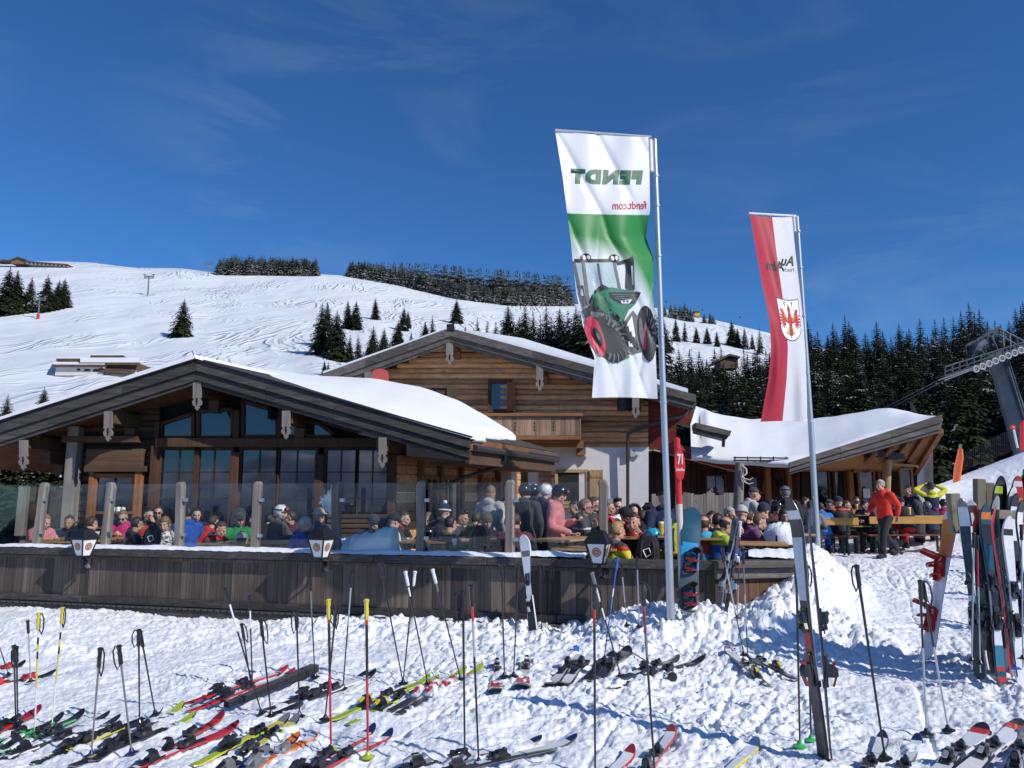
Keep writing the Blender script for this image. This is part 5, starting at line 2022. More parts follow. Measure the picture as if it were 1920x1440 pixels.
d.poly([eu(-0.1, -0.7), eu(-0.05, -0.62), eu(0.05, -0.62), eu(0.1, -0.7), eu(0.05, -0.66), eu(0, -0.78), eu(-0.05, -0.66)], 3, 5)
d.build('shield_print', MS2, f2)
M_SIGNR = plain('sign_red', (0.62, 0.022, 0.022), 0.35, var=0.05)
M_SIGNW = plain('sign_white', (0.8, 0.8, 0.78), 0.4, var=0.04)
sg_ = thing('piste_sign', tuple(P(1272, 1040, 9.25)), 'red oval piste sign with the white number 71 on a red and white pole', 'sign')
mb = MB()
YS_ = 9.6
c = lambda y: P(1269 + (y - 820) * 0.035, y, YS_)
mb.tube([c(823), c(820)], [0.038, 0.02], 12)
mb.tube([c(823), c(945)], 0.039, 12)
mb.mi = 1
mb.tube([c(945), c(1010), c(1135)], 0.04, 12)
mb.build('pole', [M_SIGNR, plain('faded_white', (0.62, 0.52, 0.46), 0.6)], sg_, smooth=True)
mb = MB()
cc = P(1275, 871, YS_ - 0.07)
sx_, sz_ = (9.5 * YS_ / FPX, 30 * YS_ / FPX)
ring = [cc + Vector((math.cos(2 * PI * i / 32) * sx_, 0, math.sin(2 * PI * i / 32) * sz_)) for i in range(32)]
mb.prism(ring, Vector((0, 0.03, 0)))
so3 = mb.build('sign_disc', M_SIGNR, sg_, smooth=True)

def flat_S(cx, cy, w, h, Y):
 s = Y / FPX
 o = P(cx, cy, Y)
 return lambda u, v, off=0: o + Vector(((u - 0.5) * w * s, -off, -(v - 0.5) * h * s))
d = Decal(flat_S(1275, 871, 19, 60, YS_ - 0.071), 0.2)
d.text('71', 0.27, 0.17, 0.78, 0.5, 0, mirror=False, bold=0.03)
d.build('lettering', [M_SIGNW], so3)
d = Decal(flat_S(1275, 871, 19, 60, YS_ - 0.071), 0.2)
d.text('Scheffau', 0.1, 0.605, 0.92, 0.7, 0, mirror=False, bold=0.012)
d.build('lettering', [M_SIGNW], so3)
lt = thing('lift_tower', tuple(P(1915, 850, 48)), 'grey gondola lift tower leaning over the wood with a long roller train and catwalk', 'lift tower')
M_GALV = plain('galvanised_steel', (0.115, 0.13, 0.15), 0.5, 0.5, 0.2, 2)
M_GALVD = plain('dark_steel', (0.05, 0.062, 0.075), 0.5, 0.4, 0.2, 2)
YT = 48
mb = MB()
mb.tube([P(1958, 960, YT), P(1902, 775, YT), P(1872, 680, YT)], [0.8, 0.64, 0.54], 20)
mb.build('pylon', M_GALV, lt, smooth=True)
mb = MB()
for o in (6, 11):
 mb.tube([P(1880 + o, 676, YT - 0.7), P(1932 + o, 845, YT - 0.8)], 0.06, 6)
for k in range(16):
 t = k / 15
 mb.tube([P(lerp(1886, 1938, t), lerp(676, 845, t), YT - 0.75), P(lerp(1891, 1943, t), lerp(676, 845, t), YT - 0.75)], 0.03, 4)
mb.build('ladder', M_GALVD, lt)
mb = MB()
mb.beam(P(1850, 668, YT), P(1930, 650, YT), 0.6, 0.45)
mb.beam(P(1770, 708, YT - 1.2), P(1935, 652, YT - 1.2), 0.25, 0.25)
for xa, ya, xb, yb_ in ((1812, 648, 1874, 614), (1816, 664, 1880, 640), (1812, 648, 1816, 664), (1874, 614, 1880, 640), (1830, 638, 1848, 654), (1850, 628, 1832, 656), (1850, 628, 1868, 644), (1868, 618, 1850, 648)):
 mb.beam(P(xa, ya, YT), P(xb, yb_, YT), 0.16, 0.16)
mb.tube([P(1826, 655, YT - 0.3), P(1846, 646, YT - 0.3)], 0.4, 10)
mb.build('cross_arm', M_GALVD, lt)
mb = MB()
for k in range(12):
 x = 1772 + k * 13.5
 y = lerp(706, 654, (x - 1772) / 160)
 mb.tube([P(x, y - 1, YT - 1.3), P(x, y - 18, YT - 1.3)], 0.05, 5)
mb.tube([P(1772, 688, YT - 1.3), P(1925, 640, YT - 1.3)], 0.05, 5)
mb.tube([P(1772, 697, YT - 1.3), P(1925, 648, YT - 1.3)], 0.04, 5)
mb.prism([P(1772, 710, YT - 1.5), P(1940, 655, YT - 1.5), P(1940, 655, YT - 0.4), P(1772, 710, YT - 0.4)], Vector((0, 0, 0.06)))
for xa, ya, xb, yb_ in ((1815, 648, 1872, 616), (1818, 660, 1850, 625), (1850, 640, 1852, 612), (1872, 616, 1920, 640), (1872, 628, 1920, 655), (1832, 640, 1845, 665), (1858, 630, 1870, 655), (1822, 668, 1846, 626), (1838, 634, 1848, 660), (1880, 622, 1882, 650), (1893, 628, 1895, 652), (1906, 634, 1908, 650)):
 mb.tube([P(xa, ya, YT - 0.5), P(xb, yb_, YT - 0.5)], 0.07, 5)
mb.build('catwalk', M_GALV, lt)
for k in range(9):
 x = 1830 + k * 12
 y = lerp(692, 652, k / 8)
 mb = MB()
 ctr = P(x, y, YT - 1.9)
 ringp = [ctr + Vector((math.cos(2 * PI * i / 16) * 0.17, 0, math.sin(2 * PI * i / 16) * 0.17)) for i in range(17)]
 mb.tube(ringp, 0.05, 6, cap=False)
 mb.tube([ctr, ctr + Vector((0, 0.4, 0))], 0.06, 8)
 mb.build('sheave_wheel', plain('pale_rubber', (0.42, 0.43, 0.44), 0.5), lt, smooth=True)
mb = MB()
mb.tube([P(1846, 640, YT - 1), P(1834, 650, YT - 1), P(1828, 658, YT - 1), P(1838, 655, YT - 1)], 0.22, 8)
mb.build('motor', M_GALV, lt)
cb_ = MB()
for dx, dy in ((0, 0), (-12, 0)):
 cb_.tube([P(1935, 650, YT - 1.9), P(1772 + dx, 713 + dy, YT - 1.9), P(1650 + dx, 775 + dy, 62), P(1560 + dx, 820 + dy, 80)], 0.035, 5)
tag(cb_.build('lift_cable', M_GALV), 'two steel ropes running from the lift tower down behind the right wing', 'cable')
o_ = thing('padded_post', tuple(P(1797, 902, 26)), 'curved bright orange safety pad wrapped round a post on the right snow bank', 'safety pad')
mb = MB()
pts = [P(1793, 905, 26), P(1796, 880, 26), P(1800, 858, 26), P(1801, 842, 26)]
mb.tube(pts, [0.13, 0.15, 0.13, 0.09], 10, flat=0.8)
mb.build('pad', plain('orange_vinyl', (0.62, 0.11, 0.02), 0.5, bmp=0.3), o_, smooth=True)
mb = MB()
mb.tube([P(1800, 845, 26), P(1800.5, 833, 26)], 0.045, 8)
mb.build('post', W_GREYZ, o_)
o_ = thing('piste_marker', tuple(P(1907, 838, 27)), 'small red disc marker on a thin white pole above the snow bank', 'marker')
mb = MB()
mb.tube([P(1908, 840, 27), P(1900, 802, 27)], 0.035, 6)
mb.build('pole', M_SIGNW, o_)
mb = MB()
c = P(1900, 801, 26.9)
mb.prism([c + Vector((math.cos(2 * PI * i / 16) * 0.1, 0, math.sin(2 * PI * i / 16) * 0.08)) for i in range(16)], Vector((0, 0.03, 0)))
mb.mi = 1
mb.box(c + Vector((0, -0.01, 0)), (0.06, 0.01, 0.02))
mb.build('disc', [M_SIGNR, M_SIGNW], o_)
mb = MB()
mb.prism([P(1917, 845, 26), P(1916, 793, 26), P(1919, 788, 26), P(1925, 788, 26), P(1925, 845, 26)], Vector((0, 0.15, 0)))
o = mb.build('safety_pad', M_SIGNR, bevel=0.03)
tag(o, 'flat red safety pad at the right photo edge beside the red disc marker', 'safety pad')
mb = MB()
for k in range(34):
 x = 1800 + k * 3.6
 mb.tube([P(x, interp(x, [(1800, 852), (1905, 800)]), 30), P(x, interp(x, [(1800, 885), (1905, 842)]), 30)], 0.008, 3, cap=False)
for k in range(9):
 y0, y1 = (lerp(852, 885, k / 8), lerp(800, 842, k / 8))
 mb.tube([P(1800, y0, 30), P(1920, y1 - 6, 30)], 0.008, 3, cap=False)
tag(mb.build('safety_net', M_BLACK), 'dark safety net strung above the right snow bank', 'net')

def hut_box(mb, x0, y0, x1, y1, Y, dep):
 a, b = (P(x0, y0, Y), P(x1, y1, Y))
 mb.box(((a.x + b.x) / 2, Y + dep / 2, (a.z + b.z) / 2), (b.x - a.x, dep, a.z - b.z))
M_HWOOD = wood('hut_wood', (0.12, 0.075, 0.05), 'X', 0.5, 1.3, 3, 0.3, knots=False)
M_HPINK = plain('hut_plaster', (0.66, 0.62, 0.58), 0.9)
HY = hill_depth(170, 700) - 3
g_ = thing('guesthouse', tuple(P(185, 700, HY)), 'long low guesthouse with white ground floor on the slope above the left roof', 'building')
mb = MB()
hut_box(mb, 105, 684, 192, 704, HY, 10)
hut_box(mb, 190, 692, 254, 704, HY + 2, 10)
mb.build('white_wall', M_HPINK, g_)
mb = MB()
hut_box(mb, 192, 680, 256, 693, HY + 1.5, 9)
hut_box(mb, 172, 667, 230, 675, HY + 9, 6)
hut_box(mb, 108, 674, 152, 684, HY + 8, 6)
mb.build('timber_wall', M_HWOOD, g_)
mb = MB()
for x0, x1, y0, y1, Y in ((100, 196, 685, 681, HY - 0.6), (150, 262, 681, 673, HY + 0.5), (106, 152, 674, 672, HY + 7), (170, 232, 668, 666, HY + 8.5)):
 a, b = (P(x0, y0, Y), P(x1, y0, Y))
 mb.prism([a, b, P(x1, y1, Y + 8), P(x0, y1, Y + 8)], Vector((0, 0, 0.35)))
mb.build('snow_cover', M_SNOWR, g_)
for x0, x1, y, Y in ((99, 197, 686, HY - 0.7), (150, 262, 682, HY + 0.4), (170, 232, 668.5, HY + 8.3), (106, 152, 674.6, HY + 6.9)):
 mb = MB()
 mb.beam(P(x0, y, Y), P(x1, y, Y), 0.3, 0.55)
 mb.build('eaves_board', M_HWOOD, g_)
mb = MB()
mb.beam(P(188, 695, HY + 0.3), P(250, 697, HY + 0.3), 1.2, 0.9)
mb.build('balcony', M_HWOOD, g_)
for x0, x1, y0, y1 in ((144, 150, 691, 695), (158, 168, 692, 696), (175, 185, 692, 697), (195, 198, 697, 700), (205, 208, 697, 700), (215, 219, 697, 700), (228, 232, 697, 700)):
 mb = MB()
 hut_box(mb, x0, y0, x1, y1, HY - 0.06 if x1 < 190 else HY + 1.9, 0.1)
 mb.build('window', M_DARKBAR, g_)
mb = MB()
hut_box(mb, 184, 665, 187, 669, HY + 10, 0.6)
hut_box(mb, 215, 665, 218, 669, HY + 10, 0.6)
mb.build('chimney', M_HWOOD, g_)
mb = MB()
for x in (250, 258, 264, 270, 281):
 mb.tube([P(x, 701, HY - 1), P(x, 690 if x > 265 else 695, HY - 1)], 0.08, 4)
mb.beam(P(250, 697, HY - 1), P(271, 697, HY - 1), 0.08, 0.1)
tag(mb.build('railing', M_HWOOD), 'thin wooden railing and posts beside the guesthouse', 'railing')
RY = 452
r_ = thing('summit_hut', tuple(P(30, 492, RY)), 'small timber hut with a snowy gable roof on the skyline at the left', 'building')
mb = MB()
a = P(33, 484, RY)
mb.prism([P(20, 494, RY), P(46, 494, RY), P(46, 487, RY), P(33, 483, RY), P(20, 488, RY)], Vector((0, 8, 0)))
mb.build('timber_wall', wood('sunny_hut_wood', (0.25, 0.14, 0.08), 'X', 0.6, 1.2, 2, 0.3, knots=False), r_)  # brighter copy of the hut wood, sunlight put into its colour
mb = MB()
mb.prism([P(18, 488.5, RY - 1), P(33, 482.5, RY - 1), P(48, 487.5, RY - 1), P(48, 486, RY - 1), P(33, 481, RY - 1), P(18, 487, RY - 1)], Vector((0, 10, 0)))
mb.build('roof', M_HWOOD, r_)
r_ = thing('long_shed', tuple(P(85, 497, RY)), 'long low shed with posts and a snowy roof right of the skyline hut', 'building')
mb = MB()
mb.prism([P(48, 490, RY), P(126, 496, RY), P(126, 499.5, RY), P(48, 494, RY)], Vector((0, 6, 0)))
mb.build('wall', M_HPINK, r_)
mb = MB()
mb.prism([P(47, 489, RY - 1), P(127, 495, RY - 1), P(127, 497, RY - 1), P(47, 491, RY - 1)], Vector((0, 8, 0)))
for k in range(10):
 x = 54 + k * 7.6
 hut_box(mb, x, 490 + (x - 48) * 0.077, x + 2, 494.5 + (x - 48) * 0.077, RY - 0.3, 0.4)
mb.build('roof', M_HWOOD, r_)
mb = MB()
mb.prism([P(-10, 490, RY), P(20, 490, RY), P(20, 487, RY), P(-10, 486, RY)], Vector((0, 6, 0)))
tag(mb.build('low_shed', M_HWOOD), 'dark low shed left of the skyline hut, cut by the photo edge', 'building')
M_GREYP = plain('pylon_grey', (0.16, 0.17, 0.18), 0.5, 0.3)

def lift_pylon(px, top, base, w, label, redfoot=False):
 p = on_hill(px, base)
 Y = p.y
 L_ = thing('lift_pylon', tuple(p), label, 'lift pylon', 'lift pylons on the slope')
 s = Y / FPX
 h = (base - top) * s
 mb = MB()
 mb.tube([p - Vector((0, 0, 1)), p + Vector((0, 0, h))], [0.045 * h * 0.9, 0.028 * h], 8)
 mb.build('mast', M_GREYP, L_)
 mb = MB()
 z = p + Vector((0, 0, h))
 mb.beam(z + Vector((-w * s / 2, 0, 0)), z + Vector((w * s / 2, 0, 0)), 0.04 * h, 0.05 * h)
 mb.beam(z + Vector((-w * s / 2, 0, -0.09 * h)), z + Vector((w * s / 2, 0, -0.09 * h)), 0.04 * h, 0.04 * h)
 for e in (-1, 1):
  mb.beam(z + Vector((e * w * s / 2 - 0.08 * h, 0, 0.09 * h)), z + Vector((e * w * s / 2 + 0.08 * h, 0, 0.09 * h)), 0.05 * h, 0.03 * h)
  mb.beam(z + Vector((e * w * s / 2, 0, 0.09 * h)), z + Vector((e * w * s / 2, 0, -0.12 * h)), 0.03 * h, 0.03 * h, up=(0, 1, 0))
 mb.build('cross_arm', M_GREYP, L_)
 if redfoot:
  mb = MB()
  mb.tube([p - Vector((0, 0, 0.5)), p + Vector((0, 0, 0.22 * h))], 0.07 * h, 8)
  mb.build('foot_pad', M_SIGNR, L_)
lift_pylon(277, 516, 554, 17, 'grey lift pylon standing alone in the open upper slope')
lift_pylon(390, 492, 518, 12, 'small grey lift pylon on the skyline left of the square wood')
lift_pylon(71, 557, 598, 22, 'grey lift pylon with a red padded foot by the left spruce group', True)
lift_pylon(1261, 565, 587, 5, 'tiny grey lift pylon on the skyline right of the tall flag pole')
M_YEL = plain('yellow_paint', (0.55, 0.38, 0.03), 0.5)
p = P(1311, 592, 425)
y_ = thing('yellow_cabin', tuple(p), 'yellow skyline cabin on stilts beside the small trees between the flags', 'cabin')
mb = MB()
hut_box(mb, 1303, 584, 1312, 592, 424, 3)
hut_box(mb, 1304, 592, 1311, 596, 424.5, 1)
mb.build('body', M_YEL, y_)
mb = MB()
hut_box(mb, 1301, 583, 1313, 585, 423.5, 4)
mb.build('roof', M_HWOOD, y_)
for x, y, lab in ((1249, 566, 'tiny dark gondola in the sky left of the skyline pylon'), (1317, 581, 'tiny gondola hanging above the yellow cabin'), (1388, 595, 'tiny dark gondola in the sky nearest the red and white flag')):
 q = thing('gondola', tuple(P(x, y, 400)), lab, 'gondola')
 mb = MB()
 mb.ell(P(x, y, 400), (0.45, 0.45, 0.45), 8, 6)
 mb.tube([P(x, y, 400), P(x, y - 3, 400)], 0.07, 4)
 mb.build('cabin', M_BLACK, q)
for px, tp, bs in ((1246, 572, 586), (1257, 570, 588), (1266, 568, 590), (1275, 570, 590), (1283, 566, 594), (1289, 574, 596), (1295, 577, 597), (1320, 586, 600), (1331, 586, 603), (1337, 589, 604)):
 D = 425
 tpnt = P(px, tp, D)
 h = (bs + 6 - tp) / FPX * D
 plant_tree('spruce_tree', FROSTY[rnd.choice([0, 2])], tpnt - Vector((0, 0, h)), h, 'small spruce on the skyline behind the yellow cabin', 'tree', 'small spruces on the skyline between the flags', 1.1)
cab = thing('timber_cabin', tuple(P(1365, 680, 95)), 'brown roofed timber cabin half hidden in the dark trees between the flags', 'building')
cY = 118
mb = MB()
mb.prism([P(1351, 672, cY), P(1384, 672, cY), P(1384, 690, cY), P(1351, 690, cY)], Vector((0, 3, 0)))
mb.build('wall', M_HWOOD, cab)
mb = MB()
mb.prism([P(1347, 673, cY - 0.5), P(1368, 663, cY - 0.5), P(1388, 668, cY - 0.5), P(1388, 671, cY - 0.5), P(1368, 667, cY - 0.5), P(1347, 677, cY - 0.5)], Vector((0, 5, 0)))
mb.build('roof', M_HWOOD, cab)

def paint(name, c, r_=0.28):
 return plain(name, c, r_, 0, 0.08, 30, 0, 0.5, 0.3)
PC = dict(black=paint('ski_black', (0.014, 0.014, 0.016)), white=paint('ski_white', (0.72, 0.73, 0.74)), red=paint('ski_red', (0.5, 0.022, 0.025)), dred=paint('ski_dark_red', (0.2, 0.015, 0.02)), lime=paint('ski_lime', (0.38, 0.5, 0.03)), yellow=paint('ski_yellow', (0.62, 0.52, 0.04)), orange=paint('ski_orange', (0.7, 0.17, 0.015)), blue=paint('ski_blue', (0.03, 0.1, 0.42)), teal=paint('ski_teal', (0.02, 0.17, 0.28)), grey=paint('ski_grey', (0.16, 0.165, 0.17)), pink=paint('ski_pink', (0.6, 0.06, 0.2)), silver=plain('ski_silver', (0.5, 0.52, 0.54), 0.3, 0.6), green=paint('ski_green', (0.05, 0.45, 0.1)), cyan=paint('board_cyan', (0.015, 0.26, 0.55)), petrol=paint('board_petrol', (0.012, 0.07, 0.11)), slate=paint('board_slate', (0.055, 0.075, 0.085)), frost=plain('snowy_topsheet', (0.62, 0.65, 0.7), 0.6), steel=plain('ski_edge', (0.3, 0.3, 0.31), 0.3, 0.8), char=paint('ski_charcoal', (0.035, 0.037, 0.04)), navy=paint('ski_navy', (0.015, 0.025, 0.1)))
M_GRIP = plain('rubber_grip', (0.018, 0.018, 0.019), 0.6)
M_STRAP = plain('webbing', (0.022, 0.022, 0.024), 0.8)

def ski_mesh(L, wmid, wtip, wtail, bands, tipup=0.055, tailup=0.012, board=False):
 st = [0, 0.012, 0.03, 0.07, 0.14, 0.22, 0.3, 0.38, 0.46, 0.54, 0.62, 0.7, 0.77, 0.83, 0.875, 0.91, 0.94, 0.965, 0.985, 0.997, 1.0]
 st = sorted(set(st + [b[0] for b in bands] + [b[0] + 0.001 for b in bands if b[0] > 0]))

 def width(t):
  if t < 0.07:
   w = wtail * (0.55 + 0.45 * math.sqrt(min(1, t / 0.03)) if t < 0.03 else 1)
   if board:
    w = wtail * math.sqrt(max(0.02, 1 - (1 - t / 0.07) ** 2))
  elif t < 0.46:
   w = lerp(wtail, wmid, sstep(0.07, 0.46, t))
  elif t < 0.885:
   w = lerp(wmid, wtip, sstep(0.46, 0.885, t))
  else:
   q = (t - 0.885) / 0.115
   w = wtip * math.sqrt(max(0.006, 1 - q ** 2.6))
  return float(w)

 def zz(t):
  z = 0
  if t > 0.84:
   q = (t - 0.84) / 0.16
   z = tipup * q ** 2 * (1.25 - 0.25 * q)
  if t < 0.1:
   z = tailup * (1 - t / 0.1) ** 2 * (5 if board else 1)
  return z + 0.008 * math.sin(PI * t)
 mb = MB()
 vs, rows = ([], [])
 for t in st:
  w, z = (width(t) / 2, zz(t))
  th = 0.006 + (0.0 if board else 0.01) * math.sin(PI * min(1, max(0, t))) ** 0.8
  sl = 0.82
  rows.append([(t * L, -w, z), (t * L, -w, z + 0.004), (t * L, -w * sl, z + th + 0.004), (t * L, w * sl, z + th + 0.004), (t * L, w, z + 0.004), (t * L, w, z)])
 mats = []
 keys = ['steel', 'black'] + [b[1] for b in bands]
 ids = {}
 for k in keys:
  if k not in ids:
   ids[k] = len(mats)
   mats.append(PC[k])
 for i in range(len(rows) - 1):
  tm = (st[i] + st[i + 1]) / 2
  key = [b for b in bands if b[0] <= tm][-1]
  a, b = (rows[i], rows[i + 1])
  for j in range(6):
   j2 = (j + 1) % 6
   if j == 5:
    mb.mi = ids['black']
   elif j in (0, 4):
    mb.mi = ids['steel']
   elif j in (1, 3):
    mb.mi = ids[key[2]] if len(key) > 2 and key[2] in ids else ids[key[1]]
   else:
    mb.mi = ids[key[1]]
   mb.add([a[j], a[j2], b[j2], b[j]], [(0, 1, 2, 3)])
 mb.mi = 0
 mb.add(rows[0], [tuple(range(6))])
 mb.add(rows[-1], [tuple(range(6))])
 me = mb.mesh('ski', mats, True)
 bm = bmesh.new()
 bm.from_mesh(me)
 bmesh.ops.remove_doubles(bm, verts=bm.verts, dist=1e-05)
 bmesh.ops.recalc_face_normals(bm, faces=bm.faces)
 bm.to_mesh(me)
 bm.free()
 me.set_sharp_from_angle(angle=R(30))
 return me

def add_key(bands):
 return bands

def toe_mesh():
 mb = MB()
 mb.box((0, 0, 0.018), (0.16, 0.066, 0.022))
 mb.loft([[Vector((x, y, z)) for x, y in ((-0.055, -0.034), (0.055, -0.028), (0.055, 0.028), (-0.055, 0.034))] if False else [Vector((-0.045 * k + 0.01, -0.036 * k, z)), Vector((0.055 * k, -0.026 * k, z)), Vector((0.055 * k, 0.026 * k, z)), Vector((-0.045 * k + 0.01, 0.036 * k, z))] for z, k in ((0.028, 1.0), (0.055, 1.0), (0.072, 0.75), (0.078, 0.4))])
 mb.mi = 1
 for s in (-1, 1):
  mb.beam((-0.03, s * 0.028, 0.045), (-0.07, s * 0.045, 0.05), 0.02, 0.03)
 mb.tube([(0.03, 0, 0.077), (0.058, 0, 0.06)], 0.016, 8)
 mb.box((-0.075, 0, 0.035), (0.05, 0.06, 0.012))
 return mb.mesh('toe_binding', [PC['black'], PC['grey']], True)

def heel_mesh():
 mb = MB()
 mb.box((-0.01, 0, 0.018), (0.22, 0.066, 0.022))
 mb.loft([[Vector((-0.05 * k - s_, -0.034 * k, z)), Vector((0.045 * k - s_, -0.034 * k, z)), Vector((0.045 * k - s_, 0.034 * k, z)), Vector((-0.05 * k - s_, 0.034 * k, z))] for z, k, s_ in ((0.028, 1.0, 0), (0.06, 0.95, 0.004), (0.095, 0.8, 0.012), (0.112, 0.5, 0.02))])
 mb.mi = 1
 mb.beam((-0.03, 0, 0.1), (-0.115, 0, 0.065), 0.034, 0.016)
 mb.beam((0.03, 0, 0.075), (0.06, 0, 0.095), 0.05, 0.02)
 mb.box((0.085, 0, 0.035), (0.06, 0.058, 0.012))
 mb.mi = 0
 for s in (-1, 1):
  mb.tube([(0.1, s * 0.036, 0.03), (0.03, s * 0.048, 0.028), (-0.06, s * 0.055, 0.012), (-0.1, s * 0.055, -0.012)], 0.0045, 5)
  mb.box((-0.1, s * 0.058, -0.01), (0.045, 0.014, 0.02))
 return mb.mesh('heel_binding', [PC['black'], PC['grey']], True)
TOE, HEEL = (toe_mesh(), heel_mesh())

def frame_of(p0, p1, up):
 x = (p1 - p0).normalized()
 z = (up - x * up.dot(x)).normalized()
 y = z.cross(x)
 M = Matrix((x, y, z)).transposed().to_4x4()
 M.translation = p0
 return M

def ski(p0, p1, up, bands, label, group, bind=('black', 'char'), wide=0.74, bpos=0.44, name='ski', gap=0.155):
 """p0 tail, p1 tip in the world"""
 L = (p1 - p0).length
 me = ski_mesh(L, 0.07 * wide, 0.116 * wide, 0.1 * wide, bands)
 o = bpy.data.objects.new(name, me)
 COL.objects.link(o)
 o.matrix_world = frame_of(p0, p1, up)
 tag(o, label, 'ski', group)
 if bind:
  for me_, dx in ((TOE, gap), (HEEL, -gap)):
   b = bpy.data.objects.new(me_.name.split('.')[0], me_)
   COL.objects.link(b)
   b.parent = o
   b.location = (L * bpos + dx, 0, 0.016)
   b.scale = (0.88, 0.8, 0.78)
   for i in (0, 1):
    b.material_slots[i].link = 'OBJECT'
    b.material_slots[i].material = PC['char' if dx > 0 and i == 1 and (bind[0] == 'black') else bind[i]]
 return o

def flat_ski(t, h, *a, lim=(1.15, 1.85), lift=-0.004, **k):
 p0, p1 = (ghit(*t), ghit(*h))
 d = p1 - p0
 L = d.length
 L2 = min(lim[1], max(lim[0], L))
 if abs(L2 - L) > 0.001:
  p0 = p1 - d * (L2 / L)
  p0.z = gz(p0.x, p0.y)
 n = 9
 up = max((gz(lerp(p0.x, p1.x, i / n), lerp(p0.y, p1.y, i / n)) - lerp(p0.z, p1.z, i / n) for i in range(1, n))) * 0.15
 up = max(0, min(up, 0.02))
 p0.z += up + lift
 p1.z += up + lift
 roll = Vector((rnd.uniform(-0.12, 0.12), rnd.uniform(-0.12, 0.12), 1))
 return ski(p0, p1, roll, *a, **k)

def pair(tt_, bands, label, group, **k):
 for t, h in tt_:
  flat_ski(t, h, bands, label, group, **k)
pair([((-70, 1276), (47, 1243)), ((-30, 1287), (104, 1262))], [(0, 'grey'), (0.3, 'char'), (0.85, 'black')], 'grey ski with red bindings lying behind the pole at the left edge', 'grey skis at the left edge', bind=('red', 'dred'), bpos=0.62)
pair([((-75, 1392), (60, 1336)), ((-60, 1396), (76, 1331))], [(0, 'red'), (0.5, 'red'), (0.8, 'red'), (0.93, 'dred')], 'bright red ski cut by the left edge beside the black pole pair', 'red skis at the left edge', bpos=0.55)
pair([((-22, 1400), (119, 1339)), ((8, 1402), (157, 1334))], [(0, 'green', 'black'), (0.1, 'frost', 'green'), (0.35, 'char', 'green'), (0.72, 'black', 'green'), (0.86, 'black', 'black')], 'black ski with rounded tip and bright green bindings, in front of the red skis', 'black skis with green bindings', bind=('black', 'green'), bpos=0.42)
pair([((8, 1401), (206, 1342)), ((26, 1409), (226, 1347))], [(0, 'black', 'pink'), (0.2, 'frost', 'pink'), (0.4, 'char', 'pink'), (0.7, 'grey', 'pink'), (0.9, 'black', 'black')], 'pink edged dark ski with white bindings beside the green bound pair', 'pink edged skis', bind=('black', 'white'), bpos=0.45)
pair([((90, 1413), (287, 1338)), ((110, 1410), (303, 1331))], [(0, 'black', 'black'), (0.12, 'yellow', 'yellow'), (0.35, 'frost', 'yellow'), (0.6, 'black', 'black'), (0.9, 'frost', 'black')], 'black ski with yellow tail half and snowy tip, crossed by a steel pole', 'black and yellow skis at the lower left', bpos=0.4)
pair([((170, 1426), (343, 1327)), ((186, 1414), (367, 1344))], [(0, 'black'), (0.14, 'yellow', 'black'), (0.26, 'black', 'black'), (0.82, 'lime', 'lime'), (0.93, 'lime', 'black')], 'black ski with a lime yellow tip, right of the leaning steel poles', 'black skis with lime tips', bpos=0.42)
pair([((262, 1432), (419, 1344)), ((238, 1446), (446, 1366))], [(0, 'dred', 'red'), (0.2, 'frost', 'red'), (0.5, 'black', 'red'), (0.72, 'red', 'red'), (0.9, 'dred', 'red')], 'dark red ski with white toe pieces lying below the lime tipped pair', 'dark red skis at the lower left', bind=('black', 'white'), bpos=0.45)
pair([((350, 1339), (553, 1262)), ((342, 1322), (540, 1258))], [(0, 'red', 'red'), (0.35, 'frost', 'red'), (0.62, 'frost', 'red'), (0.9, 'red', 'dred')], 'long red edged ski with snow on it behind the black ski bag', 'long red skis behind the black bag', bpos=0.42)
pair([((496, 1327), (690, 1256)), ((512, 1338), (704, 1257))], [(0, 'black', 'black'), (0.18, 'char', 'yellow'), (0.5, 'frost', 'yellow'), (0.82, 'frost', 'black'), (0.9, 'black', 'black')], 'dark ski with yellow sidewalls between the black bag and the red poles', 'yellow edged dark skis', bpos=0.45)
pair([((618, 1350), (806, 1268)), ((652, 1356), (823, 1268))], [(0, 'lime'), (0.25, 'lime', 'black'), (0.42, 'black', 'lime'), (0.62, 'black', 'lime'), (0.72, 'lime', 'lime'), (0.88, 'lime', 'lime')], 'lime green ski with black bindings beside the right hand red pole', 'lime green skis', bind=('black', 'yellow'), bpos=0.43)
pair([((728, 1336), (873, 1256)), ((744, 1342), (905, 1250))], [(0, 'char'), (0.25, 'char', 'red'), (0.35, 'frost', 'red'), (0.6, 'white', 'red'), (0.76, 'orange', 'red'), (0.84, 'lime', 'lime')], 'red edged ski with lime tip and white and red bindings', 'red edged skis with lime tips', bind=('white', 'red'), bpos=0.46)
pair([((430, 1402), (541, 1352)), ((452, 1410), (559, 1352))], [(0, 'lime', 'yellow'), (0.4, 'yellow', 'lime'), (0.8, 'yellow', 'grey'), (0.9, 'grey', 'black')], 'short yellow green ski with grey tip at the bottom, left of the orange one', 'short yellow green skis', lim=(1.0, 1.4), bpos=0.5)
flat_ski((470, 1444), (596, 1373), [(0, 'orange'), (0.5, 'orange', 'orange'), (0.85, 'frost', 'orange')], 'orange ski with grey binding at the bottom edge', None, bind=('grey', 'silver'), bpos=0.5)
flat_ski((418, 1446), (560, 1384), [(0, 'blue'), (0.5, 'navy', 'blue'), (0.7, 'frost', 'blue'), (0.88, 'orange', 'navy')], 'blue ski lying beside the orange one at the bottom edge', None, bind=('grey', 'black'), bpos=0.55)
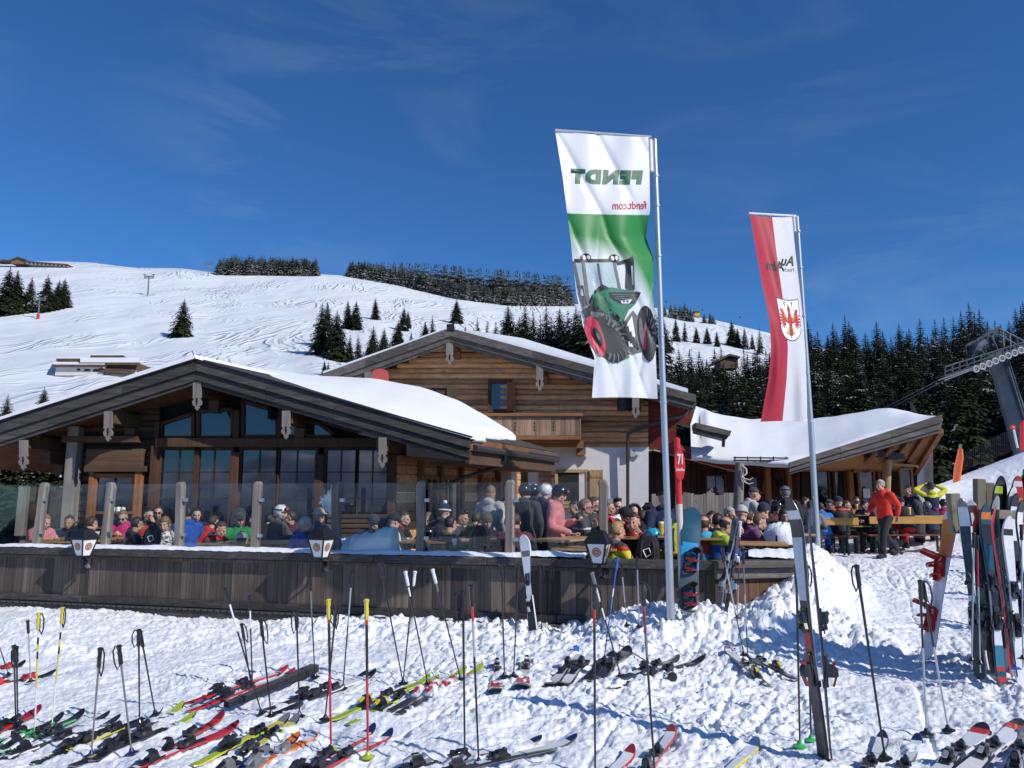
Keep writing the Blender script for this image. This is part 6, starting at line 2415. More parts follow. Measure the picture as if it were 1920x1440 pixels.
pair([((566, 1446), (703, 1366)), ((598, 1450), (736, 1367))], [(0, 'red', 'red'), (0.3, 'char', 'red'), (0.5, 'frost', 'red'), (0.86, 'frost', 'red'), (0.91, 'navy', 'black')], 'red sided snowy ski with round black tip, below the red poles', 'red sided skis with round black tips', bpos=0.34)
pair([((700, 1452), (1015, 1377)), ((780, 1462), (1082, 1389))], [(0, 'char', 'black'), (0.35, 'frost', 'black'), (0.6, 'white', 'black'), (0.9, 'white', 'black'), (0.935, 'navy', 'black')], 'white topped ski with black sides and curved dark tip at the bottom centre', 'white topped skis at the bottom centre', bind=('black', 'silver'), bpos=0.36)
for t, h in (((931, 1241), (932, 1306)), ((988, 1239), (978, 1304))):
 flat_ski(t, h, [(0, 'dred'), (0.08, 'white', 'red'), (0.16, 'grey', 'white'), (0.38, 'white', 'white'), (0.62, 'red', 'white'), (0.82, 'white', 'red'), (0.9, 'char', 'black')], 'white and red ski pointing straight at the viewer below the thin black poles', 'white and red skis set apart', bind=('black', 'white'), bpos=0.22, wide=1.35, gap=0.13)
for t, h, bd in (((1028, 1296), (1086, 1232), 'grey'), ((1050, 1292), (1110, 1236), 'blue')):
 flat_ski(h, t, [(0, 'frost'), (0.2, 'black', 'black'), (0.5, 'frost', 'steel'), (0.75, 'white', 'black'), (0.92, 'navy' if bd == 'blue' else 'char', 'black')], 'snowy white ski with black bindings under the blue pole' if bd == 'blue' else 'snowy grey ski left of the blue pole with its binding open', None, bpos=0.5, wide=1.1)
pair([((1098, 1284), (1150, 1234)), ((1122, 1280), (1178, 1228))], [(0, 'black'), (0.3, 'char', 'steel'), (0.7, 'grey', 'black'), (0.9, 'black')], 'thin dark ski with bulky bindings right of the blue pole', 'dark skis under the blue pole', bpos=0.5, wide=1.1)
pair([((1140, 1298), (1322, 1239)), ((1160, 1288), (1272, 1236))], [(0, 'char', 'black'), (0.2, 'frost', 'black'), (0.4, 'black', 'black'), (0.6, 'black', 'red'), (0.85, 'black', 'red')], 'black ski with red edge lying under the fallen pole', 'black and red skis under the fallen pole', bpos=0.5)
pair([((1132, 1462), (1186, 1410)), ((1205, 1466), (1262, 1377))], [(0, 'red'), (0.3, 'frost', 'red'), (0.86, 'frost', 'red'), (0.93, 'dred', 'red')], 'snow covered red ski cut by the bottom edge beside the long black pole', 'snowy red skis at the bottom edge', bpos=0.4)
flat_ski((1345, 1470), (1420, 1396), [(0, 'yellow'), (0.4, 'frost', 'yellow'), (0.8, 'frost', 'yellow')], 'white ski with yellow edge at the bottom edge, left of the standing skis', None, bind=None)
for t, h in (((1496, 1276), (1367, 1206)), ((1440, 1285), (1361, 1222))):
 flat_ski(t, h, [(0, 'char'), (0.3, 'frost', 'black'), (0.5, 'frost', 'black'), (0.88, 'white', 'black'), (0.95, 'grey', 'grey')], 'snow dusted white ski with small bindings lying at the foot of the snow heap', 'white skis at the foot of the heap', bind=('black', 'yellow'), bpos=0.4)
pair([((1626, 1462), (1657, 1389)), ((1688, 1464), (1722, 1389))], [(0, 'frost', 'black'), (0.5, 'frost', 'black'), (0.93, 'navy', 'black')], 'snow covered ski with dark curved tip behind the single black pole at the lower right', 'snow covered skis at the lower right', bpos=0.3)
pair([((1742, 1470), (1845, 1366)), ((1800, 1470), (1912, 1356))], [(0, 'white', 'black'), (0.4, 'silver', 'white'), (0.6, 'frost', 'white'), (0.88, 'red', 'black'), (0.94, 'black', 'white')], 'white ski with red and black tip at the lower right corner', 'white skis with red tips', bind=('black', 'silver'), bpos=0.42, wide=1.25)
flat_ski((1895, 1462), (1926, 1372), [(0, 'char'), (0.5, 'grey', 'black'), (0.9, 'grey')], 'grey ski cut by the right edge beside the red tipped pair', None, bpos=0.4)

def flat_bag(t, h, w):
 p0, p1 = (ghit(*t), ghit(*h))
 d = p1 - p0
 sd_ = Vector((-d.y, d.x, 0)).normalized()
 mb = MB()
 rings = []
 for k in range(13):
  f = k / 12
  c = p0.lerp(p1, f)
  c.z = lerp(p0.z, p1.z, f) + 0.05
  ww = w * (0.75 + 0.5 * f) * (1 if 0 < k < 12 else 0.8)
  hh = 0.032 * (0.8 + 0.6 * f) + rnd.uniform(-0.004, 0.004)
  rings.append([c + sd_ * ww * math.cos(a) + Vector((0, 0, hh * 1.6 * math.sin(a))) for a in (0.5, 2.64, 3.64, 5.78)])
 mb.loft(rings)
 tag(mb.build('ski_bag', cloth('bag_black', (0.012, 0.012, 0.014)), smooth=True), 'long black ski bag lying on the snow in front of the red skis', 'bag')
flat_bag((424, 1330), (590, 1262), 0.055)

def ski_pole(top, bot, shaft, label, group=None, grip='black', basket='black', strap=1, hang=0, dy=0.0, r=0.0088, base=None, hand=None, sink=0.05, lying=False):
 """shaft: list of (fraction from the tip, colour)"""
 b = ghit(*bot) if base is None else base
 a = pt(top[0], top[1], b.y + dy)
 if lying:
  a = ghit(*top)
  a.z += 0.05
  b = b + Vector((0, 0, 0.03))
 ax = (a - b).normalized()
 L = (a - b).length
 o = thing('ski_pole', tuple(b), label, 'ski pole', group)
 b0 = b - ax * (0 if lying else sink)
 mb = MB()
 ids = []
 for i, (f, c) in enumerate(shaft):
  f1 = shaft[i + 1][0] if i + 1 < len(shaft) else 1 - 0.1 / L
  mb.mi = len(ids)
  ids.append(PC[c])
  mb.tube([b0 if i == 0 else b.lerp(a, f), b.lerp(a, f1)], [r * lerp(0.62, 1, f), r * lerp(0.62, 1, f1)], 8, cap=True)
 mb.build('shaft', ids, o, smooth=True)
 g = MB()
 q = lambda d: a - ax * d
 g.tube([q(0.135), q(0.125), q(0.1), q(0.07), q(0.04), q(0.015), q(0.0), q(-0.008)], [0.01, 0.0165, 0.0145, 0.0165, 0.0145, 0.0165, 0.022, 0.012], 8)
 go = g.build('grip', PC[grip], o, smooth=True)
 if grip == 'white' or (shaft[-1][1] == 'white' and grip == 'black'):
  pass
 bk = MB()
 c = b + ax * (0.0 if lying else 0.015)
 u_ = ax.cross(Vector((0.3, 1, 0.2))).normalized()
 v_ = ax.cross(u_)
 ring = lambda rr, d: [c + ax * d + u_ * math.cos(t) * rr + v_ * math.sin(t) * rr for t in np.linspace(0, 2 * PI, 12, endpoint=False)]
 bk.loft([ring(0.046, 0), ring(0.048, 0.004), ring(0.02, 0.018), ring(0.011, 0.04)])
 bk.build('basket', PC[basket], o, smooth=True)
 if strap:
  s_ = MB()
  sx = strap
  w = rnd.uniform(0.018, 0.035)
  dl = rnd.uniform(0.13, 0.2)
  rt = Vector((sx, -0.25, 0)).normalized()
  pts = [q(0.012), q(0.0) + rt * w * 0.9, q(0.04) + rt * w * 1.5, q(dl * 0.7) + rt * w * 1.5, q(dl) + rt * w, q(dl * 0.8) + rt * w * 0.35, q(0.05) + rt * 0.012, q(0.012)]
  s_.tube(pts, [0.006] * 8, 5)
  s_.build('strap', M_STRAP, o, smooth=True)
 return o
BLK = [(0, 'black')]
CH = [(0, 'char')]
GPL = 'black poles leaning together at the far left'
ski_pole((-10, 1186), (18, 1266), [(0, 'grey')], 'grey pole leaning in from the left edge of the photo', strap=0)
ski_pole((26, 1211), (31, 1356), CH, 'short black pole of the upright pair at the far left', GPL)
ski_pole((31, 1213), (34, 1352), CH, 'short black pole of the upright pair at the far left', GPL, strap=-1)
ski_pole((52, 1164), (58, 1280), [(0, 'silver')], 'thin silver pole with dark grip near the far left wall base', strap=0)
YL_ = [(0, 'white'), (0.38, 'yellow'), (0.62, 'black'), (0.68, 'yellow'), (0.74, 'black'), (0.8, 'white'), (0.9, 'black')]
ski_pole((73, 1150), (66, 1366), YL_, 'pole with yellow grip, white lower shaft and yellow speckled top, standing upright', None, 'yellow', 'green')
ski_pole((118, 1140), (98, 1350), YL_, 'pole with yellow grip leaning to the right beside the other yellow one', None, 'yellow', 'yellow')
ski_pole((188, 1216), (171, 1414), [(0, 'grey')], 'dark steel pole leaning slightly right, planted before the lime tipped skis', None, basket='navy')
ski_pole((223, 1211), (248, 1413), [(0, 'grey')], 'dark steel pole leaning left beside the one that leans right', None, basket='navy', strap=-1)
ski_pole((260, 1181), (262, 1357), CH, 'upright black pole of the crossing pair above the yellow skis', None, strap=-1)
ski_pole((263, 1184), (292, 1346), CH, 'slanting black pole of the crossing pair above the yellow skis', None, strap=0)
WT = [(0, 'black'), (0.66, 'white'), (0.9, 'silver')]
ski_pole((422, 1104), (492, 1341), WT, 'long pole with white upper half leaning left over the black bag', None, strap=0)
ski_pole((468, 1118), (474, 1290), WT, 'upright pole with white upper half behind the leaning white one', None, strap=0)
ski_pole((453, 1170), (471, 1282), BLK, 'short black pole between the two white topped poles', None)
ski_pole((489, 1163), (509, 1343), BLK, 'black pole leaning left, right of the white topped poles', None)
ski_pole((556, 1146), (562, 1341), BLK, 'black pole with hanging strap in front of the yellow edged skis', None, strap=-1)
ski_pole((581, 1082), (591, 1273), [(0, 'black'), (0.6, 'grey')], 'tall grey topped pole against the plank front, left of the red poles', None, strap=0)
RC = [(0, 'red'), (0.51, 'black'), (0.84, 'red')]
ski_pole((616, 1125), (621, 1408), RC, 'bright red racing pole with yellow grip, left of the two', None, 'yellow', 'lime', r=0.011)
ski_pole((687, 1125), (690, 1417), RC, 'bright red racing pole with yellow grip, right of the two', None, 'yellow', 'lime', r=0.011, strap=0)
ski_pole((630, 1143), (609, 1350), BLK, 'black pole leaning behind the left red racing pole', None, strap=1)
ski_pole((660, 1075), (643, 1284), [(0, 'black'), (0.55, 'silver')], 'silver topped pole leaning right between the red racing poles', None, strap=0)
WTP = [(0, 'black'), (0.88, 'grey')]
ski_pole((712, 1055), (757, 1276), WTP, 'black pole with white capped grip leaning left, tallest against the planks', None, 'black')
ski_pole((778, 1072), (755, 1277), WTP, 'black pole of the crossed pair that leans to the right', None, 'white', strap=-1)
ski_pole((760, 1072), (803, 1280), [(0, 'black'), (0.78, 'white'), (0.86, 'black')], 'black and white pole of the crossed pair that leans to the left', None, 'white', strap=0)
ski_pole((811, 1068), (865, 1276), [(0, 'black'), (0.8, 'grey')], 'black pole with white grip leaning left, right of the crossed pair', None, 'white', strap=0)
RB = [(0, 'black'), (0.55, 'dred'), (0.6, 'silver'), (0.78, 'red'), (0.87, 'black')]
ski_pole((868, 1108), (872, 1430), BLK, 'long black pole with a bulky strap hiding its grip, before the lime tips', None, dy=-0.05, r=0.009, strap=-1)
ski_pole((884, 1098), (898, 1424), [(0, 'black'), (0.6, 'silver'), (0.8, 'red'), (0.88, 'black')], 'long black pole with a red collar below its dark green grip', None, strap=0, r=0.009)
ski_pole((940, 1057), (946, 1279), BLK, 'thin black pole standing behind the left white and red ski', None)
ski_pole((972, 1058), (963, 1278), BLK, 'thin black pole standing between the white and red skis', None, strap=-1)
ski_pole((1012, 1060), (1016, 1176), BLK, 'thin black pole against the planks right of the white standing ski', None)
ski_pole((1033, 1063), (1027, 1172), BLK, 'second thin black pole against the planks right of the white standing ski', None)
ski_pole((1110, 1074), (1165, 1281), [(0, 'black'), (0.55, 'white'), (0.66, 'black'), (0.72, 'white'), (0.9, 'grey')], 'black and white ringed pole crossing the blue one', None, 'grey', strap=0)
ski_pole((1158, 1046), (1132, 1242), [(0, 'navy'), (0.25, 'blue'), (0.5, 'cyan'), (0.62, 'white'), (0.7, 'blue')], 'blue and white pole leaning on the cap rail right of the end lantern', None, 'blue', 'blue', strap=-1)
ski_pole((1165, 1060), (1176, 1172), [(0, 'grey'), (0.4, 'silver')], 'grey pole leaning on the planks right of the blue pole', None, strap=0)
ski_pole((1194, 1046), (1199, 1180), [(0, 'silver')], 'plain silver pole upright against the planks left of the tall flag pole', None, strap=0)
ski_pole((1114, 1098), (1116, 1470), [(0, 'black'), (0.8, 'dred'), (0.84, 'red'), (0.88, 'black')], 'long black pole with big black strap running out of the bottom of the photo', None, r=0.009, strap=1, sink=0.0)
ski_pole((1204, 1094), (1229, 1470), [(0, 'black'), (0.62, 'grey'), (0.74, 'dred'), (0.86, 'red'), (0.9, 'black')], 'long black pole with dark red collar and big strap, leaning left before the heap', None, r=0.009, strap=1)
ski_pole((1093, 1168), (1261, 1279), [(0, 'black'), (0.35, 'white'), (0.42, 'black'), (0.6, 'white'), (0.85, 'silver')], 'fallen black and white pole lying across the others', None, strap=-1, lying=True)
ski_pole((1606, 1061), (1660, 1424), BLK, 'single long black pole with a looped strap, standing alone in the trodden snow', None, r=0.0105, strap=-1)
SV = [(0, 'silver'), (0.62, 'black'), (0.66, 'black')]
ski_pole((1725, 1089), (1737, 1377), [(0, 'silver'), (0.5, 'silver'), (0.56, 'black')], 'silver shafted pole standing upright before the orange snowboard', None, r=0.0095)
ski_pole((1729, 1090), (1779, 1374), [(0, 'silver'), (0.5, 'silver'), (0.56, 'black')], 'silver shafted pole slanting left before the orange snowboard', None, r=0.0095)
ski_pole((1354, 1028), (1396, 1236), [(0, 'black'), (0.4, 'silver'), (0.8, 'grey')], 'silver and black pole slanting in front of the brown planks', None, strap=0)
ski_pole((1393, 1034), (1402, 1234), [(0, 'black'), (0.3, 'silver'), (0.6, 'grey')], 'upright silver and black pole in front of the brown planks', None, strap=0)
ski_pole((1388, 978), (1382, 1150), [(0, 'silver'), (0.35, 'navy'), (0.5, 'red'), (0.58, 'white'), (0.64, 'navy'), (0.76, 'red'), (0.84, 'white')], 'red, white and navy banded pole standing by the skis at the short plank front', None, 'white', strap=0)

def stand_ski(top, bot, bands, label, group, face, Yb=None, lean=0.0, **k):
 b = ghit(*bot) if Yb is None else pt(bot[0], bot[1], Yb)
 if Yb is not None:
  b.z = pt(bot[0], bot[1], Yb).z
 a = pt(top[0], top[1], b.y + lean)
 return ski(b - (a - b).normalized() * 0.05, a, Vector(face), bands, label, group, **k)
gfor = 'black skis standing in the foreground'
stand_ski((1490, 931), (1546, 1428), [(0, 'char', 'black'), (0.3, 'black', 'char'), (0.42, 'red', 'black'), (0.52, 'black', 'char'), (0.6, 'frost', 'char'), (0.84, 'char', 'grey'), (0.91, 'white', 'grey'), (0.945, 'char', 'grey')], 'black ski of the tall pair standing in the foreground, its snowy top sheet turned left', None, (-0.95, -0.3, 0.1), lean=0.1, bind=('black', 'dred'), wide=1.08, bpos=0.44)
stand_ski((1508, 929), (1556, 1430), [(0, 'black', 'char'), (0.42, 'red', 'black'), (0.52, 'black', 'char'), (0.85, 'navy', 'grey'), (0.95, 'black')], 'black ski of the tall pair standing in the foreground, its bindings turned right', None, (0.94, -0.34, 0.1), lean=0.12, bind=('black', 'dred'), wide=1.08, bpos=0.44)
bse = ghit(1500, 1405)
ski_pole((1493, 1060), (1500, 1406), BLK, 'black pole with green tip standing left of the tall black skis', None, basket='green', strap=0, r=0.0095)
ski_pole((1512, 1062), (1521, 1392), BLK, 'black pole with green tip hidden behind the tall black skis', None, basket='green', strap=1, r=0.0095)
stand_ski((984, 1003), (1000, 1176), [(0, 'black', 'white'), (0.4, 'white', 'black'), (0.6, 'white', 'black'), (0.78, 'grey', 'white'), (0.84, 'white', 'white')], 'white and black ski standing against the plank front left of the end lantern', None, (-0.45, -0.9, 0.1), wide=1.35, bind=('black', 'white'), lean=0.22)
stand_ski((1381, 970), (1347, 1136), [(0, 'grey'), (0.3, 'char', 'grey'), (0.75, 'grey', 'grey'), (0.9, 'slate')], 'slate grey ski leaning right at the short plank front', None, (-0.7, -0.7, 0.1), bind=('silver', 'black'), lean=0.1)
stand_ski((1386, 972), (1360, 1140), [(0, 'black'), (0.5, 'char', 'black'), (0.9, 'char')], 'black ski leaning against the slate grey one at the short plank front', None, (0.7, -0.7, 0.1), bind=('silver', 'black'), lean=0.1)

def snowboard(top, bot, Yb, lean, face, bands, label, bpos, bcol, wide=1.0, name='snowboard', bturn=0, side=1):
 b = pt(bot[0], bot[1], Yb) if Yb else ghit(*bot)
 a = pt(top[0], top[1], b.y + lean)
 L = (a - b).length
 me = ski_mesh(L, 0.245 * wide, 0.285 * wide, 0.28 * wide, bands, 0.05, 0.012, board=True)
 o = bpy.data.objects.new(name, me)
 COL.objects.link(o)
 o.matrix_world = frame_of(b, a, Vector(face))
 tag(o, label, 'snowboard')
 for bp in bpos:
  mb = MB()
  mb.mi = 0
  mb.box((0, 0, 0.018), (0.14, 0.2, 0.02), 0.25)
  hb = []
  for k in range(9):
   t = lerp(-1.25, 1.25, k / 8)
   hb.append((math.sin(t) * 0.075, -0.105 - 0.045 * math.cos(t)))
  rings = []
  for z, k_ in ((0.02, 1), (0.09, 0.98), (0.16, 0.9), (0.215, 0.8)):
   rings.append([Vector((x * k_, y - 0.1 * (z - 0.02), z)) for x, y in hb] + [Vector((x * 0.86 * k_, y * 0.93 - 0.1 * (z - 0.02), z)) for x, y in reversed(hb)])
  mb.loft(rings)
  for s in (-1, 1):
   mb.beam((s * 0.075, -0.12, 0.03), (s * 0.07, 0.1, 0.03), 0.012, 0.04)
  mb.mi = 1
  for yy, zz_, w in ((-0.03, 0.115, 0.045), (0.075, 0.075, 0.035)):
   mb.tube([Vector((-0.078, yy - 0.03, 0.04)), Vector((-0.07, yy, zz_)), Vector((0, yy + 0.01, zz_ + 0.035)), Vector((0.07, yy, zz_)), Vector((0.078, yy - 0.03, 0.04))], [w * 0.35, w * 0.55, w * 0.6, w * 0.55, w * 0.35], 8, flat=0.45)
  bo_ = mb.build('board_binding', [PC['black'] if bcol[0] is None else PC[bcol[0]], PC[bcol[1]]], None, smooth=True)
  bo_.parent = o
  bo_.location = (L * bp, 0, 0.008)
  bo_.rotation_euler = (0, 0, bturn + rnd.uniform(-0.2, 0.2))
 return o
snowboard((1296, 953), (1290, 1150), 9.35, 0.3, (0.12, -1, 0.25), [(0, 'slate', 'slate'), (0.4, 'slate', 'cyan'), (0.46, 'cyan', 'cyan'), (0.62, 'cyan', 'petrol'), (0.66, 'petrol', 'petrol')], 'teal, bright blue and slate snowboard standing on end right of the tall flag pole', (0.14, 0.46), (None, 'dred'), 0.92, bturn=PI / 2)
snowboard((1787, 961), (1738, 1250), None, 0.25, (-0.985, 0.02, 0.05), [(0, 'frost', 'char'), (0.3, 'white', 'char'), (0.55, 'frost', 'char'), (0.68, 'orange', 'char'), (0.8, 'orange', 'orange'), (0.95, 'frost', 'orange')], 'white and orange snowboard on end with red bindings, left of the rack', (0.26, 0.6), ('red', 'red'), 1.0, bturn=PI / 2)
W_RACK = wood('rack_timber', (0.26, 0.22, 0.165), 'Z', 0.5, 1.25, 16, 0.7)
rk = thing('ski_rack', tuple(ghit(1860, 1262)), 'weathered timber ski rack crowded with skis at the right edge', 'rack')
RYk = 7.5
mb = MB()
mb.beam(P(1786, 925, RYk), P(1793, 1000, RYk), 0.1, 0.09, up=(0, 1, 0))
for xa, xb, y0, y1, Y in ((1836, 1842, 898, 1200, RYk + 0.12), (1852, 1862, 905, 1200, RYk + 0.25), (1850, 1888, 990, 1250, RYk - 0.05), (1930, 1935, 880, 1250, RYk + 0.1)):
 mb.tint = tt()
 mb.beam(P(xa, y0, Y), P(xb, y1, Y), 0.09, 0.08, up=(0, 1, 0))
mb.build('rack_post', W_RACK, rk, bevel=0.008)
W_RACKX = wood('rack_rail_timber', (0.27, 0.235, 0.19), 'X', 0.5, 1.25, 16, 0.7)
for y0, y1, dy in ((963, 966, 0.02), (1007, 985, 0.1), (1150, 1155, 0.3)):
 mb = MB()
 mb.beam(P(1790 if y0 < 1000 else 1835, y0, RYk + dy), P(1960, y1, RYk + dy), 0.09, 0.085)
 mb.build('rack_rail', W_RACKX, rk, bevel=0.008)
RK = [((1806, 935), (1838, 1262), [(0, 'black'), (0.3, 'frost', 'black'), (0.45, 'black', 'frost'), (0.7, 'char', 'frost'), (0.84, 'frost', 'black'), (0.95, 'grey')], 'black ski flecked with snow standing at the left end of the rack', (-0.75, -0.65, 0.1), 0.0), ((1818, 939), (1856, 1250), [(0, 'char'), (0.5, 'black', 'char'), (0.82, 'dred', 'black'), (0.93, 'dred', 'dred'), (0.97, 'white')], 'dark red tipped black ski in the rack beside the snow flecked one', (-0.3, -0.95, 0.1), 0.12), ((1842, 945), (1876, 1268), [(0, 'red'), (0.03, 'petrol'), (0.06, 'red', 'petrol'), (0.085, 'teal', 'petrol'), (0.2, 'frost', 'petrol'), (0.3, 'black', 'frost'), (0.5, 'char', 'petrol'), (0.62, 'petrol', 'petrol'), (0.76, 'black', 'petrol'), (0.88, 'petrol', 'petrol'), (0.91, 'orange', 'petrol'), (0.95, 'petrol')], 'teal ski in the rack with an orange patch near its tip', (0.05, -1, 0.12), -0.03), ((1853, 950), (1893, 1258), [(0, 'red', 'red'), (0.3, 'white', 'red'), (0.6, 'dred', 'red'), (0.9, 'red')], 'thin red edged ski standing right behind the teal one', (0.75, -0.6, 0.1), 0.05), ((1884, 968), (1912, 1272), [(0, 'frost', 'white'), (0.2, 'white', 'frost'), (0.45, 'frost', 'white'), (0.8, 'white', 'white'), (0.88, 'black', 'white'), (0.92, 'white', 'white')], 'broad white snowy ski with a black band at the tip in the rack', (0.1, -1, 0.12), -0.02), ((1904, 938), (1936, 1266), [(0, 'frost'), (0.5, 'white', 'black'), (0.8, 'frost', 'black'), (0.93, 'black')], 'white ski at the right edge of the photo in the rack', (0.5, -0.85, 0.1), 0.05), ((1866, 899), (1884, 1235), [(0, 'black'), (0.6, 'char', 'black'), (0.92, 'lime', 'black'), (0.96, 'black')], 'tall black ski with a lime mark at its tip behind the rack', (0.2, -0.95, 0.1), 0.35), ((1873, 893), (1900, 1230), [(0, 'black'), (0.5, 'black'), (0.9, 'black')], 'plain black ski tip standing high behind the rack', (-0.2, -0.95, 0.1), 0.4), ((1893, 913), (1915, 1238), [(0, 'black'), (0.5, 'frost', 'black'), (0.82, 'frost', 'black'), (0.9, 'white', 'black')], 'snowy ski tip below the plain black one in the rack', (0.1, -1, 0.1), 0.3), ((1903, 893), (1925, 1235), [(0, 'red'), (0.5, 'orange', 'red'), (0.88, 'red', 'red'), (0.94, 'white', 'red'), (0.97, 'red')], 'orange red ski tip with a white mark in the rack', (-0.1, -1, 0.1), 0.32), ((1912, 888), (1938, 1238), [(0, 'green'), (0.6, 'lime', 'black'), (0.92, 'black', 'lime')], 'lime and black ski tip in the top right of the rack', (0.2, -1, 0.1), 0.42)]
for k, (x, y, xb, c1, c2, lab) in enumerate(((1812, 962, 1846, 'char', 'frost', 'snow speckled dark ski wedged between the first two in the rack'), (1830, 990, 1862, 'black', 'grey', 'shorter black ski behind the teal one in the rack'), (1860, 930, 1880, 'black', 'silver', 'black ski with silver tip left of the lime marked one in the rack'), (1878, 1000, 1898, 'char', 'dred', 'short dark ski with red tail beside the broad white ski'), (1896, 925, 1920, 'frost', 'black', 'snow crusted ski between the two right hand tips in the rack'), (1909, 960, 1930, 'black', 'white', 'black and white ski half cut by the right edge of the rack'), (1870, 960, 1890, 'grey', 'black', 'grey ski deep in the middle of the rack'), (1850, 985, 1872, 'navy', 'black', 'navy ski low behind the teal one in the rack'))):
 RK.append(((x, y), (xb, 1245), [(0, c2), (0.12, c1, c2), (0.5, 'black', c1), (0.72, c1, 'black'), (0.92, c2, 'black')], lab, (0.25 * (-1) ** k, -0.95, 0.1), 0.12 + 0.04 * k))
rack_skis = []
for top, bot, bands, lab, face, lean in RK:
 rack_skis.append(stand_ski(top, bot, bands, lab, None, face, Yb=7.15 + max(0, lean) * 0.9, lean=0.12, wide=0.98, bpos=0.45))
ski_pole((1826, 1000), (1822, 1240), [(0, 'silver')], 'silver pole hanging in the rack beside the teal ski', None, base=pt(1822, 1244, 7.05), strap=0, dy=0.1)
ski_pole((1832, 1005), (1838, 1250), [(0, 'silver'), (0.6, 'red')], 'silver and red pole hanging in the rack behind the teal ski', None, base=pt(1838, 1250, 7.1), strap=0, dy=0.1)
ski_pole((1868, 1010), (1906, 1262), [(0, 'navy'), (0.2, 'black')], 'black pole with blue basket in front of the white ski in the rack', None, base=pt(1906, 1258, 6.95), basket='blue', strap=0, dy=0.1)
ski_pole((1915, 985), (1918, 1240), [(0, 'silver')], 'silver pole at the right edge in the rack', None, base=pt(1918, 1240, 6.95), strap=0, dy=0.1)
mb = MB()
p = ghit(1081, 1226)
mb.box(p + Vector((0, 0, 0.03)), (0.05, 0.03, 0.06), 0.3)
mb.tube([p + Vector((-0.04, 0, 0.05)), p + Vector((0, 0, 0.07)), p + Vector((0.05, 0, 0.03))], 0.006, 5)
tag(mb.build('lift_pass', paint('pass_blue', (0.02, 0.12, 0.5))), 'small bright blue tag on a strap lying on the bank left of the blue pole', 'tag')
for k, (dx, dy) in enumerate(((2.9, 1.7), (4.3, 4.0), (5.6, 6.6))):
 for o in [rk] + rack_skis[:10]:
  c = copy_tree(o)
  c.matrix_world = Matrix.Translation((dx, dy, 0.05)) @ o.matrix_basis
  c['group'] = 'racks and skis beyond the right edge of the photo'
  c['label'] = 'timber ski rack beyond the right edge of the photo' if o is rk else 'ski standing in a rack beyond the right edge'

def remeshed(mb, voxel, smooth_it=2, name='m'):
 me = mb.mesh(name, [])
 o = bpy.data.objects.new('tmp', me)
 COL.objects.link(o)
 r_ = o.modifiers.new('r', 'REMESH')
 r_.mode = 'VOXEL'
 r_.voxel_size = voxel
 s_ = o.modifiers.new('s', 'SMOOTH')
 s_.factor = 0.5
 s_.iterations = smooth_it
 dg = bpy.context.evaluated_depsgraph_get()
 ev = o.evaluated_get(dg)
 m2 = ev.to_mesh()
 n = len(m2.vertices)
 co = np.empty(n * 3)
 m2.vertices.foreach_get('co', co)
 vs = co.reshape(-1, 3)
 fs = [tuple(p.vertices) for p in m2.polygons]
 ev.to_mesh_clear()
 bpy.data.objects.remove(o)
 bpy.data.meshes.remove(me)
 return (vs, fs)

def rotm(ax, a):
 return Matrix.Rotation(a, 3, ax)

def head_template():
 mb = MB()
 mb.ell((0, 0.014, 0.132), (0.076, 0.096, 0.094), 20, 14)
 mb.ell((0, -0.028, 0.07), (0.06, 0.066, 0.082), 16, 12)
 mb.ell((0, -0.06, 0.012), (0.03, 0.026, 0.022), 10, 8)
 for s in (-1, 1):
  mb.ell((s * 0.04, -0.015, 0.035), (0.026, 0.045, 0.038), 10, 8)
  mb.ell((s * 0.036, -0.066, 0.07), (0.024, 0.022, 0.022), 10, 8)
  mb.ell((s * 0.077, 0.012, 0.088), (0.01, 0.02, 0.031), 10, 8)
 mb.ell((0, -0.082, 0.116), (0.048, 0.013, 0.014), 12, 8)
 mb.ell((0, -0.098, 0.084), (0.0105, 0.016, 0.032), 10, 8, rotm('X', 0.22))
 mb.ell((0, -0.108, 0.064), (0.0165, 0.016, 0.012), 10, 8)
 mb.ell((0, -0.09, 0.036), (0.026, 0.013, 0.014), 10, 8)
 mb.tube([(0, 0.03, 0.09), (0, 0.022, 0.02), (0, 0.03, -0.075)], [0.052, 0.054, 0.06], 12)
 return remeshed(mb, 0.0075, 1)

def hand_template(curl):
 mb = MB()
 mb.loft([[Vector((math.cos(t) * 0.026 * k, math.sin(t) * 0.014, z)) for t in np.linspace(0, 2 * PI, 10, endpoint=False)] for z, k in ((0.02, 0.9), (-0.01, 0.95), (-0.05, 1.45), (-0.085, 1.5), (-0.095, 1.25))])
 for i, (x, L) in enumerate(((-0.03, 0.068), (-0.01, 0.078), (0.01, 0.074), (0.029, 0.058))):
  p = Vector((x, 0, -0.088))
  a = 0.15 + curl * 0.25
  pts = [p + Vector((0, 0, 0.02)), p]
  for f in (0.45, 0.3, 0.25):
   d = Vector((x * 0.15 / 0.03 * 0.2 * 0.3, -math.sin(a), -math.cos(a)))
   p = p + d * L * f
   pts.append(p.copy())
   a += 0.25 + curl * 0.65
  mb.tube(pts, [0.0095, 0.0092, 0.0088, 0.008, 0.0062], 8)
 pts = [Vector((-0.024, 0, -0.025)), Vector((-0.042, -0.01, -0.048)), Vector((-0.048, -0.02 - 0.01 * curl, -0.074)), Vector((-0.042 + 0.01 * curl, -0.03 - 0.014 * curl, -0.094))]
 mb.tube(pts, [0.013, 0.0125, 0.0105, 0.0075], 8)
 return remeshed(mb, 0.0052, 1)
HEADV, HEADF = head_template()
HANDS = {c: hand_template(c) for c in (0.5, 1.2)}

def vec(*a):
 return Vector(a)

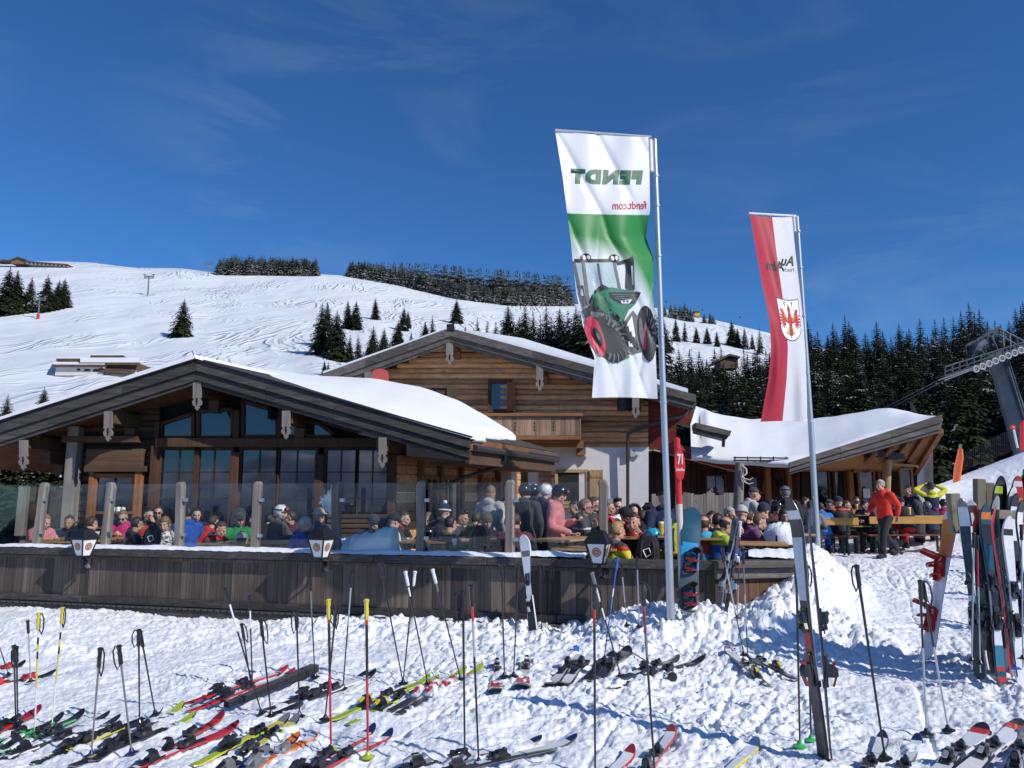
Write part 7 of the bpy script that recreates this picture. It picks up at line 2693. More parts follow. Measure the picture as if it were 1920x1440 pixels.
def smooth_pts(pts, rad, n=4):
 """Catmull-Rom through joints so limbs bend softly"""
 P_, R_ = ([], [])
 m = len(pts)
 for i in range(m - 1):
  p0, p1, p2, p3 = (pts[max(0, i - 1)], pts[i], pts[i + 1], pts[min(m - 1, i + 2)])
  for k in range(n):
   t = k / n
   q = 0.5 * (2 * p1 + (p2 - p0) * t + (2 * p0 - 5 * p1 + 4 * p2 - p3) * t * t + (-p0 + 3 * p1 - 3 * p2 + p3) * t ** 3)
   P_.append(p1.lerp(p2, t).lerp(q, 0.45))
   R_.append(lerp(rad[i], rad[i + 1], t))
 P_.append(pts[-1])
 R_.append(rad[-1])
 return (P_, R_)

def torso(mb, J, grow, top=True, hem=0.0):
 pel, che, nck = (J['pelvis'], J['chest'], J['neck'])
 sx = (J['shL'] - J['shR']).normalized()

 def ring(c, ax, up, a, b):
  dz = up.normalized()
  x = (ax - dz * ax.dot(dz)).normalized()
  y = dz.cross(x)
  return [c + x * math.cos(t) * (a + grow) + y * math.sin(t) * (b + grow) for t in np.linspace(0, 2 * PI, 16, endpoint=False)]
 up1, up2 = (che - pel, nck - che)
 hx = Vector((1, 0, 0))
 R_ = [ring(pel - up1 * hem, hx, up1, 0.165, 0.125), ring(pel + up1 * 0.1, hx, up1, 0.168, 0.125), ring(pel.lerp(che, 0.4), sx.lerp(hx, 0.5), up1, 0.15, 0.112), ring(pel.lerp(che, 0.8), sx, up1, 0.165, 0.122), ring(che.lerp(nck, 0.2), sx, up2, 0.178, 0.125), ring(che.lerp(nck, 0.55), sx, up2, 0.165, 0.105), ring(che.lerp(nck, 0.85), sx, up2, 0.095, 0.075)]
 if top:
  R_.append(ring(nck + up2 * 0.02, sx, up2, 0.058, 0.058))
 mb.loft(R_)
POSES = {}

def pose(name, pelvis, chest, neck, head, arms, legs, headrot=(0, 0), curl=0.5):
 POSES[name] = dict(pelvis=vec(*pelvis), chest=vec(*chest), neck=vec(*neck), head=vec(*head), arms=arms, legs=legs, headrot=headrot, curl=curl)
SITL = [((0.1, -0.02, 0.5), (0.14, -0.46, 0.52), (0.14, -0.42, 0.08)), ((-0.1, -0.02, 0.5), (-0.13, -0.45, 0.52), (-0.15, -0.47, 0.08))]
pose('sit_table', (0, 0, 0.52), (0, -0.05, 0.86), (0, -0.09, 1.04), (0, -0.125, 1.09), [((0.185, -0.07, 0.98), (0.27, -0.19, 0.74), (0.12, -0.42, 0.78)), ((-0.185, -0.07, 0.98), (-0.27, -0.18, 0.74), (-0.1, -0.44, 0.79))], SITL)
pose('sit_chin', (0, 0, 0.52), (0.01, -0.1, 0.85), (0.02, -0.17, 1.02), (0.02, -0.21, 1.065), [((0.19, -0.14, 0.96), (0.24, -0.38, 0.78), (0.06, -0.33, 1.04)), ((-0.18, -0.13, 0.97), (-0.26, -0.28, 0.74), (-0.06, -0.46, 0.79))], SITL, curl=1.2)
pose('sit_lean', (0, 0.02, 0.52), (0, -0.14, 0.82), (0, -0.24, 0.97), (0, -0.29, 1.0), [((0.185, -0.21, 0.91), (0.28, -0.36, 0.72), (0.1, -0.56, 0.78)), ((-0.185, -0.21, 0.91), (-0.29, -0.34, 0.72), (-0.1, -0.56, 0.78))], SITL)
pose('sit_drink', (0, 0, 0.52), (0, -0.03, 0.87), (0, -0.05, 1.05), (0, -0.08, 1.1), [((0.185, -0.04, 0.99), (0.29, -0.24, 0.82), (0.09, -0.3, 1.06)), ((-0.185, -0.04, 0.99), (-0.27, -0.16, 0.75), (-0.12, -0.42, 0.78))], SITL, curl=1.2)
pose('sit_phone', (0, 0, 0.52), (0, -0.04, 0.86), (0, -0.08, 1.04), (0, -0.115, 1.085), [((0.185, -0.06, 0.98), (0.25, -0.16, 0.72), (0.05, -0.36, 0.86)), ((-0.185, -0.06, 0.98), (-0.25, -0.16, 0.72), (-0.04, -0.36, 0.85))], SITL, curl=1.2)
STL = [((0.09, 0, 0.92), (0.11, -0.02, 0.5), (0.12, 0.02, 0.09)), ((-0.09, 0, 0.92), (-0.11, -0.02, 0.5), (-0.13, 0.02, 0.09))]
pose('stand', (0, 0, 0.95), (0, 0.0, 1.28), (0, -0.01, 1.47), (0, -0.035, 1.52), [((0.195, 0, 1.41), (0.27, 0.03, 1.13), (0.24, -0.1, 0.9)), ((-0.195, 0, 1.41), (-0.27, 0.03, 1.13), (-0.23, -0.08, 0.9))], STL)
pose('stand_phone', (0, 0, 0.95), (0, 0.0, 1.28), (0, -0.01, 1.47), (0, -0.04, 1.52), [((0.195, 0, 1.41), (0.25, -0.02, 1.13), (0.08, -0.3, 1.2)), ((-0.195, 0, 1.41), (-0.26, 0.02, 1.13), (-0.18, -0.28, 1.02))], STL, curl=1.2)
pose('stand_fold', (0, 0, 0.95), (0, 0.0, 1.28), (0, -0.01, 1.47), (0, -0.035, 1.52), [((0.2, 0, 1.41), (0.28, -0.08, 1.14), (-0.06, -0.2, 1.17)), ((-0.2, 0, 1.41), (-0.28, -0.08, 1.14), (0.08, -0.22, 1.13))], STL, curl=1.2)
pose('bend', (0, 0.05, 0.95), (0, -0.14, 1.22), (0, -0.27, 1.36), (0, -0.32, 1.39), [((0.19, -0.22, 1.3), (0.22, -0.3, 1.03), (0.14, -0.52, 0.9)), ((-0.19, -0.22, 1.3), (-0.22, -0.3, 1.03), (-0.14, -0.52, 0.9))], STL)
pose('hands_up', (0, 0, 0.95), (0, 0.01, 1.28), (0, 0.0, 1.47), (0, -0.03, 1.52), [((0.2, 0, 1.41), (0.4, -0.06, 1.55), (0.14, -0.12, 1.68)), ((-0.2, 0, 1.41), (-0.4, -0.06, 1.55), (-0.14, -0.12, 1.68))], STL, curl=1.2)
pose('walk', (0, 0, 0.93), (0, -0.03, 1.27), (0, -0.06, 1.46), (0, -0.09, 1.5), [((0.195, -0.03, 1.39), (0.25, 0.13, 1.16), (0.22, 0.12, 0.92)), ((-0.195, -0.03, 1.39), (-0.27, -0.05, 1.13), (-0.22, -0.26, 0.99))], [((0.09, 0, 0.91), (0.1, -0.24, 0.53), (0.1, -0.3, 0.1)), ((-0.09, 0, 0.91), (-0.1, 0.1, 0.5), (-0.1, 0.42, 0.16))])
MESHC = {}

def pose_mesh(pn, hy, hp):
 key = (pn, hy, hp)
 if key in MESHC:
  return MESHC[key]
 J = dict(POSES[pn])
 J['shL'], J['shR'] = (vec(*J['arms'][0][0]), vec(*J['arms'][1][0]))
 arms = [[vec(*p) for p in a] for a in J['arms']]
 legs = [[vec(*p) for p in a] for a in J['legs']]
 if (pn,) not in MESHC:
  mb = MB()
  torso(mb, J, -0.035)
  for a in arms:
   p, r_ = smooth_pts([a[0], a[1], a[2]], [0.044, 0.036, 0.026])
   mb.tube(p, r_, 8)
  for l in legs:
   p, r_ = smooth_pts([l[0], l[1], l[2]], [0.074, 0.052, 0.038])
   mb.tube(p, r_, 8)
   mb.ell(l[2] + vec(0, -0.06, -0.035), (0.04, 0.11, 0.035), 8, 6)
  mb.tube([J['chest'].lerp(J['neck'], 0.6), J['neck'], J['head'] + vec(0, 0.03, 0.0)], [0.07, 0.06, 0.054], 10)
  body = remeshed(mb, 0.02, 1)
  mb = MB()
  torso(mb, J, 0.018, True, 0.16)
  for a in arms:
   sh = a[0].lerp(J['chest'].lerp(J['neck'], 0.4), 0.25)
   p, r_ = smooth_pts([sh, a[0], a[0].lerp(a[1], 0.5), a[1], a[1].lerp(a[2], 0.55), a[2] + (a[1] - a[2]).normalized() * 0.01], [0.082, 0.08, 0.071, 0.066, 0.058, 0.046])
   mb.tube(p, r_, 12)
   mb.ell(a[1], (0.064, 0.064, 0.066), 10, 8)
  bk = vec(0, 1, 0)
  n_ = J['neck']
  hood = J['chest'].lerp(n_, 0.95) + vec(0, 0.075, 0.01)
  mb.ell(hood, (0.115, 0.062, 0.075), 12, 8)
  mb.tube([n_ + vec(0, 0.01, -0.05), n_ + vec(0, 0.0, 0.035)], [0.088, 0.076], 14)
  jac = remeshed(mb, 0.0165, 2)
  mb = MB()
  pel = J['pelvis']
  mb.ell(pel + vec(0, 0, -0.03), (0.175, 0.135, 0.12), 14, 10)
  for l in legs:
   an = l[2] + vec(0, 0, 0.03)
   p, r_ = smooth_pts([l[0], l[0].lerp(l[1], 0.5), l[1], l[1].lerp(an, 0.5), an], [0.112, 0.098, 0.08, 0.076, 0.074])
   mb.tube(p, r_, 12)
  tro = remeshed(mb, 0.022, 2)
  boo = []
  for l in legs:
   mb = MB()
   a = l[2]
   mb.tube([a + vec(0, 0.02, 0.14), a + vec(0, 0.01, 0.03), a + vec(0, 0.01, -0.07)], [0.062, 0.062, 0.058], 10)
   mb.loft([[a + vec(x, y, z) for x, y in ((-0.045, 0.075), (0.045, 0.075), (0.052, -0.1), (0.03, -0.185), (-0.03, -0.185), (-0.052, -0.1))] for z in (-0.09, -0.045)] + [[a + vec(x * 0.8, y * 0.85, -0.005) for x, y in ((-0.045, 0.075), (0.045, 0.075), (0.052, -0.08), (0.03, -0.13), (-0.03, -0.13), (-0.052, -0.08))]])
   boo.append((mb.v, mb.f))

  def mk(nm, g):
   me = bpy.data.meshes.new(nm)
   me.from_pydata([tuple(v) for v in g[0]], [], g[1])
   me.materials.append(None)
   me.polygons.foreach_set('use_smooth', [True] * len(me.polygons))
   return me
  MESHC[pn,] = dict(body=body, jacket=mk('jacket', jac), trousers=mk('trousers', tro), boots=[mk('boot', b_) for b_ in boo])
 base = MESHC[pn,]
 vs = [Vector(v) for v in base['body'][0]]
 fs = list(base['body'][1])
 mi = [0] * len(fs)
 H = rotm('Z', R(hy)) @ rotm('X', R(hp))
 hb = J['head']
 piv = vec(0, 0.03, 0.02)

 def addp(v2, f2, m, T):
  o = len(vs)
  vs.extend((T(Vector(v)) for v in v2))
  fs.extend((tuple((i + o for i in f)) for f in f2))
  mi.extend([m] * len(f2))
 T = lambda v: hb + H @ (v - piv) + piv
 addp(HEADV, HEADF, 0, T)
 e = MB()
 for s in (-1, 1):
  e.ell((s * 0.031, -0.0865, 0.094), (0.0115, 0.006, 0.0048), 8, 6)
  e.beam((s * 0.018, -0.0985, 0.112), (s * 0.044, -0.089, 0.1145), 0.004, 0.004)
 addp(e.v, e.f, 1, T)
 e = MB()
 e.ell((0, -0.101, 0.036), (0.022, 0.006, 0.0055), 10, 6)
 addp(e.v, e.f, 2, T)
 hv, hf = HANDS[J['curl']]
 for k, a in enumerate(arms):
  d = (a[2] - a[1]).normalized()
  fw = vec(0, -1, 0) if abs(d.y) < 0.8 else vec(0, 0, 1)
  z = -d
  y = (-(fw - z * fw.dot(z))).normalized()
  x = y.cross(z)
  M = Matrix((x, y, z)).transposed()
  mir = 1 if k == 1 else -1
  addp([(v[0] * mir, v[1], v[2]) for v in hv], hf if mir == 1 else [tuple(reversed(f)) for f in hf], 0, lambda v: a[2] + M @ v)
 me = bpy.data.meshes.new('person')
 me.from_pydata([tuple(v) for v in vs], [], fs)
 for _ in range(3):
  me.materials.append(None)
 me.polygons.foreach_set('material_index', mi)
 me.polygons.foreach_set('use_smooth', [True] * len(fs))
 MESHC[key] = (me, base, hb, H, piv)
 return MESHC[key]
HW = {}

def shell(r, c, keep, thick=0.008, noise_=0.0, nu=26, nv=18):
 bm = bmesh.new()
 vs, fs = ([], [])
 mb = MB()
 mb.ell(c, r, nu, nv)
 rr = random.Random(3)
 vv = []
 for v in mb.v:
  q = Vector(v)
  if noise_:
   d = q - Vector(c)
   q = Vector(c) + d * (1 + noise_ * (rr.random() - 0.5))
  vv.append(bm.verts.new(q))
 for f in mb.f:
  if keep(sum((vv[i].co for i in f), Vector()) / len(f)):
   try:
    bm.faces.new([vv[i] for i in f])
   except ValueError:
    pass
 bmesh.ops.delete(bm, geom=[v for v in bm.verts if not v.link_faces], context='VERTS')
 bmesh.ops.remove_doubles(bm, verts=bm.verts, dist=1e-05)
 bmesh.ops.recalc_face_normals(bm, faces=bm.faces)
 bmesh.ops.solidify(bm, geom=bm.faces[:], thickness=thick)
 vs = [tuple(v.co) for v in bm.verts]
 bm.verts.index_update()
 fs = [tuple((v.index for v in f.verts)) for f in bm.faces]
 bm.free()
 return (vs, fs)

def hw(name, pieces, smooth=True):
 mb = MB()
 for m, (v, f) in pieces:
  mb.mi = m
  mb.add(v, f)
 me = mb.mesh(name, [None, None], 'all' if smooth else False)
 return me

def sub(fn):
 mb = MB()
 fn(mb)
 return (mb.v, mb.f)
cran = (0, 0.016, 0.134)
short_keep = lambda p: p.z > 0.186 - 0.25 * (p.y + 0.09) or (p.y > 0.012 and p.z > 0.062)
HW['short'] = hw('hair', [(0, shell((0.0835, 0.1035, 0.101), cran, short_keep, 0.01, 0.05))])
HW['thin'] = hw('hair', [(0, shell((0.081, 0.1, 0.096), cran, lambda p: p.y > 0.0 and 0.055 < p.z < 0.165, 0.006, 0.04))])
HW['quiff'] = hw('hair', [(0, shell((0.085, 0.106, 0.104), cran, short_keep, 0.012, 0.06)), (0, sub(lambda m: m.ell((0, -0.055, 0.215), (0.055, 0.045, 0.028), 12, 8)))])
HW['long'] = hw('hair', [(0, shell((0.086, 0.106, 0.103), cran, lambda p: p.z > 0.152 or (p.y > -0.02 and p.z > 0.03) or (p.y > -0.05 and p.z > 0.12), 0.014, 0.05)), (0, sub(lambda m: m.loft([[Vector((math.cos(t) * a, 0.055 + math.sin(t) * b, z)) for t in np.linspace(0, 2 * PI, 14, endpoint=False)] for z, a, b in ((0.12, 0.075, 0.055), (0.04, 0.088, 0.055), (-0.05, 0.095, 0.05), (-0.12, 0.075, 0.035))])))])
HW['bun'] = hw('hair', [(0, shell((0.083, 0.103, 0.1), cran, short_keep, 0.01, 0.05)), (0, sub(lambda m: m.ell((0, 0.1, 0.19), (0.042, 0.042, 0.042), 12, 8)))])
HW['tail'] = hw('hair', [(0, shell((0.083, 0.103, 0.1), cran, short_keep, 0.01, 0.05)), (0, sub(lambda m: m.tube([(0, 0.1, 0.15), (0, 0.15, 0.12), (0, 0.155, 0.02), (0, 0.13, -0.06)], [0.024, 0.03, 0.027, 0.008], 8)))])
bean_keep = lambda p: p.z > 0.12 - 0.25 * p.y
HW['beanie'] = hw('beanie', [(0, shell((0.09, 0.11, 0.118), (0, 0.014, 0.13), lambda p: p.z > 0.125, 0.01, 0.02)), (1, sub(lambda m: m.tube([(math.cos(t) * 0.091, 0.012 + math.sin(t) * 0.109, 0.132 - 0.012 * math.sin(t + PI)) for t in np.linspace(0, 2 * PI, 25)], 0.016, 8, False)))])
HW['pompom'] = hw('beanie', [(0, shell((0.09, 0.11, 0.118), (0, 0.014, 0.13), lambda p: p.z > 0.125, 0.01, 0.02)), (1, sub(lambda m: m.tube([(math.cos(t) * 0.091, 0.012 + math.sin(t) * 0.109, 0.134) for t in np.linspace(0, 2 * PI, 25)], 0.019, 8, False))), (1, sub(lambda m: m.ell((0, 0.02, 0.27), (0.04, 0.04, 0.038), 12, 8)))])
hel_keep = lambda p: p.z > 0.135 or (p.y > -0.03 and p.z > 0.045)
HW['helmet'] = hw('helmet', [(0, shell((0.103, 0.124, 0.116), (0, 0.014, 0.134), hel_keep, 0.018)), (1, sub(lambda m: (m.box((0, -0.02, 0.246), (0.07, 0.05, 0.008)), m.box((0.05, 0.05, 0.232), (0.03, 0.06, 0.008)), m.box((-0.05, 0.05, 0.232), (0.03, 0.06, 0.008)))))])
HW['cap'] = hw('cap', [(0, shell((0.086, 0.106, 0.104), (0, 0.014, 0.132), lambda p: p.z > 0.142, 0.006)), (0, sub(lambda m: m.loft([[Vector((x, -0.075 - y, z + 0.142 - y * 0.25)) for x, y in ((-0.075, -0.02), (-0.055, 0.05), (0, 0.075), (0.055, 0.05), (0.075, -0.02))] for z in (0, 0.006)], True)))])
HW['hood'] = hw('hood', [(0, shell((0.11, 0.13, 0.135), (0, 0.02, 0.115), lambda p: p.y > -0.055, 0.018, 0.02)), (1, sub(lambda m: m.tube([(math.cos(t) * 0.098, -0.058, 0.115 + math.sin(t) * 0.118) for t in np.linspace(0, 2 * PI, 25)], 0.02, 8, False)))])
HW['sunhat'] = hw('sun_hat', [(0, shell((0.092, 0.112, 0.112), (0, 0.014, 0.13), lambda p: p.z > 0.14, 0.008)), (0, sub(lambda m: m.loft([[Vector((math.cos(t) * r_, 0.012 + math.sin(t) * r_ * 1.15, z)) for t in np.linspace(0, 2 * PI, 20, endpoint=False)] for r_, z in ((0.088, 0.15), (0.14, 0.125), (0.142, 0.131), (0.09, 0.158))], True, False)))])
HW['headband'] = hw('headband', [(0, sub(lambda m: m.loft([[Vector((math.cos(t) * r_ * 0.088, 0.014 + math.sin(t) * r_ * 0.107, z)) for t in np.linspace(0, 2 * PI, 24, endpoint=False)] for r_, z in ((1.0, 0.125), (1.02, 0.15), (0.99, 0.178))], True, False)))])
GOG = hw('goggles', [(0, sub(lambda m: m.loft([[Vector((x * k, -0.108 - 0.02 * (1 - (x / 0.075) ** 2) - d_, 0.165 + z)) for x, z in ((-0.075, -0.022), (-0.04, -0.032), (0, -0.02), (0.04, -0.032), (0.075, -0.022), (0.08, 0.01), (0.06, 0.035), (0, 0.04), (-0.06, 0.035), (-0.08, 0.01))] for d_, k in ((-0.03, 0.95), (0, 1))]))), (1, sub(lambda m: m.prism([(x * 0.85, -0.131 + 0.018 * (x / 0.075) ** 2, 0.165 + z * 0.8) for x, z in ((-0.075, -0.022), (-0.04, -0.032), (0, -0.02), (0.04, -0.032), (0.075, -0.022), (0.08, 0.01), (0.06, 0.035), (0, 0.04), (-0.06, 0.035), (-0.08, 0.01))], (0, 0.006, 0))))])
STR = hw('goggle_strap', [(0, sub(lambda m: m.tube([(math.cos(t) * 0.108, 0.014 + math.sin(t) * 0.128, 0.162) for t in np.linspace(-0.6, PI + 0.6, 20)], 0.012, 6)))])
SHADES = hw('sunglasses', [(0, sub(lambda m: (m.ell((0.032, -0.104, 0.094), (0.026, 0.007, 0.018), 12, 8), m.ell((-0.032, -0.104, 0.094), (0.026, 0.007, 0.018), 12, 8), m.beam((-0.02, -0.109, 0.1), (0.02, -0.109, 0.1), 0.006, 0.006), m.beam((0.055, -0.1, 0.098), (0.08, 0.01, 0.1), 0.005, 0.007), m.beam((-0.055, -0.1, 0.098), (-0.08, 0.01, 0.1), 0.005, 0.007))))])
SKIN = [plain('skin_fair', (0.56, 0.335, 0.25), 0.5, var=0.08), plain('skin_ruddy', (0.52, 0.27, 0.19), 0.5, var=0.1), plain('skin_tan', (0.4, 0.225, 0.145), 0.5, var=0.08)]
M_EYE, M_LIP = (plain('eye_dark', (0.03, 0.022, 0.018), 0.3), plain('lip', (0.38, 0.14, 0.12), 0.5))
HAIR = dict(brown=plain('hair_brown', (0.055, 0.03, 0.018), 0.6, var=0.35, scale=60, bmp=0.4), dark=plain('hair_dark', (0.016, 0.012, 0.01), 0.55, var=0.3, scale=60, bmp=0.4), blond=plain('hair_blond', (0.36, 0.22, 0.1), 0.6, var=0.3, scale=60, bmp=0.4), grey=plain('hair_grey', (0.36, 0.35, 0.34), 0.6, var=0.2, scale=60, bmp=0.4), fair=plain('hair_fair', (0.19, 0.115, 0.06), 0.6, var=0.3, scale=60, bmp=0.4))
CL = dict(black=(0.012, 0.012, 0.014), navy=(0.012, 0.02, 0.055), blue=(0.012, 0.075, 0.36), bright=(0.02, 0.16, 0.5), red=(0.5, 0.02, 0.018), firered=(0.7, 0.03, 0.014), orange=(0.78, 0.075, 0.02), pink=(0.62, 0.21, 0.22), magenta=(0.5, 0.03, 0.14), green=(0.02, 0.2, 0.06), olive=(0.085, 0.08, 0.035), grey=(0.15, 0.15, 0.155), dgrey=(0.045, 0.046, 0.05), lgrey=(0.42, 0.41, 0.39), white=(0.72, 0.71, 0.7), yellow=(0.66, 0.6, 0.03), lime=(0.4, 0.52, 0.05), teal=(0.015, 0.085, 0.085), plum=(0.13, 0.028, 0.05), purple=(0.13, 0.05, 0.16), beige=(0.42, 0.33, 0.22), slate=(0.055, 0.085, 0.15), camo=(0.085, 0.075, 0.055), cyan=(0.02, 0.33, 0.55), maroon=(0.1, 0.014, 0.025), cream=(0.5, 0.42, 0.3))

def cm(k):
 return cloth('cloth_' + k, CL[k])

def bands(name, cols, gen=True):
 """jacket in two or three colour blocks, split by height"""
 nm = 'cloth_' + name
 if nm in MATS:
  return MATS[nm]
 m, nt, b, out = _new(nm)
 tcn = nt.nodes.new('ShaderNodeTexCoord')
 sx = nt.nodes.new('ShaderNodeSeparateXYZ')
 nt.links.new(tcn.outputs['Generated'], sx.inputs[0])
 n = noise_tex(nt, tcn.outputs['Object'], 7, 2, 0.5)
 ad = mth(nt, 'ADD', sx.outputs[2], mth(nt, 'MULTIPLY', mth(nt, 'SUBTRACT', n, 0.5), 0.1))
 rp = nt.nodes.new('ShaderNodeValToRGB')
 rp.color_ramp.interpolation = 'CONSTANT'
 e = rp.color_ramp.elements
 while len(e) < len(cols):
  e.new(0.5)
 for el, (p, c) in zip(e, cols):
  el.position = p
  el.color = (*CL[c], 1)
 nt.links.new(ad, rp.inputs[0])
 nt.links.new(rp.outputs[0], b.inputs['Base Color'])
 b.inputs['Roughness'].default_value = 0.7
 bump(nt, b, noise_tex(nt, tcn.outputs['Object'], 12, 4), 0.35, 0.01)
 return m

def patt(name, c1, c2, sc=30, kind='zebra'):
 nm = 'cloth_' + name
 if nm in MATS:
  return MATS[nm]
 m, nt, b, out = _new(nm)
 w = noise_tex(nt, coords(nt, (1, 1, 2.2)), sc * 0.5, 2, 0.5, 1.5)
 nt.links.new(ramp(nt, w, [(0.47, CL[c1]), (0.53, CL[c2])]), b.inputs['Base Color'])
 b.inputs['Roughness'].default_value = 0.75
 return m

def slotset(o, mats):
 for i, m in enumerate(mats):
  o.material_slots[i].link = 'OBJECT'
  o.material_slots[i].material = m

def person(px, top, Y, face, pose_, jacket, label, trousers='black', head=(0, 8), hair=('short', 'brown'), skin=0, hat=None, goggles=None, shades=False, pack=None, scale=1.0, foot=None, boots='black', group=None, phone=False, cup=False):
 """top: image row of the top of the head; face: degrees, 0 = towards the camera, 90 = to the right"""
 me, base, hb, H, piv = pose_mesh(pose_, *head)
 o = bpy.data.objects.new('person', me)
 COL.objects.link(o)
 ht = hb.z + (0.245 if hat and hat[0] in ('helmet', 'pompom', 'hood') else 0.23)
 tp = pt(px, top, Y)
 rz = R(face)
 hxy = rotm('Z', rz) @ Vector((hb.x, hb.y, 0)) * scale
 z = tp.z - ht * scale if foot is None else foot
 if foot is not None:
  scale = (tp.z - foot) / ht
 o.location = (tp.x - hxy.x, tp.y - hxy.y, z)
 o.rotation_euler = (0, 0, rz)
 o.scale = (scale,) * 3
 tag(o, label, 'person', group)
 slotset(o, [SKIN[skin], M_EYE, M_LIP])

 def child(nm, m_, mats, inhead=False):
  c = bpy.data.objects.new(nm, m_)
  COL.objects.link(c)
  c.parent = o
  if inhead:
   M = H.to_4x4()
   M.translation = hb + piv - H @ piv
   c.matrix_local = M
  slotset(c, mats)
  return c
 jm = jacket if not isinstance(jacket, str) else cm(jacket)
 j = child('jacket', base['jacket'], [jm])
 child('trousers', base['trousers'], [cm(trousers)])
 for bt in base['boots']:
  child('boot', bt, [cm(boots)])
 if hair and (not (hat and hat[0] in ('helmet', 'hood'))):
  if not hat or hair[0] in ('long', 'tail'):
   child('hair', HW[hair[0]], [HAIR[hair[1]]] * 2, True)
 if hat:
  c1 = hat[1]
  c2 = hat[2] if len(hat) > 2 else hat[1]
  mm = [plain('shell_' + c1, CL[c1], 0.25, coat=0.4), plain('shell_' + c2, CL[c2], 0.3)] if hat[0] == 'helmet' else [cm(c1), cm(c2)]
  h = child(HW[hat[0]].name.split('.')[0], HW[hat[0]], mm, True)
  if goggles:
   g = bpy.data.objects.new('goggles', GOG)
   COL.objects.link(g)
   g.parent = h
   g.location = (0, -0.006, 0.012)
   slotset(g, [cm('black'), plain('lens_' + goggles, CL[goggles], 0.08, coat=1)])
   s_ = bpy.data.objects.new('goggle_strap', STR)
   COL.objects.link(s_)
   s_.parent = h
   slotset(s_, [cm('black'), cm('black')])
 if shades:
  child('sunglasses', SHADES, [plain('dark_lens', (0.008, 0.008, 0.01), 0.08)] * 2, True)
 if pack:
  J = POSES[pose_]
  mb = MB()
  c = J['chest'] + vec(0, 0.22, -0.05)
  mb.loft([[c + vec(math.copysign(abs(math.cos(t)) ** 0.5, math.cos(t)) * a, math.copysign(abs(math.sin(t)) ** 0.5, math.sin(t)) * b, zz_) for t in np.linspace(0, 2 * PI, 16, endpoint=False)] for zz_, a, b in ((-0.24, 0.11, 0.05), (-0.2, 0.145, 0.085), (0, 0.15, 0.09), (0.16, 0.13, 0.075), (0.22, 0.08, 0.04))])
  for s in (-1, 1):
   mb.tube([c + vec(s * 0.09, -0.07, 0.18), c + vec(s * 0.11, -0.2, 0.24), c + vec(s * 0.12, -0.34, 0.1), c + vec(s * 0.13, -0.3, -0.08), c + vec(s * 0.13, -0.08, -0.18)], 0.022, 6)
  b_ = mb.mesh('backpack', [cm(pack[0])], True)
  q = bpy.data.objects.new('backpack', b_)
  COL.objects.link(q)
  q.location, q.rotation_euler, q.scale = (o.location, o.rotation_euler, o.scale)
  tag(q, pack[1], 'backpack')
 return o

def wy(px, d):
 return wallY(px) + d
GY = patt('patterned', 'white', 'dgrey', 34)
person(84, 962, wy(84, 0.8), 70, 'sit_phone', 'pink', 'person in pale pink jacket with fair bun looking down, behind the leftmost pane', 'dgrey', (0, 22), ('bun', 'fair'))
person(172, 968, wy(172, 1.0), 150, 'sit_table', bands('greyor', [(0, 'dgrey'), (0.78, 'orange'), (0.84, 'dgrey')]), 'person in dark grey jacket with orange hood lining, half hidden by the second post', 'black', (0, 10), ('short', 'brown'))
person(232, 955, wy(232, 2.0), 10, 'sit_phone', 'magenta', 'person in magenta jacket and sunglasses holding a phone with both hands', 'black', (0, 18), ('tail', 'fair'), shades=True)
person(258, 969, wy(258, 0.8), 130, 'sit_table', 'black', 'cropped haired person in black jacket turned away, left of the black backpack', 'black', (10, 5), ('short', 'dark'), 2)
person(279, 952, wy(279, 2.2), 60, 'sit_chin', bands('redvest', [(0, 'black'), (0.55, 'red'), (0.8, 'black')]), 'person in sunglasses with a hand at the mouth and red jacket front', 'black', (0, 8), ('short', 'dark'), shades=True)
person(297, 948, wy(297, 3.3), 20, 'sit_table', 'dgrey', 'person in dark clothes and sunglasses sitting behind the one with the red front', 'black', (0, 4), ('short', 'brown'), shades=True)
person(310, 968, wy(310, 0.9), 5, 'sit_table', patt('fair_pattern', 'white', 'dgrey', 34), 'long haired person in a black and white patterned top left of the third post', 'black', (0, 6), ('long', 'fair'))
person(352, 950, wy(352, 1.5), -140, 'sit_table', 'blue', 'dark haired person in royal blue jacket seen from behind, right of the third post', 'black', (-10, 6), ('short', 'dark'), 2)
person(369, 952, wy(369, 2.6), 30, 'sit_table', 'black', 'dark haired person in black behind the royal blue jacket', 'black', (0, 6), ('short', 'dark'))
person(400, 966, wy(400, 2.0), 150, 'sit_lean', 'red', 'person in red jacket leaning forward behind the brown haired one', 'black', (0, 12), ('short', 'brown'))
person(412, 976, wy(412, 0.75), 75, 'sit_lean', bands('greyred', [(0, 'dgrey'), (0.8, 'red'), (0.88, 'dgrey')]), 'brown haired person in grey jacket with red collar looking down to the right', 'black', (0, 20), ('short', 'brown'), 1)
person(449, 960, wy(449, 1.7), 40, 'sit_table', 'green', 'person in bright green jacket and grey cap left of the fourth post', 'black', (0, 6), ('short', 'brown'), 1, ('cap', 'dgrey'))
person(527, 946, wy(527, 1.7), 80, 'sit_table', 'camo', 'person in white helmet with orange goggles and camouflage brown jacket', 'black', (0, 6), None, 0, ('helmet', 'white'), 'orange')
person(505, 962, wy(505, 2.6), 170, 'sit_lean', 'black', 'person in black hunched behind the white helmet', 'black', (0, 15), ('short', 'dark'))
person(572, 968, wy(572, 0.75), 105, 'sit_chin', 'blue', 'grey haired person in bright blue jacket resting the face on a hand', 'navy', (0, 10), ('short', 'grey'))
person(600, 952, wy(600, 1.3), 165, 'sit_table', 'slate', 'person in slate blue hooded top and pale sun hat left of the middle post', 'dgrey', (0, 4), ('short', 'fair'), 0, ('sunhat', 'cream'))
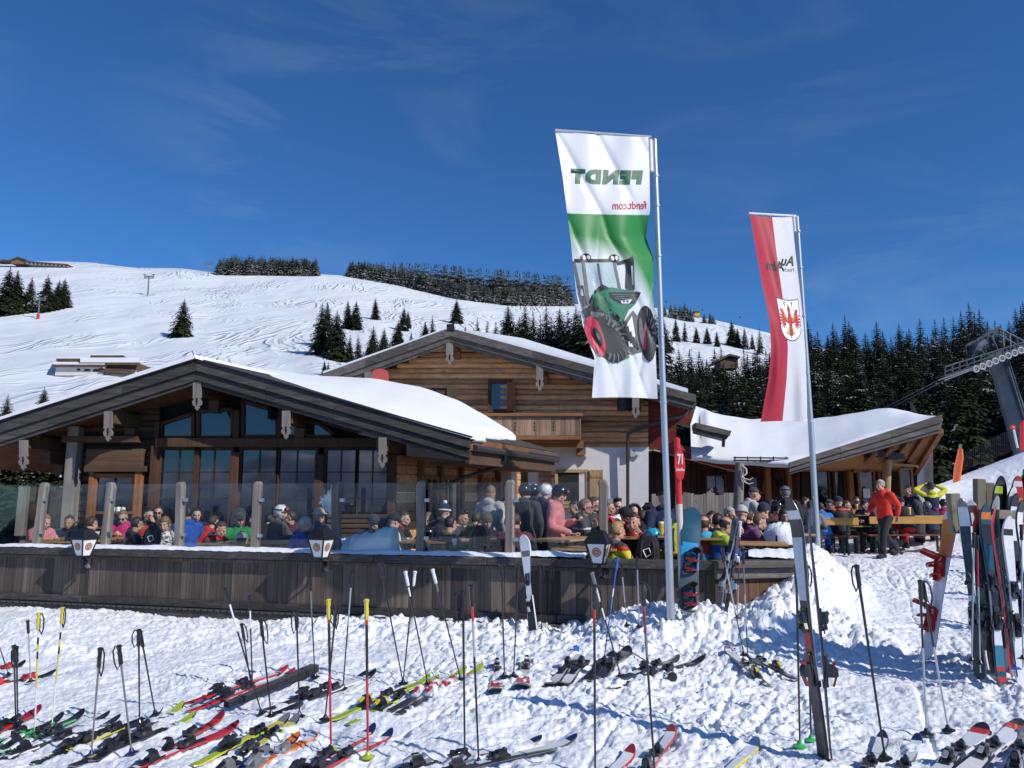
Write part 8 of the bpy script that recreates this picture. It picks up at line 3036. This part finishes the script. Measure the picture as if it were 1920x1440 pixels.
person(720, 972, wy(720, 1.0), 120, 'sit_lean', 'dgrey', 'person in dark grey jacket hunched behind the packed snow', 'black', (0, 10), ('short', 'dark'))
person(738, 962, wy(738, 0.9), 140, 'sit_lean', bands('greyor2', [(0, 'orange'), (0.3, 'dgrey')]), 'person in black beanie with a bright orange jacket hem leaning over the table', 'black', (0, 10), ('short', 'dark'), 0, ('beanie', 'black'))
person(757, 958, wy(757, 1.9), 75, 'sit_table', bands('blackred', [(0, 'black'), (0.84, 'maroon')]), 'brown haired person with a white lanyard over a dark jacket, left of the sixth post', 'black', (0, 8), ('tail', 'brown'))
mb = MB()
person(834, 944, wy(834, 2.3), 150, 'sit_table', 'dgrey', 'person in white and blue pompom beanie behind the dark haired pair', 'black', (0, 6), ('short', 'brown'), 0, ('pompom', 'navy', 'white'))
person(845, 967, wy(845, 0.7), 130, 'sit_table', 'olive', 'dark haired person in olive jacket seen from behind, right of the black helmet', 'black', (10, 8), ('short', 'dark'), 1)
person(866, 955, wy(866, 1.4), 60, 'sit_lean', bands('blackwhite', [(0, 'black'), (0.55, 'dgrey'), (0.86, 'lgrey')]), 'dark haired person in black jacket with pale collar smiling down to the right', 'black', (0, 12), ('quiff', 'dark'), 1)
person(893, 958, wy(893, 1.6), 160, 'sit_lean', 'olive', 'person in khaki jacket bent over beside the standing grey parka', 'black', (0, 24), ('short', 'brown'), 1, None, None, False, None, 1.06)
person(921, 910, wy(921, 2.4), 150, 'stand', 'lgrey', 'standing person in long pale grey parka with fair hair, seen from behind', 'dgrey', (20, 8), ('long', 'fair'), 0)
person(984, 906, wy(984, 1.9), 165, 'stand', 'dgrey', 'standing person in black helmet carrying a black backpack', 'black', (10, 5), None, 1, ('helmet', 'black'), None, False, ('black', 'black backpack on the back of the standing person in black helmet'))
person(1001, 908, wy(1001, 2.6), 150, 'stand', bands('greygreen', [(0, 'olive'), (0.35, 'grey')]), 'standing person in grey and green jacket beside the one with the backpack', 'olive', (10, 5), None, 0, ('helmet', 'black', 'white'))
person(966, 962, wy(966, 0.7), 170, 'sit_table', 'plum', 'person in plum jacket right behind the seventh post', 'black', (0, 8), ('short', 'brown'), 1)
person(1024, 906, wy(1024, 2.4), 120, 'stand', 'navy', 'standing person in white and black helmet behind the pink jacket', 'navy', (10, 5), None, 0, ('helmet', 'white', 'black'))
person(1046, 907, wy(1046, 1.3), 75, 'stand_phone', 'pink', 'standing person in salmon pink jacket and black helmet with orange goggles', 'teal', (0, 20), None, 0, ('helmet', 'black'), 'orange')
person(1099, 935, wy(1099, 2.0), 80, 'sit_table', bands('greywhite', [(0, 'dgrey'), (0.62, 'white'), (0.66, 'dgrey')]), 'person in sunglasses and dark jacket with a white stripe beside the last post', 'black', (0, 0), ('short', 'fair'), 1, None, None, True, None, 1.05)
person(1115, 932, wy(1115, 2.8), 75, 'sit_table', 'dgrey', 'brown haired person in dark clothes behind the white striped jacket', 'black', (0, 0), ('short', 'brown'), 1, None, None, True, None, 1.06)
person(1141, 938, wy(1141, 2.2), 60, 'sit_table', bands('blkred', [(0, 'black'), (0.7, 'red')]), 'fair haired person in black and red jacket right of the last post', 'black', (0, 4), ('short', 'fair'), 1)
person(1157, 934, wy(1157, 2.8), 20, 'sit_drink', bands('whyel', [(0, 'grey'), (0.45, 'white'), (0.7, 'yellow'), (0.8, 'white')]), 'young dark haired person in white jacket with yellow edging drinking', 'black', (0, 2), ('quiff', 'dark'), 0, None, None, False, None, 1.05)
person(1188, 944, wy(1188, 2.5), 10, 'sit_table', 'maroon', 'person with dark hair and black fur hood sitting before the white wall', 'black', (0, 2), None, 0, ('hood', 'black', 'black'))
person(1216, 942, wy(1216, 2.6), -20, 'sit_table', bands('limepink', [(0, 'pink'), (0.45, 'white'), (0.7, 'lime')]), 'person in black helmet with lime, white and pink jacket', 'black', (0, 6), None, 0, ('helmet', 'black'), 'black')
person(1189, 963, wy(1189, 0.75), -12, 'sit_drink', bands('blkr2', [(0, 'black'), (0.86, 'red')]), 'short haired person in black jacket with red collar eating from the right hand', 'black', (-15, -4), ('short', 'brown'), 1, None, None, False, None, 1.05)
person(1158, 978, wy(1158, 0.42), 115, 'sit_table', bands('yelred', [(0, 'yellow'), (0.76, 'red'), (0.84, 'dgrey')]), 'blond person with shaved sides in a yellow jacket, nearest to the end lantern', 'black', (0, 2), ('quiff', 'blond'), 1, None, None, False, None, 1.03)
person(1245, 920, wy(1245, 1.6), 8, 'stand_fold', 'navy', 'big standing person in navy jacket with folded arms behind the tall flag pole', 'yellow', (0, 4), ('short', 'dark'), 1, None, None, False, None, 1.03)
person(1317, 967, wy(1317, 0.8), -165, 'sit_table', bands('bry', [(0, 'yellow'), (0.18, 'cyan'), (0.52, 'red'), (0.8, 'cyan')]), 'balding person in glasses and blue, red and yellow jacket behind the snowboard', 'black', (-40, 4), ('thin', 'brown'), 1)
person(1345, 962, wy(1345, 1.5), 150, 'sit_table', 'black', 'black haired person in dark clothes behind the lime collared jacket', 'black', (0, 8), ('short', 'dark'), 2)
person(1358, 967, wy(1358, 0.75), 100, 'sit_chin', bands('bly', [(0, 'yellow'), (0.2, 'dgrey'), (0.45, 'blue'), (0.72, 'lime')]), 'person with thinning dark hair and lime collar eating behind the brown planks', 'yellow', (0, 18), ('thin', 'dark'), 2)
person(1377, 972, wy(1377, 1.3), 60, 'sit_lean', 'dgrey', 'brown haired person leaning in next to the lime collared jacket', 'black', (0, 14), ('short', 'brown'), 1)
person(1390, 948, wy(1390, 2.2), 150, 'sit_table', bands('redg', [(0, 'red'), (0.6, 'maroon')]), 'person in grey beanie and red jacket by the antler post', 'black', (0, 10), ('short', 'brown'), 0, ('beanie', 'lgrey', 'lgrey'))
person(1403, 955, 12.4, 120, 'sit_table', patt('striped', 'lime', 'black', 40), 'child in black, white and lime striped jacket left of the purple one', 'dgrey', (0, 14), ('short', 'brown'), 0, None, None, False, None, 0.98)
person(1420, 961, 12.0, 85, 'sit_lean', patt('purple_stripes', 'purple', 'plum', 26), 'child in purple striped overall leaning over the table end', 'purple', (0, 22), ('short', 'fair'), 0)
person(1414, 914, 15.5, 100, 'bend', bands('greypk', [(0, 'dgrey'), (0.35, 'lgrey')]), 'waiter in grey shirt and dark cap leaning over a table by the antler post', 'black', (0, 0), ('short', 'brown'), 1, ('cap', 'dgrey'), None, False, None, 1.1)
person(1446, 936, 16.5, 70, 'sit_chin', 'black', 'person in black holding a glass right of the waiter', 'black', (0, 4), ('short', 'brown'), 1, None, None, False, None, 1.1)
person(1472, 911, 15.0, 160, 'stand', 'black', 'standing person in silver grey helmet behind the tall black skis', 'black', (0, 5), None, 1, ('helmet', 'grey', 'black'), 'black', foot=0.2)
person(1470, 953, 14.2, 15, 'sit_table', 'black', 'dark haired person in black left of the tall black skis', 'black', (-20, 6), ('long', 'dark'), 2)
person(1510, 932, 18.5, 60, 'sit_chin', 'black', 'person in black holding a cup left of the red and white flag pole', 'black', (0, 4), ('short', 'brown'), 1)
person(1519, 938, 17.0, 160, 'sit_table', bands('greyblk', [(0, 'dgrey'), (0.5, 'grey')]), 'person in grey and black jacket right behind the tall black skis', 'black', (0, 8), ('short', 'brown'))
GRT = 0.29

def sit_floor(top, Y, h=1.325):
 return None
person(1538, 942, 19.0, 165, 'sit_lean', 'bright', 'person in bright blue jacket on the bench behind the red and white flag pole', 'blue', (0, 10), ('short', 'brown'), 1, None, None, False, None, 1.0)
person(1554, 936, 19.4, 130, 'sit_table', 'dgrey', 'person in dark grey cap and sunglasses right of the bright blue jacket', 'black', (-60, 4), ('short', 'brown'), 1, ('cap', 'dgrey'), None, True)
person(1572, 932, 19.0, 178, 'sit_table', bands('blkor', [(0, 'black'), (0.84, 'orange'), (0.9, 'black')]), 'person in navy beanie and black jacket with orange collar, seen from behind on the bench', 'black', (0, 6), ('short', 'brown'), 0, ('beanie', 'navy', 'navy'))
person(1605, 931, 21.5, 5, 'sit_table', 'black', 'person in sunglasses and black jacket facing the camera behind the bench', 'black', (0, 2), ('short', 'brown'), 1, None, None, True)
person(1640, 930, 19.4, 60, 'sit_table', bands('blkma', [(0, 'black'), (0.6, 'maroon')]), 'person in black goggles and dark maroon jacket just left of the walker', 'black', (0, 6), None, 0, ('helmet', 'black'), 'black', False, None, 1.05)
person(1650, 899, 17.9, -62, 'walk', 'firered', 'white haired person in bright orange red jacket striding left in front of the benches', 'black', (-5, 4), ('short', 'grey'), 1, foot=gz(8.4, 17.9) + 0.0)
person(1688, 934, 19.5, 178, 'sit_lean', 'black', 'person in black with red trousers on the bench right of the walker', 'red', (0, 10), ('short', 'dark'), 0, ('beanie', 'black', 'black'))
person(1672, 926, 20.6, 150, 'sit_table', 'dgrey', 'person in dark goggles beyond the bench behind the walker', 'black', (-30, 4), None, 0, ('helmet', 'dgrey'), 'black')
person(1702, 911, 21.8, -75, 'bend', 'navy', 'dark haired person in navy jacket bending over the table', 'navy', (0, -8), ('short', 'dark'), 1, foot=0.3)
person(1744, 904, 21.2, 170, 'hands_up', bands('yelnavy', [(0, 'navy'), (0.56, 'yellow')]), 'person in helmet, yellow and navy jacket with both hands at the head', 'navy', (0, 5), None, 1, ('helmet', 'dgrey'), 'grey', foot=0.32)
person(1768, 935, 20.8, 160, 'sit_table', bands('pkblue', [(0, 'magenta'), (0.4, 'cyan'), (0.6, 'magenta')]), 'child in pink and blue jacket and helmet at the right bench end', 'black', (0, 5), None, 0, ('helmet', 'black', 'pink'), None, False, None, 0.95)
person(1332, 914, 21.6, -85, 'stand', 'white', 'dark haired person in white shirt behind the grey plank screen', 'black', (0, 12), ('quiff', 'dark'), 1)
for q in ((132, 966, 1.6, 30, 'sit_table', 'navy', 'brown', None, 'person in navy jacket behind the black speckled bag at the left end'), (205, 964, 2.8, -30, 'sit_phone', 'olive', 'dark', ('beanie', 'maroon'), 'person in maroon beanie and olive jacket in front of the orange framed window'), (476, 962, 2.2, 60, 'sit_table', 'dgrey', 'dark', None, 'dark haired person in grey right behind the fourth post'), (545, 958, 2.6, -60, 'sit_drink', 'maroon', 'brown', None, 'person in maroon jacket drinking right of the white helmet'), (700, 966, 1.8, 40, 'sit_table', 'black', 'dark', ('beanie', 'dgrey'), 'person in dark grey beanie above the packed snow'), (803, 960, 2.4, -40, 'sit_table', 'navy', 'fair', None, 'fair haired person in navy right of the sixth post'), (912, 962, 1.2, 20, 'sit_table', 'black', 'brown', ('beanie', 'olive'), 'person in olive beanie in front of the pale grey parka'), (944, 930, 3.2, -100, 'stand', 'black', 'dark', ('cap', 'black'), 'standing person in black cap left of the seventh post'), (1076, 938, 2.6, -80, 'sit_table', 'maroon', 'dark', None, 'dark haired person facing left in front of the serving window'), (1128, 955, 1.4, -60, 'sit_chin', 'black', 'dark', None, 'dark person right behind the last glass post'), (1172, 952, 2.0, 30, 'sit_table', 'red', 'dark', ('beanie', 'black'), 'person in red jacket and black beanie behind the eating one'), (1205, 956, 1.6, 150, 'sit_lean', 'black', 'brown', None, 'brown haired person in black with back turned beside the fur hood'), (1226, 950, 2.8, 60, 'sit_table', 'grey', 'fair', None, 'fair haired person in grey left of the tall flag pole'), (1275, 955, 2.2, -30, 'sit_table', 'black', 'dark', ('helmet', 'dgrey'), 'person in dark grey helmet between the tall flag pole and the piste sign'), (1290, 965, 1.5, 90, 'sit_table', 'dgrey', 'brown', None, 'person in grey jacket half behind the snowboard tip'), (1334, 958, 2.4, -20, 'sit_drink', 'olive', 'dark', None, 'dark haired person in olive jacket below the plank screen'), (1366, 950, 2.9, 20, 'sit_table', 'navy', 'grey', None, 'grey haired person in navy left of the antler post'), (1432, 944, 3.4, -50, 'sit_table', 'black', 'dark', ('beanie', 'navy'), 'person in navy beanie under the waiter'), (1455, 938, 5.0, 60, 'sit_table', 'maroon', 'brown', ('helmet', 'black'), 'person in black helmet and maroon jacket left of the standing silver helmet'), (1494, 940, 7.0, -60, 'sit_table', 'black', 'dark', None, 'dark haired person in black between the two standing helmets and the pole'), (1586, 938, 9.8, 30, 'sit_table', 'dgrey', 'brown', None, 'person in dark grey facing the bench right of the navy beanie'), (1622, 936, 10.8, -30, 'sit_drink', 'navy', 'dark', ('cap', 'navy'), 'person in navy cap left of the black goggles'), (1716, 938, 10.4, 178, 'sit_table', 'dgrey', 'brown', ('beanie', 'dgrey'), 'person in grey beanie on the long bench with back turned'), (1738, 940, 10.5, 170, 'sit_lean', 'navy', 'dark', ('helmet', 'grey'), 'person in grey helmet leaning on the long bench below the yellow jacket')):
 px_, tp_, d_, fc_, ps_, jk_, hr_, ht_, lb_ = q
 person(px_, tp_, wy(px_, d_), fc_, ps_, jk_, lb_, 'black', (rnd.choice([-20, 0, 20]), rnd.choice([4, 10])), ('short', hr_), rnd.choice([0, 1, 2]), ht_)
M_GREENST = plain('green_steel', (0.012, 0.045, 0.03), 0.5, 0.3)

def beer_table(c, rz, L, top, label):
 t = thing('table', (c[0], c[1], c[2]), label, 'table', None, rz)
 mb = MB()
 for k in range(3):
  mb.tint = tt(0.85, 1.15)
  mb.box((0, (k - 1) * 0.205, top - 0.015), (L, 0.2, 0.03))
 link('table_top', mb.mesh('table_top', W_TABLE), t, 0.004, True)
 for s in (-1, 1):
  mb = MB()
  x = s * (L / 2 - 0.3)
  mb.beam((x, -0.24, 0), (x, -0.1, top - 0.04), 0.04, 0.04)
  mb.beam((x, 0.24, 0), (x, 0.1, top - 0.04), 0.04, 0.04)
  mb.beam((x, -0.19, 0.25), (x, 0.19, 0.25), 0.03, 0.03)
  link('leg', mb.mesh('leg', M_GREENST), t, 0, True)
 return t

def beer_bench(c, rz, L, label, back=True, seat=0.45):
 t = thing('bench', (c[0], c[1], c[2]), label, 'bench', None, rz)
 mb = MB()
 mb.box((0, 0, seat), (L, 0.26, 0.03))
 link('seat', mb.mesh('seat', W_REDSEAT), t, 0.004, True)
 if back:
  mb = MB()
  n = 2 if L > 1.6 else 1
  mb.box((0, 0.2, seat + 0.36), (L, 0.03, 0.17))
  link('backrest', mb.mesh('backrest', W_BACK), t, 0.01, True)
 for s in (-1, 1):
  mb = MB()
  x = s * (L / 2 - 0.25)
  mb.beam((x, -0.1, 0), (x, -0.06, seat), 0.04, 0.04)
  mb.beam((x, 0.14, 0), (x, 0.1, seat), 0.04, 0.04)
  mb.beam((x, -0.1, 0.2), (x, 0.12, 0.2), 0.03, 0.03)
  if back:
   mb.beam((x, 0.12, seat - 0.02), (x, 0.178, seat + 0.44), 0.04, 0.03)
  link('leg', mb.mesh('leg', M_GREENST), t, 0, True)
 return t
W_REDSEAT = wood('seat_board', (0.2, 0.06, 0.035), 'X', 0.6, 1.2, 14, 0.6, knots=False)
W_BACK = wood('varnished_back', (0.5, 0.27, 0.07), 'X', 0.75, 1.1, 12, 0.5, knots=False, rough=0.35)

def on_bench(x0, x1, ytop, Y, z, label, back=True):
 a, b = (P(x0, ytop, Y), P(x1, ytop, Y))
 return beer_bench(((a.x + b.x) / 2, Y, z), PI, b.x - a.x, label, back, max(0.4, a.z - z - 0.45) if back else 0.45)
on_bench(1505, 1602, 970, 18.7, 0.22, 'bench with varnished orange backrest behind the red and white flag pole')
on_bench(1448, 1476, 970, 17.4, 0.2, 'short bench end with orange backrest left of the tall black skis')
on_bench(1622, 1776, 968, 19.1, 0.24, 'long bench with varnished orange backrest right of the walker')
on_bench(1590, 1624, 955, 21.0, 0.28, 'bench with orange backrest beyond, left of the walker')

def tab_px(x, y, Y, rz, L, label, top=0.76, z=0.15):
 a = P(x, y, Y)
 return beer_table((a.x, a.y, a.z - top), rz, L, top, label)
DR = math.atan2(WD.y, WD.x)
tab_px(1072, 1008, wy(1072, 1.0), DR + 1.2, 1.5, 'empty brown table in front of the salmon pink jacket')
tab_px(1100, 1026, wy(1072, 0.35), DR, 0.9, 'small brown table top right behind the cap rail, left of the end lantern')
tab_px(205, 1008, wy(205, 1.4), DR, 1.9, 'table with orange brown top between the magenta jacket and the second post')
tab_px(120, 1013, wy(120, 0.55), DR, 1.2, 'table at the left end below the pale pink jacket')
tab_px(440, 1018, wy(440, 0.6), DR, 1.0, 'table edge between the grey jacket and the fourth post')
tab_px(505, 1014, wy(505, 0.9), DR, 1.3, 'brown table in front of the white helmet')
tab_px(775, 1013, wy(775, 0.8), DR, 1.3, 'brown table between the orange hem and the black helmet')
tab_px(870, 1010, wy(870, 1.0), DR, 1.3, 'table between the olive and khaki jackets')
tab_px(1240, 1006, wy(1240, 0.8), DR, 1.9, 'table loaded with gear behind the tall flag pole')
tab_px(1370, 1016, wy(1370, 1.0), DR, 1.5, 'table in front of the lime collared jacket')
tab_px(1446, 1000, 12.6, 0.1, 1.2, 'brown table end by the purple overall')
tab_px(1570, 985, 19.6, 0, 2.4, 'table beyond the orange backed bench behind the flag pole')
tab_px(1700, 966, 20.0, 0, 2.6, 'table beyond the long orange backed bench')
tab_px(1600, 960, 22.4, 0, 2.2, 'far table in front of the glazed wing')
b_ = P(1432, 1022, 11.6)
beer_bench((b_.x, b_.y, b_.z - 0.45), -0.3, 1.0, 'bench end under the purple overall', False)
mb = MB()
for x, y, Y, w, h, t in ((650, 985, 15.5, 1.7, 0.9, 0),):
 for k in range(5):
  a = P(x + 28, 968 + k * 9, 15.3)
  mb.tint = tt(0.6, 1.3)
  mb.box(a, (1.3, 0.3, 0.075))
tag(mb.build('log_bench', W_OLDLOG, bevel=0.015), 'stacked timber bench below the chalet glazing, behind the packed snow', 'bench')

def helmet_obj(px, y, Y, col, label, gog=None, s=1.0):
 o = bpy.data.objects.new('helmet', HW['helmet'])
 COL.objects.link(o)
 c = P(px, y, Y)
 o.location = c - Vector((0, 0, 0.135 * s))
 o.rotation_euler = (rnd.uniform(-0.3, 0.3), 0, rnd.uniform(-1, 1))
 o.scale = (s,) * 3
 slotset(o, [plain('shell_' + col, CL[col], 0.2, coat=0.5), plain('shell_black', CL['black'], 0.3)])
 tag(o, label, 'helmet')
helmet_obj(802, 1000, wy(802, 0.7), 'black', 'glossy black helmet on the table right of the sixth post')
helmet_obj(453, 1010, wy(453, 0.4), 'lgrey', 'grey helmet on the cap rail left of the fourth post')
helmet_obj(1225, 1004, wy(1225, 0.5), 'cyan', 'bright cyan helmet on the gear covered table left of the tall flag pole')

def pack_obj(px, y, Y, col, label, s=1.0, logo=None, tilt=0.3):
 c = P(px, y, Y)
 o = thing('backpack', tuple(c), label, 'backpack', None, rnd.uniform(-0.4, 0.4))
 mb = MB()
 rings = []
 for z, a, b in ((-0.24, 0.1, 0.07), (-0.2, 0.15, 0.11), (-0.02, 0.165, 0.12), (0.14, 0.14, 0.1), (0.22, 0.08, 0.05)):
  rings.append([Vector((math.copysign(abs(math.cos(t)) ** 0.6, math.cos(t)) * a * s + tilt * z * 0.3, math.copysign(abs(math.sin(t)) ** 0.6, math.sin(t)) * b * s, z * s)) for t in np.linspace(0, 2 * PI, 16, endpoint=False)])
 mb.loft(rings)
 link('body', mb.mesh('body', cm(col), True), o, 0, True)
 mb = MB()
 mb.tube([(-0.05 * s, 0, 0.21 * s), (-0.02, 0, 0.27 * s), (0.03, 0, 0.27 * s), (0.06 * s, 0, 0.21 * s)], 0.012, 6)
 for sg_1 in (-1, 1):
  mb.tube([(sg_1 * 0.07 * s, -0.09 * s, 0.15 * s), (sg_1 * 0.09 * s, -0.15 * s, 0.02), (sg_1 * 0.08 * s, -0.12 * s, -0.17 * s)], 0.014, 6)
 link('strap', mb.mesh('strap', M_STRAP, True), o, 0, True)
 if logo:
  mb = MB()
  mb.tube([(-0.06 * s, -0.128 * s, 0.03 * s), (-0.02 * s, -0.132 * s, -0.06 * s), (0.05 * s, -0.132 * s, -0.02 * s), (0.02 * s, -0.13 * s, 0.06 * s), (-0.06 * s, -0.128 * s, 0.03 * s)], 0.008, 5)
  link('emblem', mb.mesh('emblem', M_SIGNW, True), o, 0, True)
 return o
pack_obj(285, 1009, wy(285, 0.45), 'black', 'black backpack with a white mark propped on the rail beside the patterned top', 0.9, True)
pack_obj(140, 1006, wy(140, 0.5), 'black', 'black bag with speckled print lying by the leftmost lantern', 0.85)
pack_obj(1215, 1035, wy(1215, 0.3), 'black', 'black backpack with white cords left of the tall flag pole', 1.0, True)
pack_obj(1272, 1010, wy(1272, 0.35), 'yellow', 'bright yellow bag between the tall flag pole and the snowboard', 0.95)
pack_obj(1300, 1042, wy(1300, 0.25), 'black', 'black bag behind the teal snowboard', 0.8)
pack_obj(900, 1012, wy(900, 0.4), 'black', 'black bag beside the khaki jacket on the rail', 0.95)
pack_obj(1722, 958, 19.9, 'dgrey', 'dark backpack with teal base on the long orange backed bench', 1.0)
pack_obj(445, 972, wy(445, 3.0), 'dgrey', 'grey backpack hanging behind the green jacket', 0.9)
mb = MB()
c = P(852, 1016, wy(852, 0.45))
mb.tube([c + Vector((0, 0, -0.05)), c + Vector((0, 0, 0.05))], [0.03, 0.042], 14)
tag(mb.build('cup', M_SIGNW, smooth=True), 'white paper cup by the olive jacket', 'cup')

def glass_obj(px, y, Y, label, col=(0.65, 0.38, 0.05)):
 c = P(px, y, Y)
 o = thing('beer_glass', tuple(c), label, 'glass')
 mb = MB()
 mb.tube([c + Vector((0, 0, -0.09)), c + Vector((0, 0, 0.06))], [0.03, 0.038], 12)
 mb.build('beer', plain('beer', col, 0.1, spec=0.8), o, smooth=True)
 mb = MB()
 mb.tube([c + Vector((0, 0, 0.061)), c + Vector((0, 0, 0.09))], 0.039, 12)
 mb.build('foam', M_SIGNW, o, smooth=True)
glass_obj(1606, 952, 20.8, 'beer glass before the person in sunglasses facing the camera')
glass_obj(1705, 958, 19.0, 'beer glass on the long bench side table')
glass_obj(1240, 990, wy(1240, 0.6), 'half full glass beside the tall flag pole', (0.3, 0.25, 0.2))
for x, lab in ((201, 'white jar on the sill of the orange framed window, leftmost'), (212, 'small white jar on the sill of the orange framed window, second from the left'), (222, 'white jar on the sill of the orange framed window, third from the left'), (231, 'white pointed ornament on the sill of the orange framed window')):
 mb = MB()
 c = P(x, 955, YF - 0.16)
 mb.tube([c + Vector((0, 0, -0.05)), c + Vector((0, 0, 0.03)), c + Vector((0, 0, 0.05))], [0.042, 0.046, 0.03 if x < 230 else 0.005], 10)
 tag(mb.build('jar', M_SIGNW, smooth=True), lab, 'jar')
mb = MB()
mb.box(P(215, 961, YF - 0.18), (0.75, 0.22, 0.05))
mb.build('window_ledge', W_WARMX, A)
pl_ = thing('planter', tuple(P(1470, 1030, 11.6)), 'dark covered block under a thick cap of snow, left of the tall black skis', 'planter')
c = P(1468, 1015, 11.7)
mb = MB()
mb.box(c + Vector((0, 0, -0.2)), (0.4, 0.34, 0.62), 0.2)
mb.build('body', cloth('dark_cover', (0.02, 0.02, 0.024)), pl_, bevel=0.03)
mb = MB()
rows = []
for i in range(9):
 r_ = i / 8
 rows.append([c + Vector((math.cos(t) * 0.27 * math.sin(r_ * 1.75) * (1 + 0.1 * math.sin(3 * t)), math.sin(t) * 0.24 * math.sin(r_ * 1.75), 0.11 + 0.15 * math.cos(r_ * 1.9) - 0.12 * (r_ > 0.9) + 0.03 * math.sin(4 * t + i))) for t in np.linspace(0, 2 * PI, 24)])
mb.grid(rows)
mb.build('snow_cover', M_SNOW, pl_, smooth='all')
